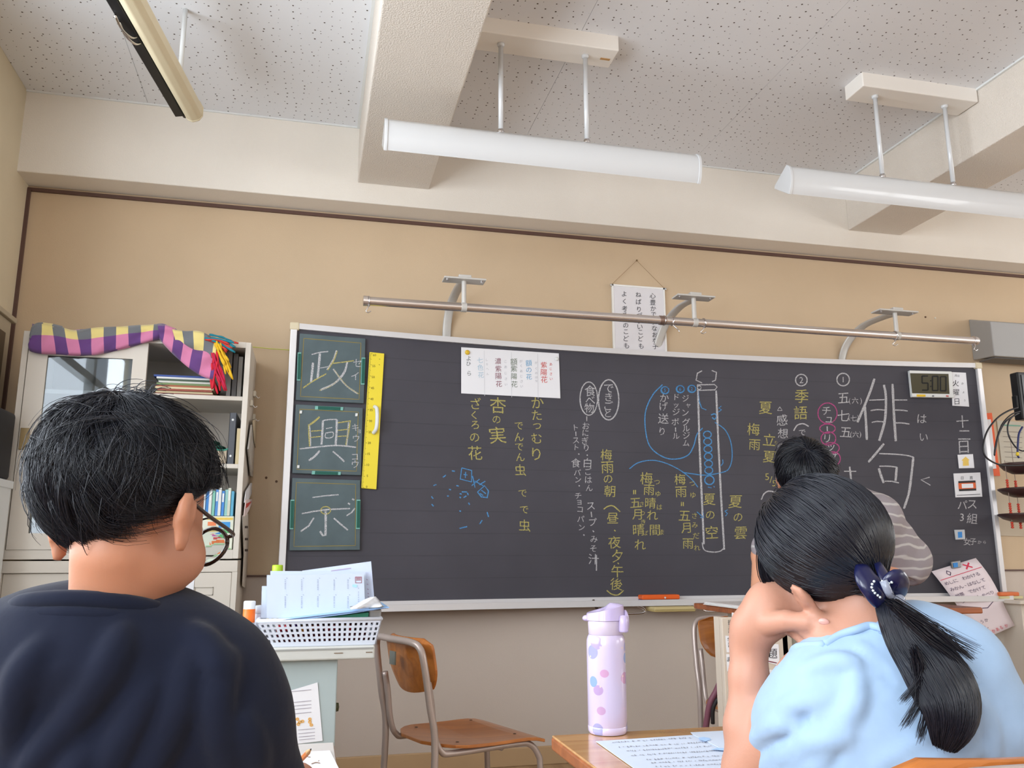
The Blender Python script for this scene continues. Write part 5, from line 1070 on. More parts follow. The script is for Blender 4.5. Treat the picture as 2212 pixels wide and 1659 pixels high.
# word cards stuck to the podium front
cc_ = crop(1250, 1260, 4.158); s_ = onplane((0, -1.4405, 0), (0, 1, 0)); s2_ = onplane((0, -1.4425, 0), (0, 1, 0))
def wcard(quad, lab, texts, cf, red=None, size=26):
    P = [s_(*cf(*q)) for q in quad]; t = thing('word_card', lab, 'card', sum(P)/4); MB().prism(P, (0, -.0012, 0)).build('card_sheet', m_paper, t)
    p = Pen(s2_)
    for ch, x, y, sz in texts: p.ch(ch, *cf(x, y), sz)
    p.build('printed_text', mat('ink_black', (62, 60, 66), .9), t)
    if red: p = Pen(s2_); p.line([cf(*red[0]), cf(*red[1])], 2.2); p.build('red_line', mat('line_plum', (120, 40, 60), .9), t)
cf8 = crop(1560, 1180, 3.393); cfm = crop(1250, 1260, 4.158)
wcard([(1615,535), (1795,548), (1805,740), (1615,690)], 'white card with large black kanji on the podium front, under the girl chin', [('問',1676,615,24), ('題',1738,632,24)], cfm, ((1655,690),(1780,716)))
wcard([(1650,420), (1830,428), (1835,480), (1648,446)], 'white card with a red line, highest on the podium front', [], cfm, ((1690,438),(1815,466)))
wcard([(1670,770), (1840,790), (1850,1010), (1690,980)], 'white card low on the podium front above the girl sleeve', [('考',1706,850,24), ('え',1768,866,22)], cfm)
wcard([(1318,470), (1400,478), (1400,620), (1330,620)], 'white card at the left podium edge, middle one', [('学',1356,508,11), ('習',1358,555,11)], cfm)
wcard([(1375,262), (1440,270), (1430,460), (1378,455)], 'white card at the left podium edge, highest one', [('め',1412,310,13)], cfm)
wcard([(1325,635), (1400,640), (1400,780), (1335,790)], 'white card at the left podium edge, lowest one', [('ま',1350,682,12)], cfm)
p = Pen(s_); 
for k, (x, y) in enumerate(((1362,350), (1368,385), (1366,425))): p.ch('振返話'[k], *cfm(x, y), 12)
p.build('printed_text', mat('ink_black', (62, 60, 66), .9), POD)
# mauve folded stand leaning behind the bottle's desk
t = thing('folding_stand', 'mauve folding stand leg leaning between podium and rear chair', 'stand', atD(1530, 1560, 2.95)-np.array([0, 0, .3]))
g = lambda x, y, D=3.0: atD(*crop(1250, 1260, 4.158)(x, y), D)
q = [g(1305,800), g(1240,960), g(1180,1080), g(1150,1240), g(1120,1460)]
MB().tube(smoothpath(q, 6), .011, 10, flat=1.0).build('stand_leg', mat('stand_mauve', (128, 78, 92), .45), t, smooth=True)
MB().tube(smoothpath([g(1330,1030,2.98), g(1265,1030,2.98), g(1225,1080,2.98), g(1205,1150,2.98), g(1205,1260,2.98)], 6), .007, 10).build('black_strap', mat('strap_black', (36, 30, 32), .6), t, smooth=True)
# ================================================================== RIGHT OF THE BOARD
a = atY(2092, 690, 0); b = atY(2101, 778, 0); fx0 = float(atY(2139, 694, -.2)[0]); zt, zb = float(a[2]), float(b[2])
zt2 = float(atY(2139, 694, -.2)[2]); zb2 = float(atY(2136, 768, -.2)[2])
m = MB(); X1 = 4.75; m_sp = mat('wall_box_grey', (160, 158, 156), .5)
pr = [(a[0], 0, zb), (a[0], 0, zt), (fx0, -.2, zt2), (fx0, -.2, zb2)]
m.add([(a[0], 0, zb), (a[0], 0, zt), (fx0, -.2, zt2), (fx0, -.2, zb2), (X1, 0, zb), (X1, 0, zt), (X1-.1, -.2, zt2), (X1-.1, -.2, zb2)], [(0,1,2,3), (7,6,5,4), (1,5,6,2), (0,3,7,4), (3,2,6,7), (0,4,5,1)])
t = thing('wall_box', 'grey metal box with slanted end mounted on the wall right of the board', 'box', ((a[0]+X1)/2, -.1, zb)); m.build('box_housing', m_sp, t, bevel=.006)
box('bottom_grille', (fx0+.03, -.17, zb2-.004), (X1-.15, -.06, zb2+.004), mat('grille_dark', (96, 92, 88), .6), t)
def poster(name, pts, Y, m_, lab, cat='poster', th=.002):
    P = [atY(x, y, Y) for x, y in pts]; t = thing(name, lab, cat, sum(P)/len(P)); MB().prism(P, (0, -th, 0)).build('sheet', m_, t); return t
t = poster('orange_poster', [(2118,893), (2142,892), (2160,1028), (2134,1028)], -.004, mat('poster_orange', (232, 92, 34), .6), 'orange bordered poster on the wall just right of the board')
MB().prism([atY(x, y, -.0064) for x, y in ((2122,906), (2140,906), (2152,1012), (2136,1014))], (0, -.001, 0)).build('white_field', m_paper, t)
t = poster('class_notice', [(2153,908), (2214,912), (2220,1012), (2164,1010)], -.003, mat('notice_grey', (196, 188, 172), .8), 'pale notice with lines of text behind the black cables')
p = Pen(onplane((0, -.0062, 0), (0, 1, 0)))
for i in range(7): p.line([(2166+i, 932+i*11), (2208, 934+i*11)], 1.2)
p.build('printed_lines', mat('print_brown', (140, 130, 120), .9), t)
p = Pen(onplane((0, -.0064, 0), (0, 1, 0))); p.line([(2162, 918), (2205, 920)], 3); p.build('green_heading', mat('print_teal', (120, 170, 150), .9), t)
t = poster('large_notice', [(2139,1060), (2240,1062), (2256,1160), (2154,1157)], -.003, mat('notice_cream', (190, 176, 156), .8), 'large cream notice hanging below the dark bowls on the right wall')
# monitor edge, cables
q0, q1 = atY(2197, 803, -.6), atY(2197, 905, -.6)
t = thing('black_monitor', 'black monitor whose left edge enters the picture at the right', 'monitor', (q0[0]+.3, -.58, q1[2]))
box('monitor_case', (q0[0], -.60, q1[2]), (q0[0]+.60, -.55, q0[2]), mat('monitor_black', (24, 24, 26), .35), t, bevel=.006)
box('screen', (q0[0]+.02, -.603, q1[2]+.02), (q0[0]+.58, -.599, q0[2]-.015), mat('screen_black', (12, 12, 16), .12), t); box('side_clip', (q0[0]-.012, -.59, q1[2]+.06), (q0[0]+.001, -.56, q1[2]+.12), mat('monitor_black', (24, 24, 26), .35), t, bevel=.003)
box('monitor_post', (q0[0]+.27, -.56, 0), (q0[0]+.33, -.52, q1[2]+.05), mat('monitor_black', (24, 24, 26), .35), t)
m = MB(); kf = crop(1900, 780, 2.676); g = lambda x, y, Y=-.62: atY(*kf(x, y), Y)
CBL = [([(800,268), (740,290), (680,330), (625,400), (600,480), (606,540), (640,575), (700,600), (780,604), (850,600)], .0042, 'black', 'black cable making the widest loop at the right edge'),
       ([(812,290), (760,310), (712,360), (684,430), (668,500), (664,545), (672,500), (690,420), (730,350), (800,300)], .0036, 'black', 'black cable hanging in a narrow loop left of the monitor'),
       ([(806,300), (760,330), (740,380), (750,440), (790,500), (830,520), (850,500)], .0036, 'black', 'black cable of the inner small loop beside the monitor'),
       ([(826,380), (806,420), (800,480), (798,540), (806,560)], .0046, 'blue', 'dark blue plug cable at the right picture edge')]
for pts, r0, cn_, lab in CBL:
    P = smoothpath([g(*q) for q in pts], 6); o = MB().tube(P, r0, 8).build('cable', mat('cable_'+cn_, (30, 28, 32) if cn_ == 'black' else (34, 40, 90), .45), None, lab, 'cable', smooth=True)
q = g(797, 538, -.625); MB().lathe(q, [(.0001, -.008), (.007, -.006), (.007, .008), (.0001, .010)], 12, (.4, 0, 1)).build('cable_plug', mat('plug_yellow', (222, 190, 50), .4), None, 'small yellow plug at the end of the cables', 'plug', smooth=True)
# tiered dark bowls on red beaded cords
t = thing('tiered_hanger', 'three dark round trays strung one below another on red beaded cords', 'hanger', g(830, 900, -.3))
lv = [(595, 655, 788), (738, 790, 810), (885, 935, 812)]
for k, (yt, yb, xc) in enumerate(lv):
    ct = g(xc+30, (yt)/1, -.3); r0 = abs(g(xc+30, yt, -.3)[0]-g(722, yt, -.3)[0]); h = abs(g(xc, yt, -.3)[2]-g(xc, yb, -.3)[2])
    MB().lathe((ct[0], -.3, ct[2]-h), [(.0001, 0), (r0*.45, .004), (r0*.8, h*.45), (r0*.98, h*.86), (r0, h), (r0*.95, h+.003), (r0*.6, h*.9), (.0001, h*.8)], 32).build('tray', mat('tray_dark_brown', (66, 44, 42), .4), t, smooth=True)
x_ = g(745, 760, -.3)[0]; zt_ = g(745, 640, -.3)[2]; zb_ = g(745, 965, -.3)[2]; 
for dx, dy in ((0, 0), (.10, -.05), (.10, .05)):
    MB().tube([(x_+dx, -.3+dy, zt_+(.06 if dx == 0 else .2)), (x_+dx, -.3+dy, zb_)], .0016, 6).build('cord', mat('cord_grey', (150, 130, 120), .8), t)
    m = MB()
    for (ya, yb) in ((690, 735), (825, 880), (935, 965)):
        y = ya
        while y <= yb: c_ = g(745, y, -.3); m.ell((x_+dx, -.3+dy, c_[2]), (.0075, .0075, .006), n=8, m=6); y += 13
    m.build('beads', mat('bead_red', (206, 70, 50), .4), t, smooth=True)
# paper edge sticking out at the far right below
q = [atY(x, y, -.3) for x, y in ((2190,1302), (2230,1296), (2230,1312), (2206,1310))]
t = thing('shelf_ledge', 'pale ledge corner at the right picture edge below the board', 'shelf', sum(q)/4); q1 = sum(q)/4
MB().prism([(q[0][0], -.34, q[0][2]-.006), (q[0][0]+.6, -.34, q[0][2]-.006), (q[0][0]+.6, -.02, q[0][2]-.006), (q[0][0], -.02, q[0][2]-.006)], (0, 0, .018)).build('ledge_board', mat('ledge_cream', (222, 212, 198), .6), t, bevel=.003)
box('ledge_leg', (q[0][0]+.04, -.30, 0), (q[0][0]+.08, -.06, q[0][2]-.006), mat('ledge_cream', (222, 212, 198), .6), t)
# ================================================================== PUPILS' DESKS
m_dt = wood('desk_top_wood', (188, 136, 84), (212, 164, 108), .16, .7, 'X', .6); m_de = wood('desk_edge_wood', (140, 78, 40), (168, 98, 54), .35, .8, 'X', .3)
def desk(x0, x1, y0, y1, z, lab, top):
    t = thing('school_desk', lab, 'desk', ((x0+x1)/2, (y0+y1)/2, 0), 'pupils desks')
    box('desk_top', (x0, y0, z-.004), (x1, y1, z), top, t, bevel=.0015); box('desk_edge', (x0-.0015, y0-.0015, z-.024), (x1+.0015, y1+.0015, z-.003), m_de, t, bevel=.004, segs=3)
    box('book_tray', (x0+.06, y0+.05, z-.13), (x1-.06, y1-.06, z-.03), mat('tray_grey', (150, 152, 152), .5, metal=.3), t, bevel=.004)
    for sx in (x0+.05, x1-.05):
        MB().tube(smoothpath([(sx, y0+.06, .02), (sx, y0+.02, .02)], 3), .012, 10).build('foot_bar', mat('desk_tube', (120, 150, 150), .35, metal=.3), t, smooth=True)
        for sy in (y0+.10, y1-.06): MB().tube([(sx, sy, 0), (sx, sy, z-.03)], .0125, 12).build('leg', mat('desk_tube', (120, 150, 150), .35, metal=.3), t, smooth=True)
    return t
DZ = FL-.094
desk(.512, 1.17, -2.95, -2.475, DZ, 'wooden pupil desk under the lilac bottle and the girl elbow', m_dt)
desk(-.52, .147, -2.93, -2.44, DZ, 'pupil desk, top paled by painted-in glare, in front of the boy in the dark shirt', mat('desk_top_glare_beige', (204, 194, 184), .25))  # reflected glare on the wooden top is put into this pale colour
# lilac vacuum bottle
q0 = atZ(1313, 1583, DZ); bx, by = float(q0[0]), float(q0[1]); D_ = float(np.dot(q0-CAM, CF)); mpp = D_/FPX; R_ = 42.5*mpp; hT = (1592-1312)*mpp*.915
t = thing('vacuum_bottle', 'lilac vacuum bottle with pastel dots standing at the far corner of the wooden desk', 'bottle', (bx, by, DZ))
def bottle_mat():
    m = bpy.data.materials.new('lilac_dotted_enamel'); m.use_nodes = True; n = m.node_tree.nodes; L = m.node_tree.links; b = n['Principled BSDF']; b.inputs['Roughness'].default_value = .22; b.inputs['Coat Weight'].default_value = .5
    tc = n.new('ShaderNodeTexCoord'); cur = None
    base = rgb((200, 187, 214)); last = None
    for sc_, thr, seed, lo, hi, cA, cB in ((34, .40, 0, .0, .8, (140, 146, 196), (200, 140, 176)), (34, .32, 3.3, .72, 1., (110, 160, 216), (190, 130, 176)), (120, .22, 7.7, .86, 1., (226, 214, 150), (226, 180, 210))):
        mp = n.new('ShaderNodeMapping'); mp.inputs['Location'].default_value = (seed, seed, seed); L.new(tc.outputs['Object'], mp.inputs[0]); v = n.new('ShaderNodeTexVoronoi'); v.inputs['Scale'].default_value = sc_; v.inputs['Randomness'].default_value = .75; L.new(mp.outputs[0], v.inputs['Vector'])
        sp = n.new('ShaderNodeSeparateColor'); L.new(v.outputs['Color'], sp.inputs[0])
        def mm(op, a_, b_):
            k = n.new('ShaderNodeMath'); k.operation = op
            for i, q in enumerate((a_, b_)):
                if isinstance(q, (int, float)): k.inputs[i].default_value = q
                else: L.new(q, k.inputs[i])
            return k.outputs[0]
        f_ = mm('MULTIPLY', mm('LESS_THAN', v.outputs['Distance'], thr), mm('MULTIPLY', mm('GREATER_THAN', sp.outputs[1], lo+.25 if lo == 0 else lo), mm('LESS_THAN', sp.outputs[1], hi)))
        f_ = mm('MULTIPLY', f_, .85)
        mc_ = n.new('ShaderNodeMix'); mc_.data_type = 'RGBA'; L.new(sp.outputs[0], mc_.inputs[0]); mc_.inputs[6].default_value = rgb(cA); mc_.inputs[7].default_value = rgb(cB)
        k = n.new('ShaderNodeMix'); k.data_type = 'RGBA'; L.new(f_, k.inputs[0]); L.new(mc_.outputs[2], k.inputs[7])
        if last is None: k.inputs[6].default_value = base
        else: L.new(last, k.inputs[6])
        last = k.outputs[2]
    L.new(last, b.inputs['Base Color']); return m
hB = hT*.80; m_lil = mat('lilac_plastic', (188, 173, 210), .3, coat=.4); m_lil2 = mat('lilac_neck', (196, 182, 200), .35)
MB().lathe((bx, by, DZ), [(.0001, 0), (R_*.93, .001), (R_, .005), (R_, .0125), (R_*.985, .0132), (R_, .014), (R_, hB*.90), (R_*.985, hB*.95), (R_*.93, hB*.985), (R_*.88, hB), (.0001, hB)], 48).build('bottle_body', bottle_mat(), t, smooth=True).modifiers.new('es', 'EDGE_SPLIT').split_angle = .9
MB().lathe((bx, by, DZ+hB), [(R_*.86, 0), (R_*.88, .001), (R_*.91, hT*.115), (R_*.90, hT*.118)], 40).build('neck_ring', m_lil2, t, smooth=True)
zl_ = DZ+hB+hT*.118
m = MB(); n_ = 40; vs = []
for k, f_ in enumerate((0, .03, .2, .45, .7, .88, .97, 1.0)):
    for j in range(n_):
        q = 2*PI*j/n_; d2 = CR*math.cos(q)+np.array([CF[0], CF[1], 0])*math.sin(q); u = math.cos(q)
        rr = R_*(1.0 if k else .96)*(1-.05*f_) if f_ < .9 else R_*(1-.05*f_)*math.sqrt(max(.0, 1-((f_-.88)/.125)**2))
        hh = hT*.135*f_*(.70+.26*u)
        vs.append((bx+rr*d2[0], by+rr*d2[1], zl_+hh*1.12))
fs = [(i*n_+j, i*n_+(j+1) % n_, (i+1)*n_+(j+1) % n_, (i+1)*n_+j) for i in range(7) for j in range(n_)]+[tuple(range(n_-1, -1, -1)), tuple(7*n_+j for j in range(n_))]
m.add(vs, fs); m.build('flip_lid', m_lil, t, smooth=True).modifiers.new('es', 'EDGE_SPLIT').split_angle = .8
hx = np.array([bx, by, zl_])-CR*R_*.97; MB().ell(hx+np.array([0, 0, hT*.016]), (.0075, .009, .0055)).build('hinge_tip', m_lil, t, smooth=True)
hx = np.array([bx, by, zl_-hT*.035])+CR*R_*.86-np.array([CF[0], CF[1], 0])*R_*.55
m = MB().tube(smoothpath([hx+np.array([0, 0, hT*.062]), hx+np.array([0, 0, hT*.03])-CF*.004, hx-np.array([0, 0, hT*.05])-CF*.003], 6), .0085, 14); m.build('latch', m_lil, t, smooth=True)
hx = np.array([bx, by, zl_-hT*.03])+CR*R_*1.04; MB().ell(hx+np.array([0, 0, .004]), (.006, .012, .020)).build('latch_side', m_lil, t, smooth=True)
# worksheets on the wooden desk
def flat_sheet(pts, z, lab, m_, name='worksheet', th=.0008):
    P = [atZ(x, y, z) for x, y in pts]; t_ = thing(name, lab, 'paper', sum(P)/len(P)); MB().prism(P, (0, 0, -th)).build('sheet', m_, t_); return t_
cb_ = crop(1250, 1260, 4.158)
t_ = flat_sheet([cb_(*q) for q in ((155,1418), (1010,1362), (1560,1400), (1560,1800), (640,1760))], DZ+.0018, 'white worksheet with rows of handwriting on the wooden desk', m_bp)
p = Pen(lambda x, y: atZ(x, y, DZ+.0026)); rows = [((300,1428), (1000,1385)), ((360,1470), (1230,1420)), ((430,1505), (1200,1460)), ((470,1545), (1260,1500)), ((610,1582), (1300,1545)), ((650,1612), (1330,1580)), ((690,1645), (1350,1620))]
for a_, b_ in rows:
    x = a_[0]
    while x < b_[0]:
        y = a_[1]+(b_[1]-a_[1])*(x-a_[0])/(b_[0]-a_[0]); w_ = random.choice((10, 16, 22)); p.line([cb_(x, y+random.uniform(-3, 3)), cb_(x+w_, y+random.uniform(-5, 5))], 1.1)
        if random.random() < .5: p.line([cb_(x+3, y-7), cb_(x+w_*.6, y+6)], .9)
        x += w_+random.choice((6, 9, 26))
p.build('handwriting', mat('pencil_grey', (150, 148, 156), .9), t_)
t_ = flat_sheet([cb_(*q) for q in ((1005,1338), (1330,1322), (1420,1330), (1420,1560), (1120,1400), (1030,1362))], DZ+.0034, 'second white worksheet with blue patches, under the girl forearm', m_bp)
p = Pen(lambda x, y: atZ(x, y, DZ+.0040)); p.fill([cb_(*q) for q in ((1075,1386), (1120,1380), (1175,1388), (1190,1404), (1140,1420), (1090,1405))]); p.fill([cb_(*q) for q in ((1185,1492), (1250,1478), (1330,1482), (1330,1506), (1270,1500))]); p.build('blue_patch', mat('print_skyblue', (166, 198, 236), .8), t_)
# boy's paper
cn_ = crop(500, 1180, 3.16)
t_ = flat_sheet([cn_(*q) for q in ((500,1402), (672,1394), (740,1530), (560,1560), (470,1500))], DZ+.0016, 'white worksheet under the boy pencil on the glare-paled desk', m_paper)
p = Pen(lambda x, y: atZ(x, y, DZ+.0022)); p.line([cn_(515, 1436), cn_(540, 1438)], 1.4); p.line([cn_(545, 1485), cn_(575, 1475), cn_(605, 1480)], 1.6, True); p.line([cn_(590, 1468), cn_(600, 1460)], 1.4); p.build('pencil_marks', mat('pencil_brown', (150, 120, 100), .9), t_)
# ================================================================== PEOPLE: smooth bodies from blended volumes
class SDF:
    def __init__(s, lo, hi, h):
        s.lo = np.array(lo, float); s.h = h; s.n = np.ceil((np.array(hi)-s.lo)/h).astype(int)+1
        s.F = np.full(tuple(s.n), 9.0, np.float32); s.ax = [s.lo[i]+h*np.arange(s.n[i]) for i in range(3)]
    def _sl(s, lo, hi):
        a = np.maximum(0, np.floor((np.array(lo)-s.lo)/s.h).astype(int)); b = np.minimum(s.n, np.ceil((np.array(hi)-s.lo)/s.h).astype(int)+1)
        if np.any(a >= b): return None, None
        sl = tuple(slice(int(i), int(j)) for i, j in zip(a, b)); g = np.meshgrid(*[s.ax[i][sl[i]] for i in range(3)], indexing='ij'); return sl, np.stack(g, -1)
    def _mix(s, sl, d, k, sub):
        A = s.F[sl]
        if sub: A_ = -A; d = d; hh = np.maximum(k-np.abs(A_-d), 0)/k; s.F[sl] = -(np.minimum(A_, d)-hh*hh*k/4)
        else: hh = np.maximum(k-np.abs(A-d), 0)/k; s.F[sl] = np.minimum(A, d)-hh*hh*k/4
    def cap(s, a, b, ra, rb=None, k=.012, sub=False):
        rb = ra if rb is None else rb; a = np.array(a, float); b = np.array(b, float); r = max(ra, rb)+k*1.5+s.h
        sl, P = s._sl(np.minimum(a, b)-r, np.maximum(a, b)+r)
        if sl is None: return s
        ab = b-a; t = np.clip(((P-a)@ab)/(ab@ab+1e-12), 0, 1); d = np.linalg.norm(P-a-t[..., None]*ab, axis=-1)-(ra+t*(rb-ra)); s._mix(sl, d.astype(np.float32), k, sub); return s
    def ell(s, c, r, R3=None, k=.012, sub=False):
        c = np.array(c, float); r = np.array(r, float); m = r.max()+k*1.5+s.h; sl, P = s._sl(c-m, c+m)
        if sl is None: return s
        Q = P-c
        if R3 is not None: Q = Q@np.array(R3).T
        k0 = np.linalg.norm(Q/r, axis=-1); k1 = np.linalg.norm(Q/(r*r), axis=-1)+1e-9; d = k0*(k0-1)/k1; s._mix(sl, d.astype(np.float32), k, sub); return s
    def path(s, pts, rs, k=.012, sub=False):
        for i in range(len(pts)-1): s.cap(pts[i], pts[i+1], rs[i], rs[i+1], k, sub)
        return s
    def mesh(s):
        F = s.F; ins = F < 0; nx, ny, nz = F.shape; acc = np.zeros((nx-1, ny-1, nz-1, 3), np.float32); cnt = np.zeros((nx-1, ny-1, nz-1), np.float32)
        quads = []
        for axn in range(3):
            A = np.take(F, range(0, F.shape[axn]-1), axn); B = np.take(F, range(1, F.shape[axn]), axn); cr = (A < 0) != (B < 0); idx = np.argwhere(cr)
            if not len(idx): continue
            a_ = A[cr]; b_ = B[cr]; t = a_/(a_-b_); pos = idx.astype(np.float32); pos[:, axn] += t
            o1, o2 = [i for i in range(3) if i != axn]; cells = []
            for d1, d2 in ((-1, -1), (0, -1), (0, 0), (-1, 0)):
                c = idx.copy(); c[:, o1] += d1; c[:, o2] += d2; cells.append(c)
                ok = np.all((c >= 0) & (c < np.array(acc.shape[:3])), 1); cc = c[ok]
                np.add.at(acc, (cc[:, 0], cc[:, 1], cc[:, 2]), pos[ok]); np.add.at(cnt, (cc[:, 0], cc[:, 1], cc[:, 2]), 1)
            quads.append((np.stack(cells, 1), a_ < 0, axn))
        act = cnt > 0; ids = np.full(act.shape, -1, int); ids[act] = np.arange(act.sum()); V = s.lo+s.h*(acc[act]/cnt[act][:, None]); Fs = []
        for cells, neg, axn in quads:
            ok = np.all((cells >= 0) & (cells < np.array(ids.shape)), axis=(1, 2)); cells = cells[ok]; neg = neg[ok]
            q = ids[cells[..., 0], cells[..., 1], cells[..., 2]]; flip = neg if axn != 1 else ~neg
            q = np.where(flip[:, None], q, q[:, ::-1]); Fs.append(q)
        return V, np.concatenate(Fs)
def npmesh(name, V, F, m, parent, label=None, smooth=True, **kw):
    me = bpy.data.meshes.new(name); V = np.asarray(V, float)-ORG[parent.name]; F = np.asarray(F); k = F.shape[1]
    me.vertices.add(len(V)); me.vertices.foreach_set('co', V.astype(np.float32).ravel()); me.loops.add(F.size); me.loops.foreach_set('vertex_index', F.astype(np.int32).ravel())
    me.polygons.add(len(F)); me.polygons.foreach_set('loop_start', np.arange(0, F.size, k, dtype=np.int32)); me.update(calc_edges=True)
    if smooth: me.polygons.foreach_set('use_smooth', np.ones(len(F), bool))
    me.materials.append(m); o = bpy.data.objects.new(name, me); COL.objects.link(o); o.parent = parent; ORG[o.name] = ORG[parent.name]
    if label: o['label'] = label
    return o
def nrm(v): v = np.array(v, float); return v/np.linalg.norm(v)
class Frame:
    """head frame: x = the person's right, y = where the face looks, z = crown"""
    def __init__(s, c, right, face):
        s.c = np.array(c, float); s.x = nrm(right); f = np.array(face, float); s.y = nrm(f-s.x*np.dot(f, s.x)); s.z = np.cross(s.x, s.y); s.R = np.array([s.x, s.y, s.z]); s.k = 1.0
    def __call__(s, x, y, z): return s.c+s.k*(x*s.x+y*s.y+z*s.z)
def head_sdf(g, f, child=True):
    S_ = f.k; R3 = f.R; E = lambda c, r, **k: g.ell(f(*c), np.array(r)*S_, R3, **k)
    E((0, -.014, .045), (.072, .088, .076), k=.02); E((0, .034, -.004), (.056, .052, .076), k=.015); E((0, .045, -.060), (.034, .036, .026), k=.018)
    for s_ in (-1, 1):
        E((s_*.036, .050, -.026), (.024, .024, .026), k=.012); E((s_*.043, .018, -.040), (.011, .026, .022), k=.03)
        E((s_*.030, .086, .010), (.014, .010, .009), k=.008, sub=True)
        E((s_*.078, -.010, -.006), (.0065, .014, .019), k=.006); E((s_*.085, -.015, .007), (.0055, .014, .016), k=.008); E((s_*.0765, -.006, -.026), (.006, .009, .011), k=.005)
        E((s_*.091, -.008, .006), (.0055, .008, .014), k=.004, sub=True)
    g.cap(f(0, .084, .006), f(0, .100, -.018), .006*S_, .009*S_, k=.010); E((.008, .094, -.020), (.006, .007, .005), k=.006); E((-.008, .094, -.020), (.006, .007, .005), k=.006)
    E((0, .083, -.040), (.017, .008, .0045), k=.006); E((0, .081, -.048), (.014, .008, .005), k=.006)
SKIN = {}
def skin_mat(name, c): return mat(name, c, .5, var=.03, vscale=14, sss=.12, bump=.05, bscale=300)
def eyes(f, parent, spread=.030):
    for s_ in (-1, 1):
        MB().ell(f(s_*(spread-.002), .0725, .010), np.array((.0095, .0095, .0095))*f.k, n=14, m=10).build('eye', mat('eye_white', (226, 222, 218), .2), parent, smooth=True)
        MB().lathe(f(s_*(spread-.002), .0808, .009), [(.0001, -.001), (.0045, 0), (.004, .0014), (.0001, .0018)], 14, f.y).build('iris', mat('iris_dark', (30, 20, 16), .15), parent, smooth=True)
        m = MB(); m.tube(smoothpath([f(s_*(spread-.014), .082, .024), f(s_*spread, .087, .029), f(s_*(spread+.014), .078, .025)], 5), .0018, 6, flat=.6); m.build('eyebrow', mat('brow_dark', (34, 26, 24), .9), parent, smooth=True)
def strands(P0, width, name, m, parent, tip=.15):
    """P0: array (N, K, 3) of strand points; width (N,). Three-sided tapered hairs, one mesh."""
    N, K, _ = P0.shape; T = np.gradient(P0, axis=1); T /= np.linalg.norm(T, axis=-1, keepdims=True)+1e-9
    ref = np.array([.31, .52, .79]); a = np.cross(T, ref); a /= np.linalg.norm(a, axis=-1, keepdims=True)+1e-9; b = np.cross(T, a)
    w = np.linspace(1, tip, K)**.7; w = w[None, :, None]*np.asarray(width)[:, None, None]; V = []
    for q in (0, 2*PI/3, 4*PI/3): V.append(P0+w*(math.cos(q)*a+math.sin(q)*b))
    V = np.stack(V, 2).reshape(-1, 3); base = (np.arange(N)[:, None]*K+np.arange(K-1)[None, :])*3; base = base.reshape(-1); F = []
    for j in range(3):
        j2 = (j+1) % 3; F.append(np.stack([base+j, base+j2, base+3+j2, base+3+j], 1))
    o = npmesh(name, V, np.concatenate(F), m, parent); o['kind'] = 'stuff'; return o
def hair_mat(name, c, rough=.34):
    if name in MATS: return MATS[name]
    m = mat(name, c, rough, spec=.6); return m
m_hair = hair_mat('black_hair', (18, 20, 30)); m_hair_r = hair_mat('reddish_black_hair', (24, 19, 20), .32)
def slerp(a, b, t):
    """a, b: (N,3) unit; t: (K,) -> (N,K,3)"""
    om = np.arccos(np.clip((a*b).sum(-1), -1, 1))[:, None, None]; so = np.sin(om)+1e-6; t = t[None, :, None]; return np.sin((1-t)*om)/so*a[:, None, :]+np.sin(t*om)/so*b[:, None, :]
def dirs(n): v = rng.normal(size=(n, 3)); return v/np.linalg.norm(v, axis=1, keepdims=True)
def hair_shell(f, c, r, keep, name, parent, m, thick=1.0, n=64, mm=44):
    """under-layer: part of an ellipsoid in head coordinates that the hair grows from"""
    vs = []; ok = []
    for i in range(mm+1):
        for j in range(n):
            th, ph = PI*i/mm, 2*PI*j/n; d = np.array([math.sin(th)*math.cos(ph), math.sin(th)*math.sin(ph), math.cos(th)]); vs.append(f(*(np.array(c)+d*np.array(r)))); ok.append(keep(d))
    F = [(i*n+j, (i+1)*n+j, (i+1)*n+(j+1) % n, i*n+(j+1) % n) for i in range(mm) for j in range(n)]
    F = [q for q in F if all(ok[k] for k in q)]; o = npmesh(name, np.array(vs), np.array(F), m, parent); q = o.modifiers.new('solid', 'SOLIDIFY'); q.thickness = .004; q.offset = 0; return o
P = atD
def seated_lower(g, hips, knees, feet, r=.062):
    for s_ in (0, 1): g.path([hips[s_], knees[s_], feet[s_]], [r, r*.75, r*.5], k=.03)
# ------------------------------------------------------------------ THE BOY
DB = .895; bc = P(276, 1132, DB+.01)
fb = Frame(bc, (.95*CR+.12*CU-.27*CF), (.27*CR-.42*CU+.86*CF)); fb.k = 1.015
sk = skin_mat('skin_boy', (184, 128, 100))
boy = thing('person', 'person in a dark navy T-shirt and glasses, seen from behind with bowed head', 'person', (float(P(230, 1500, .90)[0]), float(P(230, 1500, .90)[1]), 0))
B_ = lambda x, y, D=.90: P(x, y, D)
neck0 = fb(.006, -.016, -.035); neckb = B_(250, 1350, .897)
hipL, hipR = B_(215, 1600, .9)+np.array([-.08, 0, 0]), B_(215, 1600, .9)+np.array([.08, 0, 0]); hipL[2] = hipR[2] = .46
lo = np.array([-.62, -3.42, .0]); hi = np.array([.36, -2.35, 1.2])
g = SDF(lo, hi, .0048); head_sdf(g, fb)
g.cap(neck0, neckb, .042, .046, k=.018); g.ell(B_(215, 1500, .91), (.12, .05, .10), k=.03)
shR, elR, haR = B_(480, 1480, .90), B_(585, 1790, .95), atZ(672, 1668, DZ+.022); shL, elL, haL = B_(-60, 1480, .87), B_(-170, 1850, .92), atZ(330, 1760, DZ+.02)
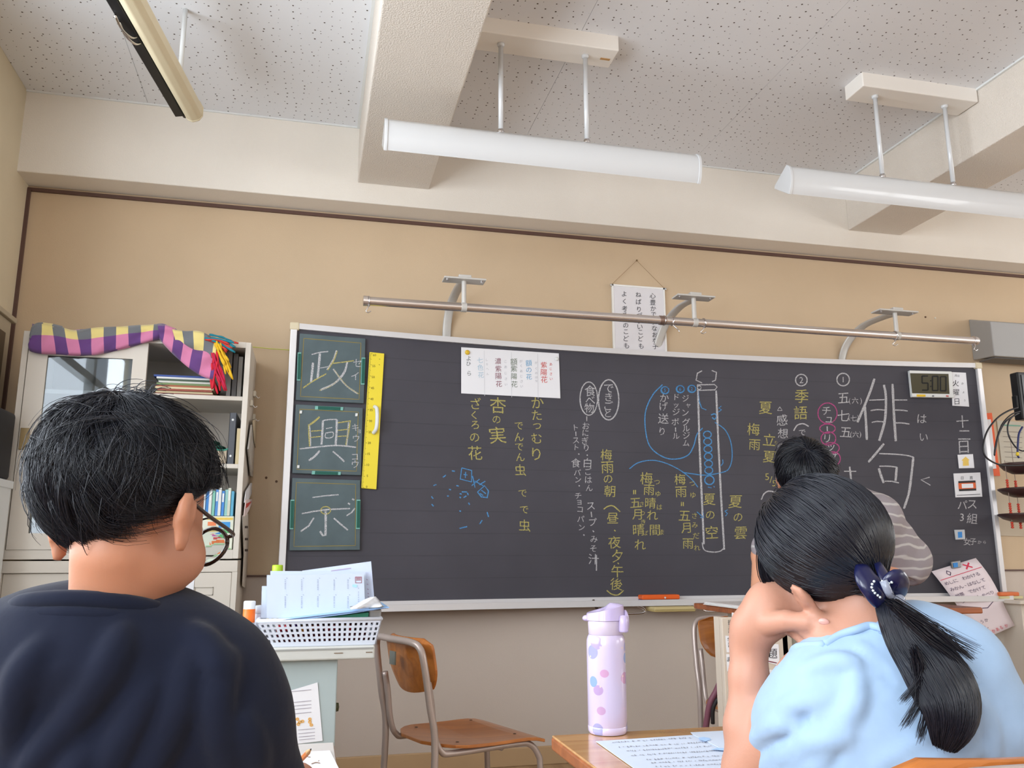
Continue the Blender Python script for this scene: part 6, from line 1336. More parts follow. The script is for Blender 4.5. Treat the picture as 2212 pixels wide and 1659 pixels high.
elR = np.array([elR[0], elR[1], max(elR[2], DZ+.03)]); haL = np.array([-.10, -2.66, DZ+.03])
wrR = haR-nrm(haR-elR)*.06
g.path([B_(215, 1450, .91), shR, elR], [.035, .036, .032], k=.02); g.path([elR, wrR], [.031, .021], k=.012); g.path([B_(215, 1450, .91), shL, elL, haL-np.array([.0, .05, 0])], [.035, .036, .032, .021], k=.02)
g.path([B_(215, 1500, .91), (hipL+hipR)/2+np.array([0, 0, .05])], [.07, .09], k=.04)
def hand(g, wrist, palm_dir, side_dir, up_dir, curls, sc_=1.0, pinch=True, thumb=None):
    """hand with palm, four fingers of different lengths and a thumb; side_dir points to the thumb"""
    f_, s_, u_ = nrm(palm_dir), nrm(side_dir), nrm(up_dir); R3 = np.array([s_, f_, u_])
    pc = wrist+f_*.040*sc_; g.ell(pc, np.array((.034, .044, .015))*sc_, R3, k=.012); g.cap(wrist-f_*.02*sc_, pc, .020*sc_, .018*sc_, k=.014)
    for i, (off, L_, c_) in enumerate(zip((.024, .008, -.009, -.024), (.064, .072, .067, .052), curls)):
        b0 = wrist+(f_*.072-f_*.004*abs(i-1)+s_*off)*sc_; ang = 0; p0 = b0-f_*.02*sc_; pts = [p0, b0]; q = b0
        for seg_, fr in enumerate((.45, .30, .25)):
            ang += c_*(.8 if seg_ == 0 else 1.0); d = f_*math.cos(ang)-u_*math.sin(ang); q = q+d*L_*fr*sc_; pts.append(q)
        g.path(pts, [r_*sc_ for r_ in (.0085, .0085, .0075, .0068, .0060)], k=.004)
    if thumb is None: thumb = [wrist+(f_*.018+s_*.024)*sc_, wrist+(f_*.045+s_*.044-u_*.008)*sc_, wrist+(f_*.072+s_*.040-u_*.020)*sc_, wrist+(f_*.090+s_*.030-u_*.028)*sc_]
    g.path(thumb, [.013*sc_, .0105*sc_, .0090*sc_, .0075*sc_], k=.006)
d_ = nrm(haR-wrR); hand(g, wrR, d_*.9+np.array([-.35, .2, 0]), np.array([-.8, .1, .5]), np.array([.3, 0, .9]), (.75, .8, .85, .9), .86)
hand(g, haL-np.array([0, .05, 0]), np.array([.5, .8, 0]), np.array([.8, -.4, .1]), np.array([0, 0, 1]), (.15, .15, .18, .2), .86)
V, F = g.mesh(); npmesh('body', V, F, sk, boy)
eyes(fb, boy)
# trousers and shoes
g = SDF(np.array([-.55, -3.40, -.02]), np.array([.35, -2.35, .62]), .010)
g.ell((hipL+hipR)/2+np.array([0, 0, .02]), (.16, .12, .10), k=.03)
kl, kr = hipL+np.array([-.03, .40, -.02]), hipR+np.array([.03, .40, -.02]); fl_, fr_ = kl+np.array([0, -.02, 0]), kr+np.array([0, -.02, 0]); fl_[2] = fr_[2] = .09
seated_lower(g, (hipL, hipR), (kl, kr), (fl_, fr_)); V, F = g.mesh(); npmesh('trousers', V, F, mat('trousers_dark', (44, 48, 60), .9, bump=.2), boy)
for q in (fl_, fr_): MB().ell((q[0], q[1]+.05, .045), (.045, .115, .045)).build('shoe', mat('shoe_white', (210, 210, 208), .5), boy, smooth=True)
# T-shirt
def fabric(name, col, bs=700): return mat(name, col, .92, var=.05, vscale=30, bump=.55, bscale=15, sheen=.1, spec=.2)
g = SDF(np.array([-.62, -3.32, .42]), np.array([.36, -2.70, 1.12]), .0052)
g.path([B_(215, 1425, .900), B_(330, 1440, .90), B_(462, 1480, .90)], [.058, .060, .055], k=.03)
g.path([B_(462, 1478, .90), B_(505, 1560, .905), B_(590, 1785, .94)], [.054, .055, .050], k=.03)
g.path([B_(215, 1412, .905), B_(80, 1435, .885), B_(-60, 1480, .87)], [.055, .058, .056], k=.03); g.path([B_(-60, 1480, .87), B_(-110, 1600, .88), B_(-165, 1830, .91)], [.056, .056, .050], k=.03)
RC = B_(200, 1326, .888); CFh = nrm([CF[0], CF[1], 0]); ringp = [RC+CR*.076*math.cos(a_)-CFh*.058*math.sin(a_)+np.array([0, 0, .018*max(0, math.sin(a_))-.06*max(0, -math.sin(a_))]) for a_ in np.linspace(0, 2*PI, 33)]
for a_ in ringp: g.cap(a_-np.array([0, 0, .014]), np.array([a_[0], a_[1], a_[2]-.06]), .007, .02, k=.008)
g.ell(B_(215, 1412, .868), (.085, .050, .030), k=.02); g.ell(B_(222, 1500, .895), (.165, .088, .115), k=.05); g.ell(B_(215, 1750, .90), (.150, .098, .20), k=.06); g.cap(B_(215, 1700, .9), (hipL+hipR)/2+np.array([0, 0, .03]), .12, .135, k=.05)
for s_, w in (([(60,1659),(150,1560),(235,1440),(262,1370)], .010), ([(215,1700),(262,1600),(330,1480)], .011), ([(300,1700),(360,1590),(395,1500),(408,1420)], .009), ([(20,1600),(40,1480),(90,1400)], .009), ([(505,1700),(478,1600),(470,1500),(492,1420)], .010), ([(140,1700),(190,1620)], .009), ([(560,1659),(530,1560)], .008), ([(420,1365),(452,1400),(470,1440)], .007)):
    pts = []
    for (x, y) in s_:                         # ridge of cloth lying on the back surface
        best = None
        for D in np.arange(.74, .96, .004):
            q = P(x, y, D); ix = np.round((q-g.lo)/g.h).astype(int)
            if np.all(ix >= 0) and np.all(ix < g.n) and g.F[tuple(ix)] < .001: best = D; break
        if best: pts.append(P(x, y, best+w*.22))
    if len(pts) > 1: g.path(smoothpath(pts, 4), [w*(.55+.45*math.sin(PI*(i+.5)/(4*(len(pts)-1)+1))) for i in range(4*(len(pts)-1)+1)], k=.016)
V, F = g.mesh(); tee = npmesh('t_shirt', V, F, fabric('navy_jersey', (20, 25, 42)), boy, 'dark navy T-shirt')
def surf_hit(G, x, y, d0, d1, off=0):
    for D in np.arange(d0, d1, .002):
        q = P(x, y, D); ix = np.round((q-G.lo)/G.h).astype(int)
        if np.all(ix >= 0) and np.all(ix < G.n) and G.F[tuple(ix)] < 0: return P(x, y, D-off)
    return P(x, y, d1)
MB().tube(ringp, .0095, 12).build('neck_band', fabric('navy_jersey', (20, 25, 42)), boy, smooth=True)
MB().tube([q_+np.array([0, 0, -.013])+nrm(q_-RC)*[1, 1, 0]*.003 for q_ in ringp], .0085, 10).build('neck_band_edge', fabric('navy_jersey', (20, 25, 42)), boy, smooth=True)
for name, ln in () if True else (('neck_band', [(18,1308),(60,1288),(130,1277),(190,1273),(250,1271),(310,1276),(352,1292)]), ('band_seam', [(30,1316),(75,1301),(140,1292),(195,1289),(255,1288),(318,1295),(356,1308)])):
    pts = [surf_hit(g, x, y+4, .76, .94, .0) for x, y in ln]; front = [pts[-1]+np.array([.0, .05, -.01]), (pts[0]+pts[-1])/2+np.array([0, .11, -.035]), pts[0]+np.array([.0, .05, -.01])]
    MB().tube(smoothpath(pts+front+[pts[0]], 6), .0058 if name == 'neck_band' else .0016, 10, flat=1.0).build(name, fabric('navy_jersey', (20, 25, 42)), boy, smooth=True)
# boy's hair
hc, hr = np.array([0, -.016, .050]), np.array([.0775, .093, .083])
crown = nrm([.12, -.45, .9])
def hl_boy(d):                                # hairline height as function of direction
    az = np.arctan2(d[..., 0], -d[..., 1]); a = np.abs(az)  # 0 = nape, pi/2 = ears, pi = forehead
    return np.where(a < 1.0, -.84+.28*a**2, np.where(a < 1.9, -.56+.52*(a-1.0), -.05+.35*(a-1.9)))
hair_shell(fb, hc, hr*np.array([.975, .975, .975]), lambda d: d[2] > float(hl_boy(np.array(d)))+.02, 'scalp_hair', boy, m_hair)
def short_hair(f, hc, hr, hl, crown, N, parent, name='hair', zmin=-2, L=(.05, .085), lift=.010, w=(.0006, .0011), K=9, tous=.25, m=None, flyf=.03, swirl=.35):
    d0 = dirs(int(N*1.7)); d0 = d0[(d0[:, 2] > hl(d0)+.03) & (d0[:, 2] > zmin)][:N]; n = len(d0); ax = np.cross(np.broadcast_to(crown, d0.shape), d0); sn = np.linalg.norm(ax, axis=1, keepdims=True); ax = ax/(sn+1e-6)
    tang = np.cross(ax, d0)                   # away from crown
    # clumps: neighbouring hairs share a random direction
    ck = dirs(420); ci = np.argmax(d0@ck.T, axis=1); cr_ = rng.normal(size=(420,)); ang = swirl+tous*cr_[ci]+rng.normal(size=n)*.07
    tang = np.cos(ang)[:, None]*tang+np.sin(ang)[:, None]*ax
    Ls = rng.uniform(L[0], L[1], n)*(1+.12*cr_[(ci*7) % 420]); R0 = hr.mean(); th = Ls/R0; t = np.linspace(0, 1, K)
    D_ = d0[:, None, :]*np.cos(th[:, None]*t)[..., None]+tang[:, None, :]*np.sin(th[:, None]*t)[..., None]
    cut = hl(D_)-.03*(rng.random((n, 1)))
    # hair past the hairline stops following and is clamped just below it
    D_[..., 2] = np.maximum(D_[..., 2], cut-.06*rng.random((n, 1))); D_ /= np.linalg.norm(D_, axis=-1, keepdims=True)
    lf = lift*(.35+.65*rng.random(n)); lf = lf+.0022*np.maximum(0, cr_[(ci*3) % 420]); fly = rng.random(n) < flyf; lf = np.where(fly, lf*rng.uniform(1.2, 2.4, n), lf)
    Hh = (.002+lf[:, None]*np.sin(np.minimum(1, t*1.15)*PI*.5)[None, :]); X = hc+D_*hr*(1+Hh/R0)[..., None]
    Xw = f.c+f.k*(X@f.R); return strands(Xw, rng.uniform(w[0], w[1], n), name, m or m_hair, parent)
short_hair(fb, hc, hr, hl_boy, crown, 26000, boy, L=(.035, .070), lift=.0065, w=(.00035, .0007), tous=.42, flyf=.03)
short_hair(fb, hc, hr*.99, hl_boy, nrm([.25, -.35, .9]), 1800, boy, name='top_locks', zmin=.25, L=(.06, .10), lift=.012, w=(.0004, .0008), tous=.9, flyf=.06, swirl=-.5)
# loose tufts standing off at the crown and left side
tl = []
for k in range(260):
    k = k*150/260; x0_, y0_ = (random.uniform(215, 330), random.uniform(850, 880)) if k < 60 else (random.uniform(110, 240), random.uniform(885, 940)) if k < 110 else (random.uniform(78, 100), random.uniform(950, 1040))
    a0 = random.uniform(-2.9, -1.6) if k < 60 else random.uniform(-3.3, -2.5) if k < 110 else random.uniform(1.7, 2.6); L0 = random.uniform(30, 75) if k < 110 else random.uniform(15, 30); D0 = fb.c@CF-CAM@CF+random.uniform(-.02, .04); pts = []
    for i in range(9):
        t = i/8; pts.append(P(x0_+L0*t*math.cos(a0+t*1.1), y0_+L0*t*math.sin(a0+t*(-.9 if k < 110 else .6))+6*t*t, D0))
    tl.append(pts)
strands(np.array(tl), rng.uniform(.0004, .0007, len(tl)), 'loose_hair', m_hair, boy, tip=.3)
# glasses
gf = mat('glasses_frame', (52, 36, 30), .25, coat=.5)
gl_ = thing('glasses', 'dark framed glasses worn by the boy in navy', 'glasses', fb(0, .10, 0))
for s_ in (-1, 1):
    ring = [fb(s_*.033+.026*math.cos(a_)*(1+.06*math.cos(2*a_)), .101-.010*abs(s_*.033+.026*math.cos(a_))/.06, -.002+.021*math.sin(a_)) for a_ in np.linspace(0, 2*PI, 30)]
    MB().tube(ring, .0024, 8).build('rim', gf, gl_, smooth=True)
    m = MB(); m.add(ring[:-1], [tuple(range(29))]); m.build('lens', mat('lens_glass', (235, 242, 244), .02, trans=1, ior=1.3), gl_, solid=.0012)
    MB().tube(smoothpath([fb(s_*.058, .092, .006), fb(s_*.070, .085, .008), fb(s_*.076, .03, .012), fb(s_*.080, -.004, .016)], 6), .0022, 8).build('temple', gf, gl_, smooth=True)
MB().tube(smoothpath([fb(-.010, .101, .004), fb(0, .104, .008), fb(.010, .101, .004)], 5), .002, 8).build('bridge', gf, gl_, smooth=True)
# pencil
a = P(664, 1640, float((haR-CAM)@CF)); tip = P(672, 1616, float((haR-CAM)@CF)+.03)
pb = haR+np.array([-.012, .01, .012]); tipw = atZ(673, 1617, DZ+.045); endw = atZ(640, 1652, DZ+.012)
pn = thing('pencil', 'orange pencil held in the boy hand above his worksheet', 'pencil', endw)
dv = nrm(tipw-endw); Lp = np.linalg.norm(tipw-endw); MB().lathe(endw, [(.0001, 0), (.0036, .0005), (.0036, Lp-.016)], 6, dv).build('barrel', mat('pencil_orange', (214, 120, 44), .4), pn); MB().lathe(endw+dv*(Lp-.016), [(.0036, 0), (.0012, .012)], 10, dv).build('wood_tip', mat('pencil_wood', (214, 170, 120), .7), pn); MB().lathe(endw+dv*(Lp-.004), [(.0012, 0), (.0001, .004)], 8, dv).build('lead', mat('pencil_lead', (50, 48, 50), .4), pn)
chair((-.10, -3.17, 0), PI/2, 1.0, 'wooden school chair the boy in navy sits on', 'chair')
# ------------------------------------------------------------------ THE GIRL
DG = 1.08; gc = P(1802, 1224, DG)
fg = Frame(gc, .74*CR+.42*CU+.40*CF, -.46*CR-.42*CU+.80*CF); fg.k = .915
skg = skin_mat('skin_girl', (184, 134, 112))
girl = thing('person', 'person in a pale blue shirt with a long black ponytail, cheek resting on one hand', 'person', (float(P(1930, 1560, 1.02)[0]), float(P(1930, 1560, 1.02)[1]), 0))
G_ = lambda x, y, D=1.03: P(x, y, D)
gh = G_(1945, 1800, 1.02); hl0, hr0 = gh+np.array([-.08, 0, 0]), gh+np.array([.08, 0, 0]); hl0[2] = hr0[2] = .47
lo = np.array([.45, -3.40, .30]); hi = np.array([1.30, -2.60, 1.20])
g = SDF(lo, hi, .0045); head_sdf(g, fg)
g.cap(fg(0, -.030, -.025), G_(1886, 1420, 1.045), .037, .041, k=.015); g.ell(G_(1920, 1500, 1.03), (.13, .07, .10), k=.04); g.path([G_(1920, 1500, 1.03), gh+np.array([0, 0, .0])], [.09, .10], k=.04)
el = P(1618, 1690, 1.075); el[2] = DZ+.030; wr = P(1618, 1392, 1.115)
g.path([G_(1900, 1450, 1.03), G_(1750, 1485, 1.03), el], [.045, .040, .033], k=.02); g.path([el, lerp(el, wr, .35), lerp(el, wr, .75), wr], [.029, .0295, .0235, .0205], k=.014)
# left hand under the jaw: palm against the cheek, fingers folded, thumb lying along the jaw
pm = P(1655, 1330, 1.105); g.path([wr, P(1628, 1358, 1.112), pm], [.0210, .023, .024], k=.02); g.ell(P(1668, 1322, 1.10), (.034, .020, .030), k=.02); g.path([P(1625, 1350, 1.11), P(1660, 1298, 1.11), P(1700, 1292, 1.11)], [.020, .020, .014], k=.02)
g.path([P(1662, 1345, 1.08), P(1700, 1340, 1.055), P(1742, 1343, 1.040), P(1786, 1349, 1.032)], [.0165, .0125, .0108, .0088], k=.004)
for a_, b_, c__, d__ in (((1680,1330,1.10), (1712,1346,1.065), (1740,1364,1.045), (1757,1377,1.042)), ((1675,1338,1.11), (1705,1356,1.08), (1726,1372,1.06), (1736,1384,1.055)), ((1670,1335,1.13), (1698,1356,1.125), (1716,1366,1.115), (1722,1368,1.11)), ((1668,1322,1.13), (1720,1330,1.13), (1752,1344,1.12), (1768,1352,1.11))):
    g.path([P(*a_), P(*b_), P(*c__), P(*d__)], [.0095, .0085, .0075, .0066], k=.004)
shr, elr = G_(2075, 1470, .99), G_(2190, 1760, 1.03); g.path([G_(1930, 1470, 1.02), shr, elr, np.array([1.02, -2.78, DZ+.03])], [.045, .042, .034, .022], k=.02)
elr2 = np.array([1.02, -2.78, DZ+.03]); hand(g, elr2, np.array([-.5, .8, 0]), np.array([-.8, -.4, .1]), np.array([0, 0, 1]), (.2, .2, .22, .25), .84)
V, F = g.mesh(); npmesh('body', V, F, skg, girl); eyes(fg, girl)
nl = P(1780, 1343, 1.0225); MB().ell(nl, (.0065, .0026, .0042), np.array([nrm(P(1786,1349,1.06)-P(1742,1343,1.066)), nrm(CF), nrm(CU)])).build('thumbnail', mat('nail_pink', (206, 158, 148), .3), girl, smooth=True)
g = SDF(np.array([.45, -3.35, -.02]), np.array([1.35, -2.35, .62]), .010)
g.ell(gh*[1, 1, 0]+np.array([0, 0, .49]), (.155, .12, .10), k=.03); kl, kr = hl0+np.array([-.03, .38, -.02]), hr0+np.array([.03, .38, -.02]); f1, f2 = kl*1, kr*1; f1[2] = f2[2] = .09
seated_lower(g, (hl0, hr0), (kl, kr), (f1, f2)); V, F = g.mesh(); npmesh('trousers', V, F, mat('trousers_denim', (58, 68, 96), .9, bump=.2), girl)
for q in (f1, f2): MB().ell((q[0], q[1]+.05, .045), (.042, .11, .045)).build('shoe', mat('shoe_white', (210, 210, 208), .5), girl, smooth=True)
# pale blue shirt
g = SDF(np.array([.45, -3.40, .50]), np.array([1.32, -2.70, 1.10]), .0048)
g.path([G_(1905, 1416, 1.035), G_(1840, 1462, 1.035), G_(1770, 1506, 1.03)], [.036, .044, .044], k=.02)
g.path([G_(1770, 1506, 1.03), G_(1728, 1556, 1.045), P(1678, 1650, 1.075)], [.046, .049, .047], k=.03)
g.path([G_(1905, 1408, 1.035), G_(1985, 1412, 1.01), G_(2062, 1448, .99)], [.042, .052, .054], k=.04); g.path([G_(2062, 1448, .99), G_(2110, 1550, .99), G_(2165, 1700, 1.02)], [.054, .054, .050], k=.03)
g.ell(G_(1930, 1525, 1.02), (.145, .076, .10), k=.04); g.ell(G_(1945, 1680, 1.015), (.140, .092, .16), k=.06); g.cap(G_(1945, 1650, 1.015), gh*[1, 1, 0]+np.array([0, 0, .52]), .105, .13, k=.05)
g.ell(G_(1884, 1438, 1.035), (.052, .052, .045), k=.02)
for s_ in ([(1800,1659),(1815,1600),(1862,1530)], [(1625,1640),(1660,1610),(1712,1590)], [(1745,1500),(1735,1560),(1752,1620)], [(1950,1659),(2010,1610),(2075,1590)], [(1880,1420),(1925,1462),(1990,1490)], [(1690,1659),(1720,1622),(1760,1612)], [(2110,1600),(2120,1540),(2100,1470)]):
    pts = []
    for (x, y) in s_:
        for D in np.arange(.86, 1.12, .003):
            q = P(x, y, D); ix = np.round((q-g.lo)/g.h).astype(int)
            if np.all(ix >= 0) and np.all(ix < g.n) and g.F[tuple(ix)] < .001: pts.append(P(x, y, D)); break
    if len(pts) > 1: n_ = 5*(len(pts)-1)+1; g.path(smoothpath(pts, 5), [.0045*math.sin(PI*(i+.6)/(n_+.2)) for i in range(n_)], k=.007, sub=True)
# sleeve opening: hollow it around the arm
g.cap(P(1650, 1705, 1.085), P(1634, 1790, 1.10), .044, .05, k=.006, sub=True)
for s_, w in (([(1760,1659),(1800,1600),(1845,1520),(1850,1450)], .009), ([(1650,1560),(1720,1520),(1790,1505)], .008), ([(1700,1640),(1760,1600),(1830,1590)], .009), ([(1900,1650),(1990,1600),(2060,1570)], .008), ([(1860,1400),(1900,1440),(1960,1480)], .006), ([(2070,1640),(2090,1560),(2085,1480)], .008), ([(1960,1659),(2040,1630),(2110,1625)], .009), ([(1740,1450),(1800,1430),(1850,1432)], .006), ([(2140,1659),(2130,1570),(2100,1500)], .008), ([(1625,1600),(1670,1570),(1700,1560)], .006)):
    pts = []
    for (x, y) in s_:
        for D in np.arange(.86, 1.12, .004):
            q = P(x, y, D); ix = np.round((q-g.lo)/g.h).astype(int)
            if np.all(ix >= 0) and np.all(ix < g.n) and g.F[tuple(ix)] < .001: pts.append(P(x, y, D+w*.46)); break
    if len(pts) > 1: n_ = 4*(len(pts)-1)+1; g.path(smoothpath(pts, 4), [w*(.5+.5*math.sin(PI*(i+.5)/n_)) for i in range(n_)], k=.012)
V, F = g.mesh(); npmesh('shirt', V, F, fabric('pale_blue_cotton', (150, 175, 203), 500), girl, 'pale blue shirt')
col_ = [surf_hit(g, x, y, .9, 1.1, .0) for x, y in ((1782,1392), (1815,1372), (1850,1360), (1880,1352), (1905,1362))]
MB().tube(smoothpath(col_+[col_[-1]+np.array([.01, .07, -.02]), (col_[0]+col_[-1])/2+np.array([0, .12, -.05]), col_[0]+np.array([-.01, .05, -.01]), col_[0]], 6), .005, 10).build('neck_band', fabric('pale_blue_cotton', (150, 175, 203), 500), girl, smooth=True)
# girl's hair: drawn back over the skull to the clip
hcg, hrg = np.array([0, -.014, .046]), np.array([.0765, .0915, .081])
tiew = P(1898, 1262, 1.005); tl_ = ((tiew-fg.c)@fg.R.T)/fg.k-hcg; tdir = nrm(tl_/hrg)
def hl_g(d):
    az = np.abs(np.arctan2(d[..., 0], -d[..., 1])); return np.where(az < 1.1, -.66+.12*az, np.where(az < 1.7, -.53+.75*(az-1.1), -.08+.42*(az-1.7)))
hair_shell(fg, hcg, hrg*.975, lambda d: d[2] > float(hl_g(np.array(d)))+.03, 'scalp_hair', girl, m_hair)
d0 = dirs(16000); d0 = d0[d0[:, 2] > hl_g(d0)+.02]; n = len(d0); K = 16; t = np.linspace(0, 1, K)
X = slerp(d0, np.broadcast_to(nrm(tdir+0), d0.shape)+rng.normal(size=d0.shape)*.03, t); X /= np.linalg.norm(X, axis=-1, keepdims=True)
lay = rng.random(n)*.008; Hh = .002+lay[:, None]*np.sin(np.clip(t*3, 0, 1)*PI/2)[None, :]*np.ones((1, K)); Hh = Hh*(1-.5*(t[None, :] > .93))
Xl = hcg+X*hrg*(1+Hh/.09)[..., None]; Xw = fg.c+fg.k*(Xl@fg.R)
endp = tiew+rng.normal(size=(n, 3))*.006; wgt = np.clip((t-.82)/.18, 0, 1)[None, :, None]; Xw = Xw*(1-wgt)+endp[:, None, :]*wgt
strands(Xw, rng.uniform(.0006, .0011, n), 'hair', m_hair, girl, tip=.7)
# side lock in front of the ear
s0 = []
for k in range(260):
    u = random.gauss(0, 1); a_ = np.array([(1668+u*7, 1120), (1652+u*7, 1190), (1658+u*8, 1245), (1682+u*8, 1282), (1702+u*6, 1300+random.uniform(-8, 14))]); pp = smoothpath([P(x, y, 1.10+.01*random.random()) for x, y in a_], 3); s0.append(pp)
strands(np.array(s0), rng.uniform(.0006, .001, len(s0)), 'side_lock', m_hair, girl)
# ponytail
pc_ = [P(1900, 1272, .995), P(1922, 1318, .965), P(1956, 1372, .935), P(2004, 1430, .91), P(2042, 1495, .895), P(2054, 1555, .885), P(2040, 1618, .885)]
cen = np.array(smoothpath(pc_, 4)); KK = len(cen); tt = np.linspace(0, 1, KK); env = .009+.023*np.sin(np.clip(tt*.98, 0, 1)**1.5*PI)**.9
m = MB(); m.tube(list(cen[:int(KK*.86)]), list((env*.82)[:int(KK*.86)]), 16, flat=.75); m.build('ponytail_core', m_hair, girl, smooth=True)
N_ = 6000; ang = rng.uniform(0, 2*PI, N_); rad = np.sqrt(rng.uniform(.15, 1, N_)); T_c = np.gradient(cen, axis=0); T_c /= np.linalg.norm(T_c, axis=1, keepdims=True); A_c = np.cross(T_c, CF); A_c /= np.linalg.norm(A_c, axis=1, keepdims=True); B_c = np.cross(T_c, A_c)
Ln_ = rng.uniform(.82, 1.0, N_); idx = (tt[None, :]*Ln_[:, None])*(KK-1); i0 = np.clip(idx.astype(int), 0, KK-2); fr_ = (idx-i0)[..., None]
def at_(A): return A[i0]*(1-fr_)+A[i0+1]*fr_
ev = (env[i0]*(1-fr_[..., 0])+env[i0+1]*fr_[..., 0])*rad[:, None]*1.05; tw = ang[:, None]+.5*tt[None, :]+.15*rng.normal(size=(N_, 1))*tt[None, :]
Xp = at_(cen)+ev[..., None]*(np.cos(tw)[..., None]*at_(A_c)+.75*np.sin(tw)[..., None]*at_(B_c))
strands(Xp, rng.uniform(.0006, .0011, N_), 'ponytail', m_hair, girl, tip=.25)
wis = []
for pts_, nn in (([(1972,1400),(1985,1440),(1978,1475),(1948,1512)], 60), ([(1978,1420),(1990,1500),(1972,1540),(1955,1568)], 50), ([(1990,1470),(2000,1540),(1992,1580)], 50), ([(2010,1500),(2022,1560),(2034,1598)], 60), ([(1930,1300),(2010,1350),(2060,1390),(2098,1420)], 70), ([(1930,1310),(2000,1375),(2060,1420),(2094,1462)], 60), ([(2060,1480),(2090,1540),(2070,1590)], 50), ([(1925,1300),(1990,1340),(2050,1372),(2110,1402)], 30)):
    for k in range(nn):
        u, w_ = random.gauss(0, 6.5), random.gauss(0, 6); sp = random.uniform(.8, 1); pp = [P(x+u+random.gauss(0, 1.2), y+w_*sp, .885+.012*random.random()) for x, y in pts_]
        while len(pp) < 4: pp.append(pp[-1]+(pp[-1]-pp[-2])*.4)
        wis.append(smoothpath(pp, 4))
strands(np.array(wis), rng.uniform(.0003, .00055, len(wis)), 'ponytail_wisps', m_hair, girl, tip=.15)
# bow clip
clp = thing('hair_clip', 'navy blue bow hair clip with small rhinestones on the ponytail', 'clip', tiew)
m_nv = mat('clip_navy', (14, 18, 58), .28, coat=.25)
def lobe(pts, w, nm='bow_lobe'):
    P_ = smoothpath([P(*q) for q in pts], 5); n_ = len(P_); MB().tube(P_, [w*math.sin(PI*(.12+.80*i/(n_-1)))**.7 for i in range(n_)], 16, flat=.45, up=tuple(CF)).build(nm, m_nv, clp, smooth=True)
lobe([(1862,1222,.985), (1872,1250,.972), (1888,1272,.968), (1900,1292,.968), (1910,1300,.972)], .016)
lobe([(1912,1288,.968), (1922,1262,.962), (1936,1252,.962), (1946,1268,.968), (1938,1288,.972), (1920,1292,.972)], .013)
lobe([(1893,1210,1.0), (1902,1228,.985), (1910,1250,.972), (1914,1272,.968)], .007, 'bow_tail')
MB().tube([P(1908, 1254, .955), P(1916, 1272, .952), P(1924, 1288, .955)], .0045, 12).build('clear_bar', mat('clear_gem', (190, 196, 214), .08, trans=.6), clp, smooth=True)
for k, (x, y) in enumerate([(1888,1256), (1884,1262), (1883,1269), (1886,1276), (1890,1281), (1896,1286), (1901,1290), (1906,1256), (1912,1258), (1920,1260), (1926,1258)]):
    q = P(x, y, .953); MB().ell(q, (.0016, .0016, .0016), n=6, m=4).build('rhinestone', mat('rhinestone', (214, 230, 240), .06, metal=.6), clp)
q = P(1942, 1296, .965); MB().ell(q, (.008, .006, .007), n=10, m=8).build('clear_claw', mat('clear_gem', (190, 196, 214), .08, trans=.6), clp, smooth=True)
gcx = float(P(2150, 1640, .80)[0]); gcy = -3.20+.235
chair((gcx-.0, -3.02, 0), PI/2+.03, 1.113, 'wooden school chair whose back top shows behind the girl in pale blue', 'chair')
# ------------------------------------------------------------------ THE TEACHER
DT = 2.78; tc_ = P(1738, 1038, DT)
ft = Frame(tc_, -.96*CR-.18*CU, -.16*CR-.80*CU-.50*CF); ft.k = 1.02
skt = skin_mat('skin_teacher', (206, 148, 118))
tea = thing('person', 'person in a grey patterned shirt bowing over the podium', 'person', (2.17, -.80, 0))
hp = np.array([2.17, -.80, .93]); shl = P(1895, 1118, 2.86); shr = P(1722, 1122, 2.86); ch_ = (shl+shr)/2
elA, haA = P(1950, 1204, 2.92), P(1925, 1288, 2.72); elB, haB = P(1648, 1200, 2.90), P(1636, 1296, 2.72)
haA[2] = haB[2] = .775; haA[1] = -1.42; haB[1] = -1.40
g = SDF(np.array([1.2, -1.75, .70]), np.array([2.40, -.45, 1.45]), .0075)
head_sdf(g, ft); g.cap(ft(0, -.035, -.03), ch_+np.array([0, .02, .02]), .052, .06, k=.03); g.path([ch_, hp], [.12, .12], k=.05)
g.path([shl, elA, lerp(elA, haA, .9)], [.05, .036, .024], k=.02); g.path([shr, elB, lerp(elB, haB, .9)], [.05, .036, .024], k=.02)
hand(g, lerp(elA, haA, .9), np.array([-.3, -.9, -.1]), np.array([-.9, .3, 0]), np.array([0, 0, 1]), (.1, .1, .1, .12), 1.0); hand(g, lerp(elB, haB, .9), np.array([.2, -.95, -.1]), np.array([.9, .3, 0]), np.array([0, 0, 1]), (.1, .1, .1, .12), 1.0)
V, F = g.mesh(); npmesh('body', V, F, skt, tea); eyes(ft, tea)
g = SDF(np.array([1.8, -1.1, .02]), np.array([2.55, -.45, 1.12]), .012); g.ell(hp, (.17, .13, .12), k=.04)
for s_ in (-1, 1): g.path([hp+np.array([s_*.09, 0, -.05]), hp+np.array([s_*.11, .01, -.45]), hp+np.array([s_*.12, .03, -.85])], [.088, .066, .05], k=.03)
V, F = g.mesh(); npmesh('trousers', V, F, mat('trousers_black', (38, 38, 44), .9), tea)
for s_ in (-1, 1): MB().ell((hp[0]+s_*.12, hp[1]-.02, .045), (.05, .13, .045)).build('shoe', mat('shoe_black', (30, 28, 30), .5), tea, smooth=True)
g = SDF(np.array([1.2, -1.70, .70]), np.array([2.50, -.45, 1.40]), .008)
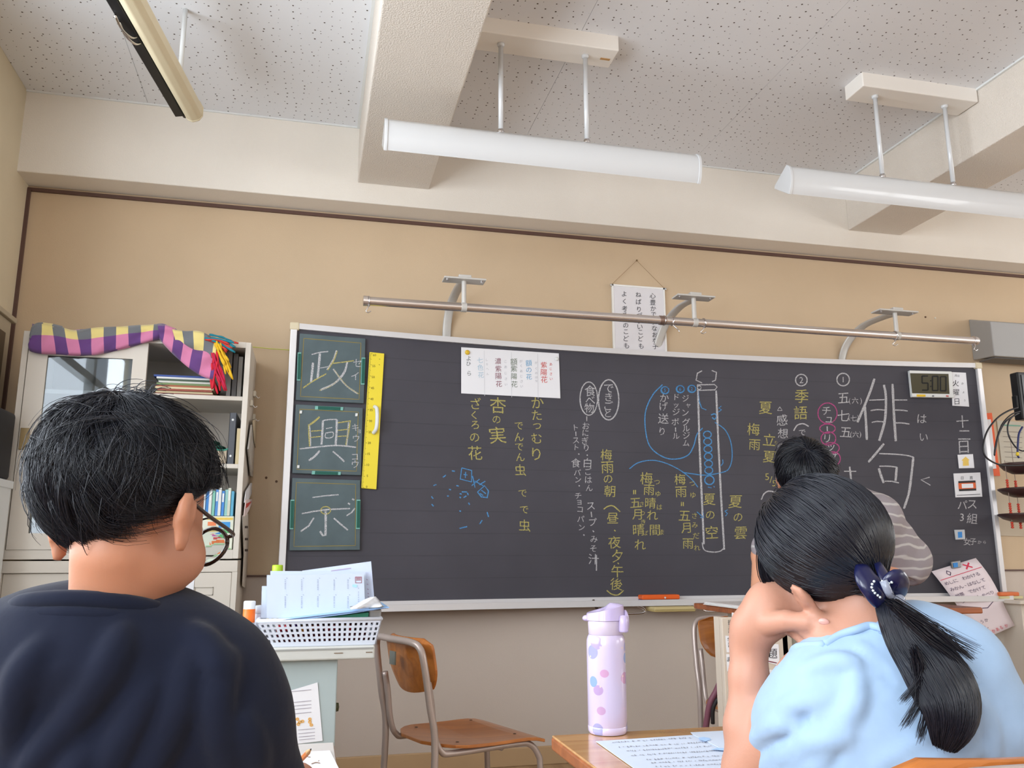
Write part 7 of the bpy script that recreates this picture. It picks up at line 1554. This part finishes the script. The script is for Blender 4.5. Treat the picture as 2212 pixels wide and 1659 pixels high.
g.path([ch_+np.array([0, .03, -.01]), hp+np.array([0, 0, .05])], [.155, .16], k=.06); g.path([ch_+np.array([0, .02, .02]), shl], [.085, .075], k=.05); g.path([ch_+np.array([0, .02, .02]), shr], [.085, .075], k=.05)
g.path([shl, lerp(shl, elA, .6), elA+np.array([.015, 0, -.02])], [.075, .072, .078], k=.03); g.path([shr, lerp(shr, elB, .8)], [.07, .062], k=.03)
g.ell(P(1972, 1200, 2.90), (.055, .05, .055), k=.03)
g.ell(P(1945, 1262, 2.88), (.05, .05, .03), k=.01, sub=True)
for k in range(6): a_ = lerp(shl, elA, k/6.); g.cap(a_+CU*.07-CF*.03, a_-CU*.02-CF*.06, .012, .008, k=.02)
V, F = g.mesh()
def tshirt_mat():
    m = mat('grey_pattern_shirt', (150, 142, 144), .9, bump=.2, bscale=90); n = m.node_tree.nodes; L = m.node_tree.links; b = n['Principled BSDF']; tc = n.new('ShaderNodeTexCoord')
    w = n.new('ShaderNodeTexWave'); w.inputs['Scale'].default_value = 9; w.inputs['Distortion'].default_value = 5; w.inputs['Detail'].default_value = 2; w.bands_direction = 'Z'; L.new(tc.outputs['Object'], w.inputs['Vector']); r = n.new('ShaderNodeValToRGB'); r.color_ramp.elements[0].position = .80; r.color_ramp.elements[0].color = rgb((146, 138, 142)); r.color_ramp.elements[1].position = .96; r.color_ramp.elements[1].color = rgb((184, 180, 178)); L.new(w.outputs['Fac'], r.inputs['Fac']); L.new(r.outputs['Color'], b.inputs['Base Color']); return m
npmesh('shirt', V, F, tshirt_mat(), tea, 'grey shirt with pale wavy pattern')
def hl_t(d): az = np.abs(np.arctan2(d[..., 0], -d[..., 1])); return np.where(az < 1.1, -.55+.1*az, np.where(az < 1.9, -.44+.45*(az-1.1), -.08+.30*(az-1.9)))
hct, hrt = np.array([0, -.014, .050]), np.array([.080, .098, .084])
hair_shell(ft, hct, hrt*.98, lambda d: d[2] > float(hl_t(np.array(d)))+.02, 'scalp_hair', tea, m_hair); short_hair(ft, hct, hrt, hl_t, nrm([0, -.3, .95]), 4500, tea, L=(.05, .08), lift=.012, w=(.0011, .0018), tous=.15)
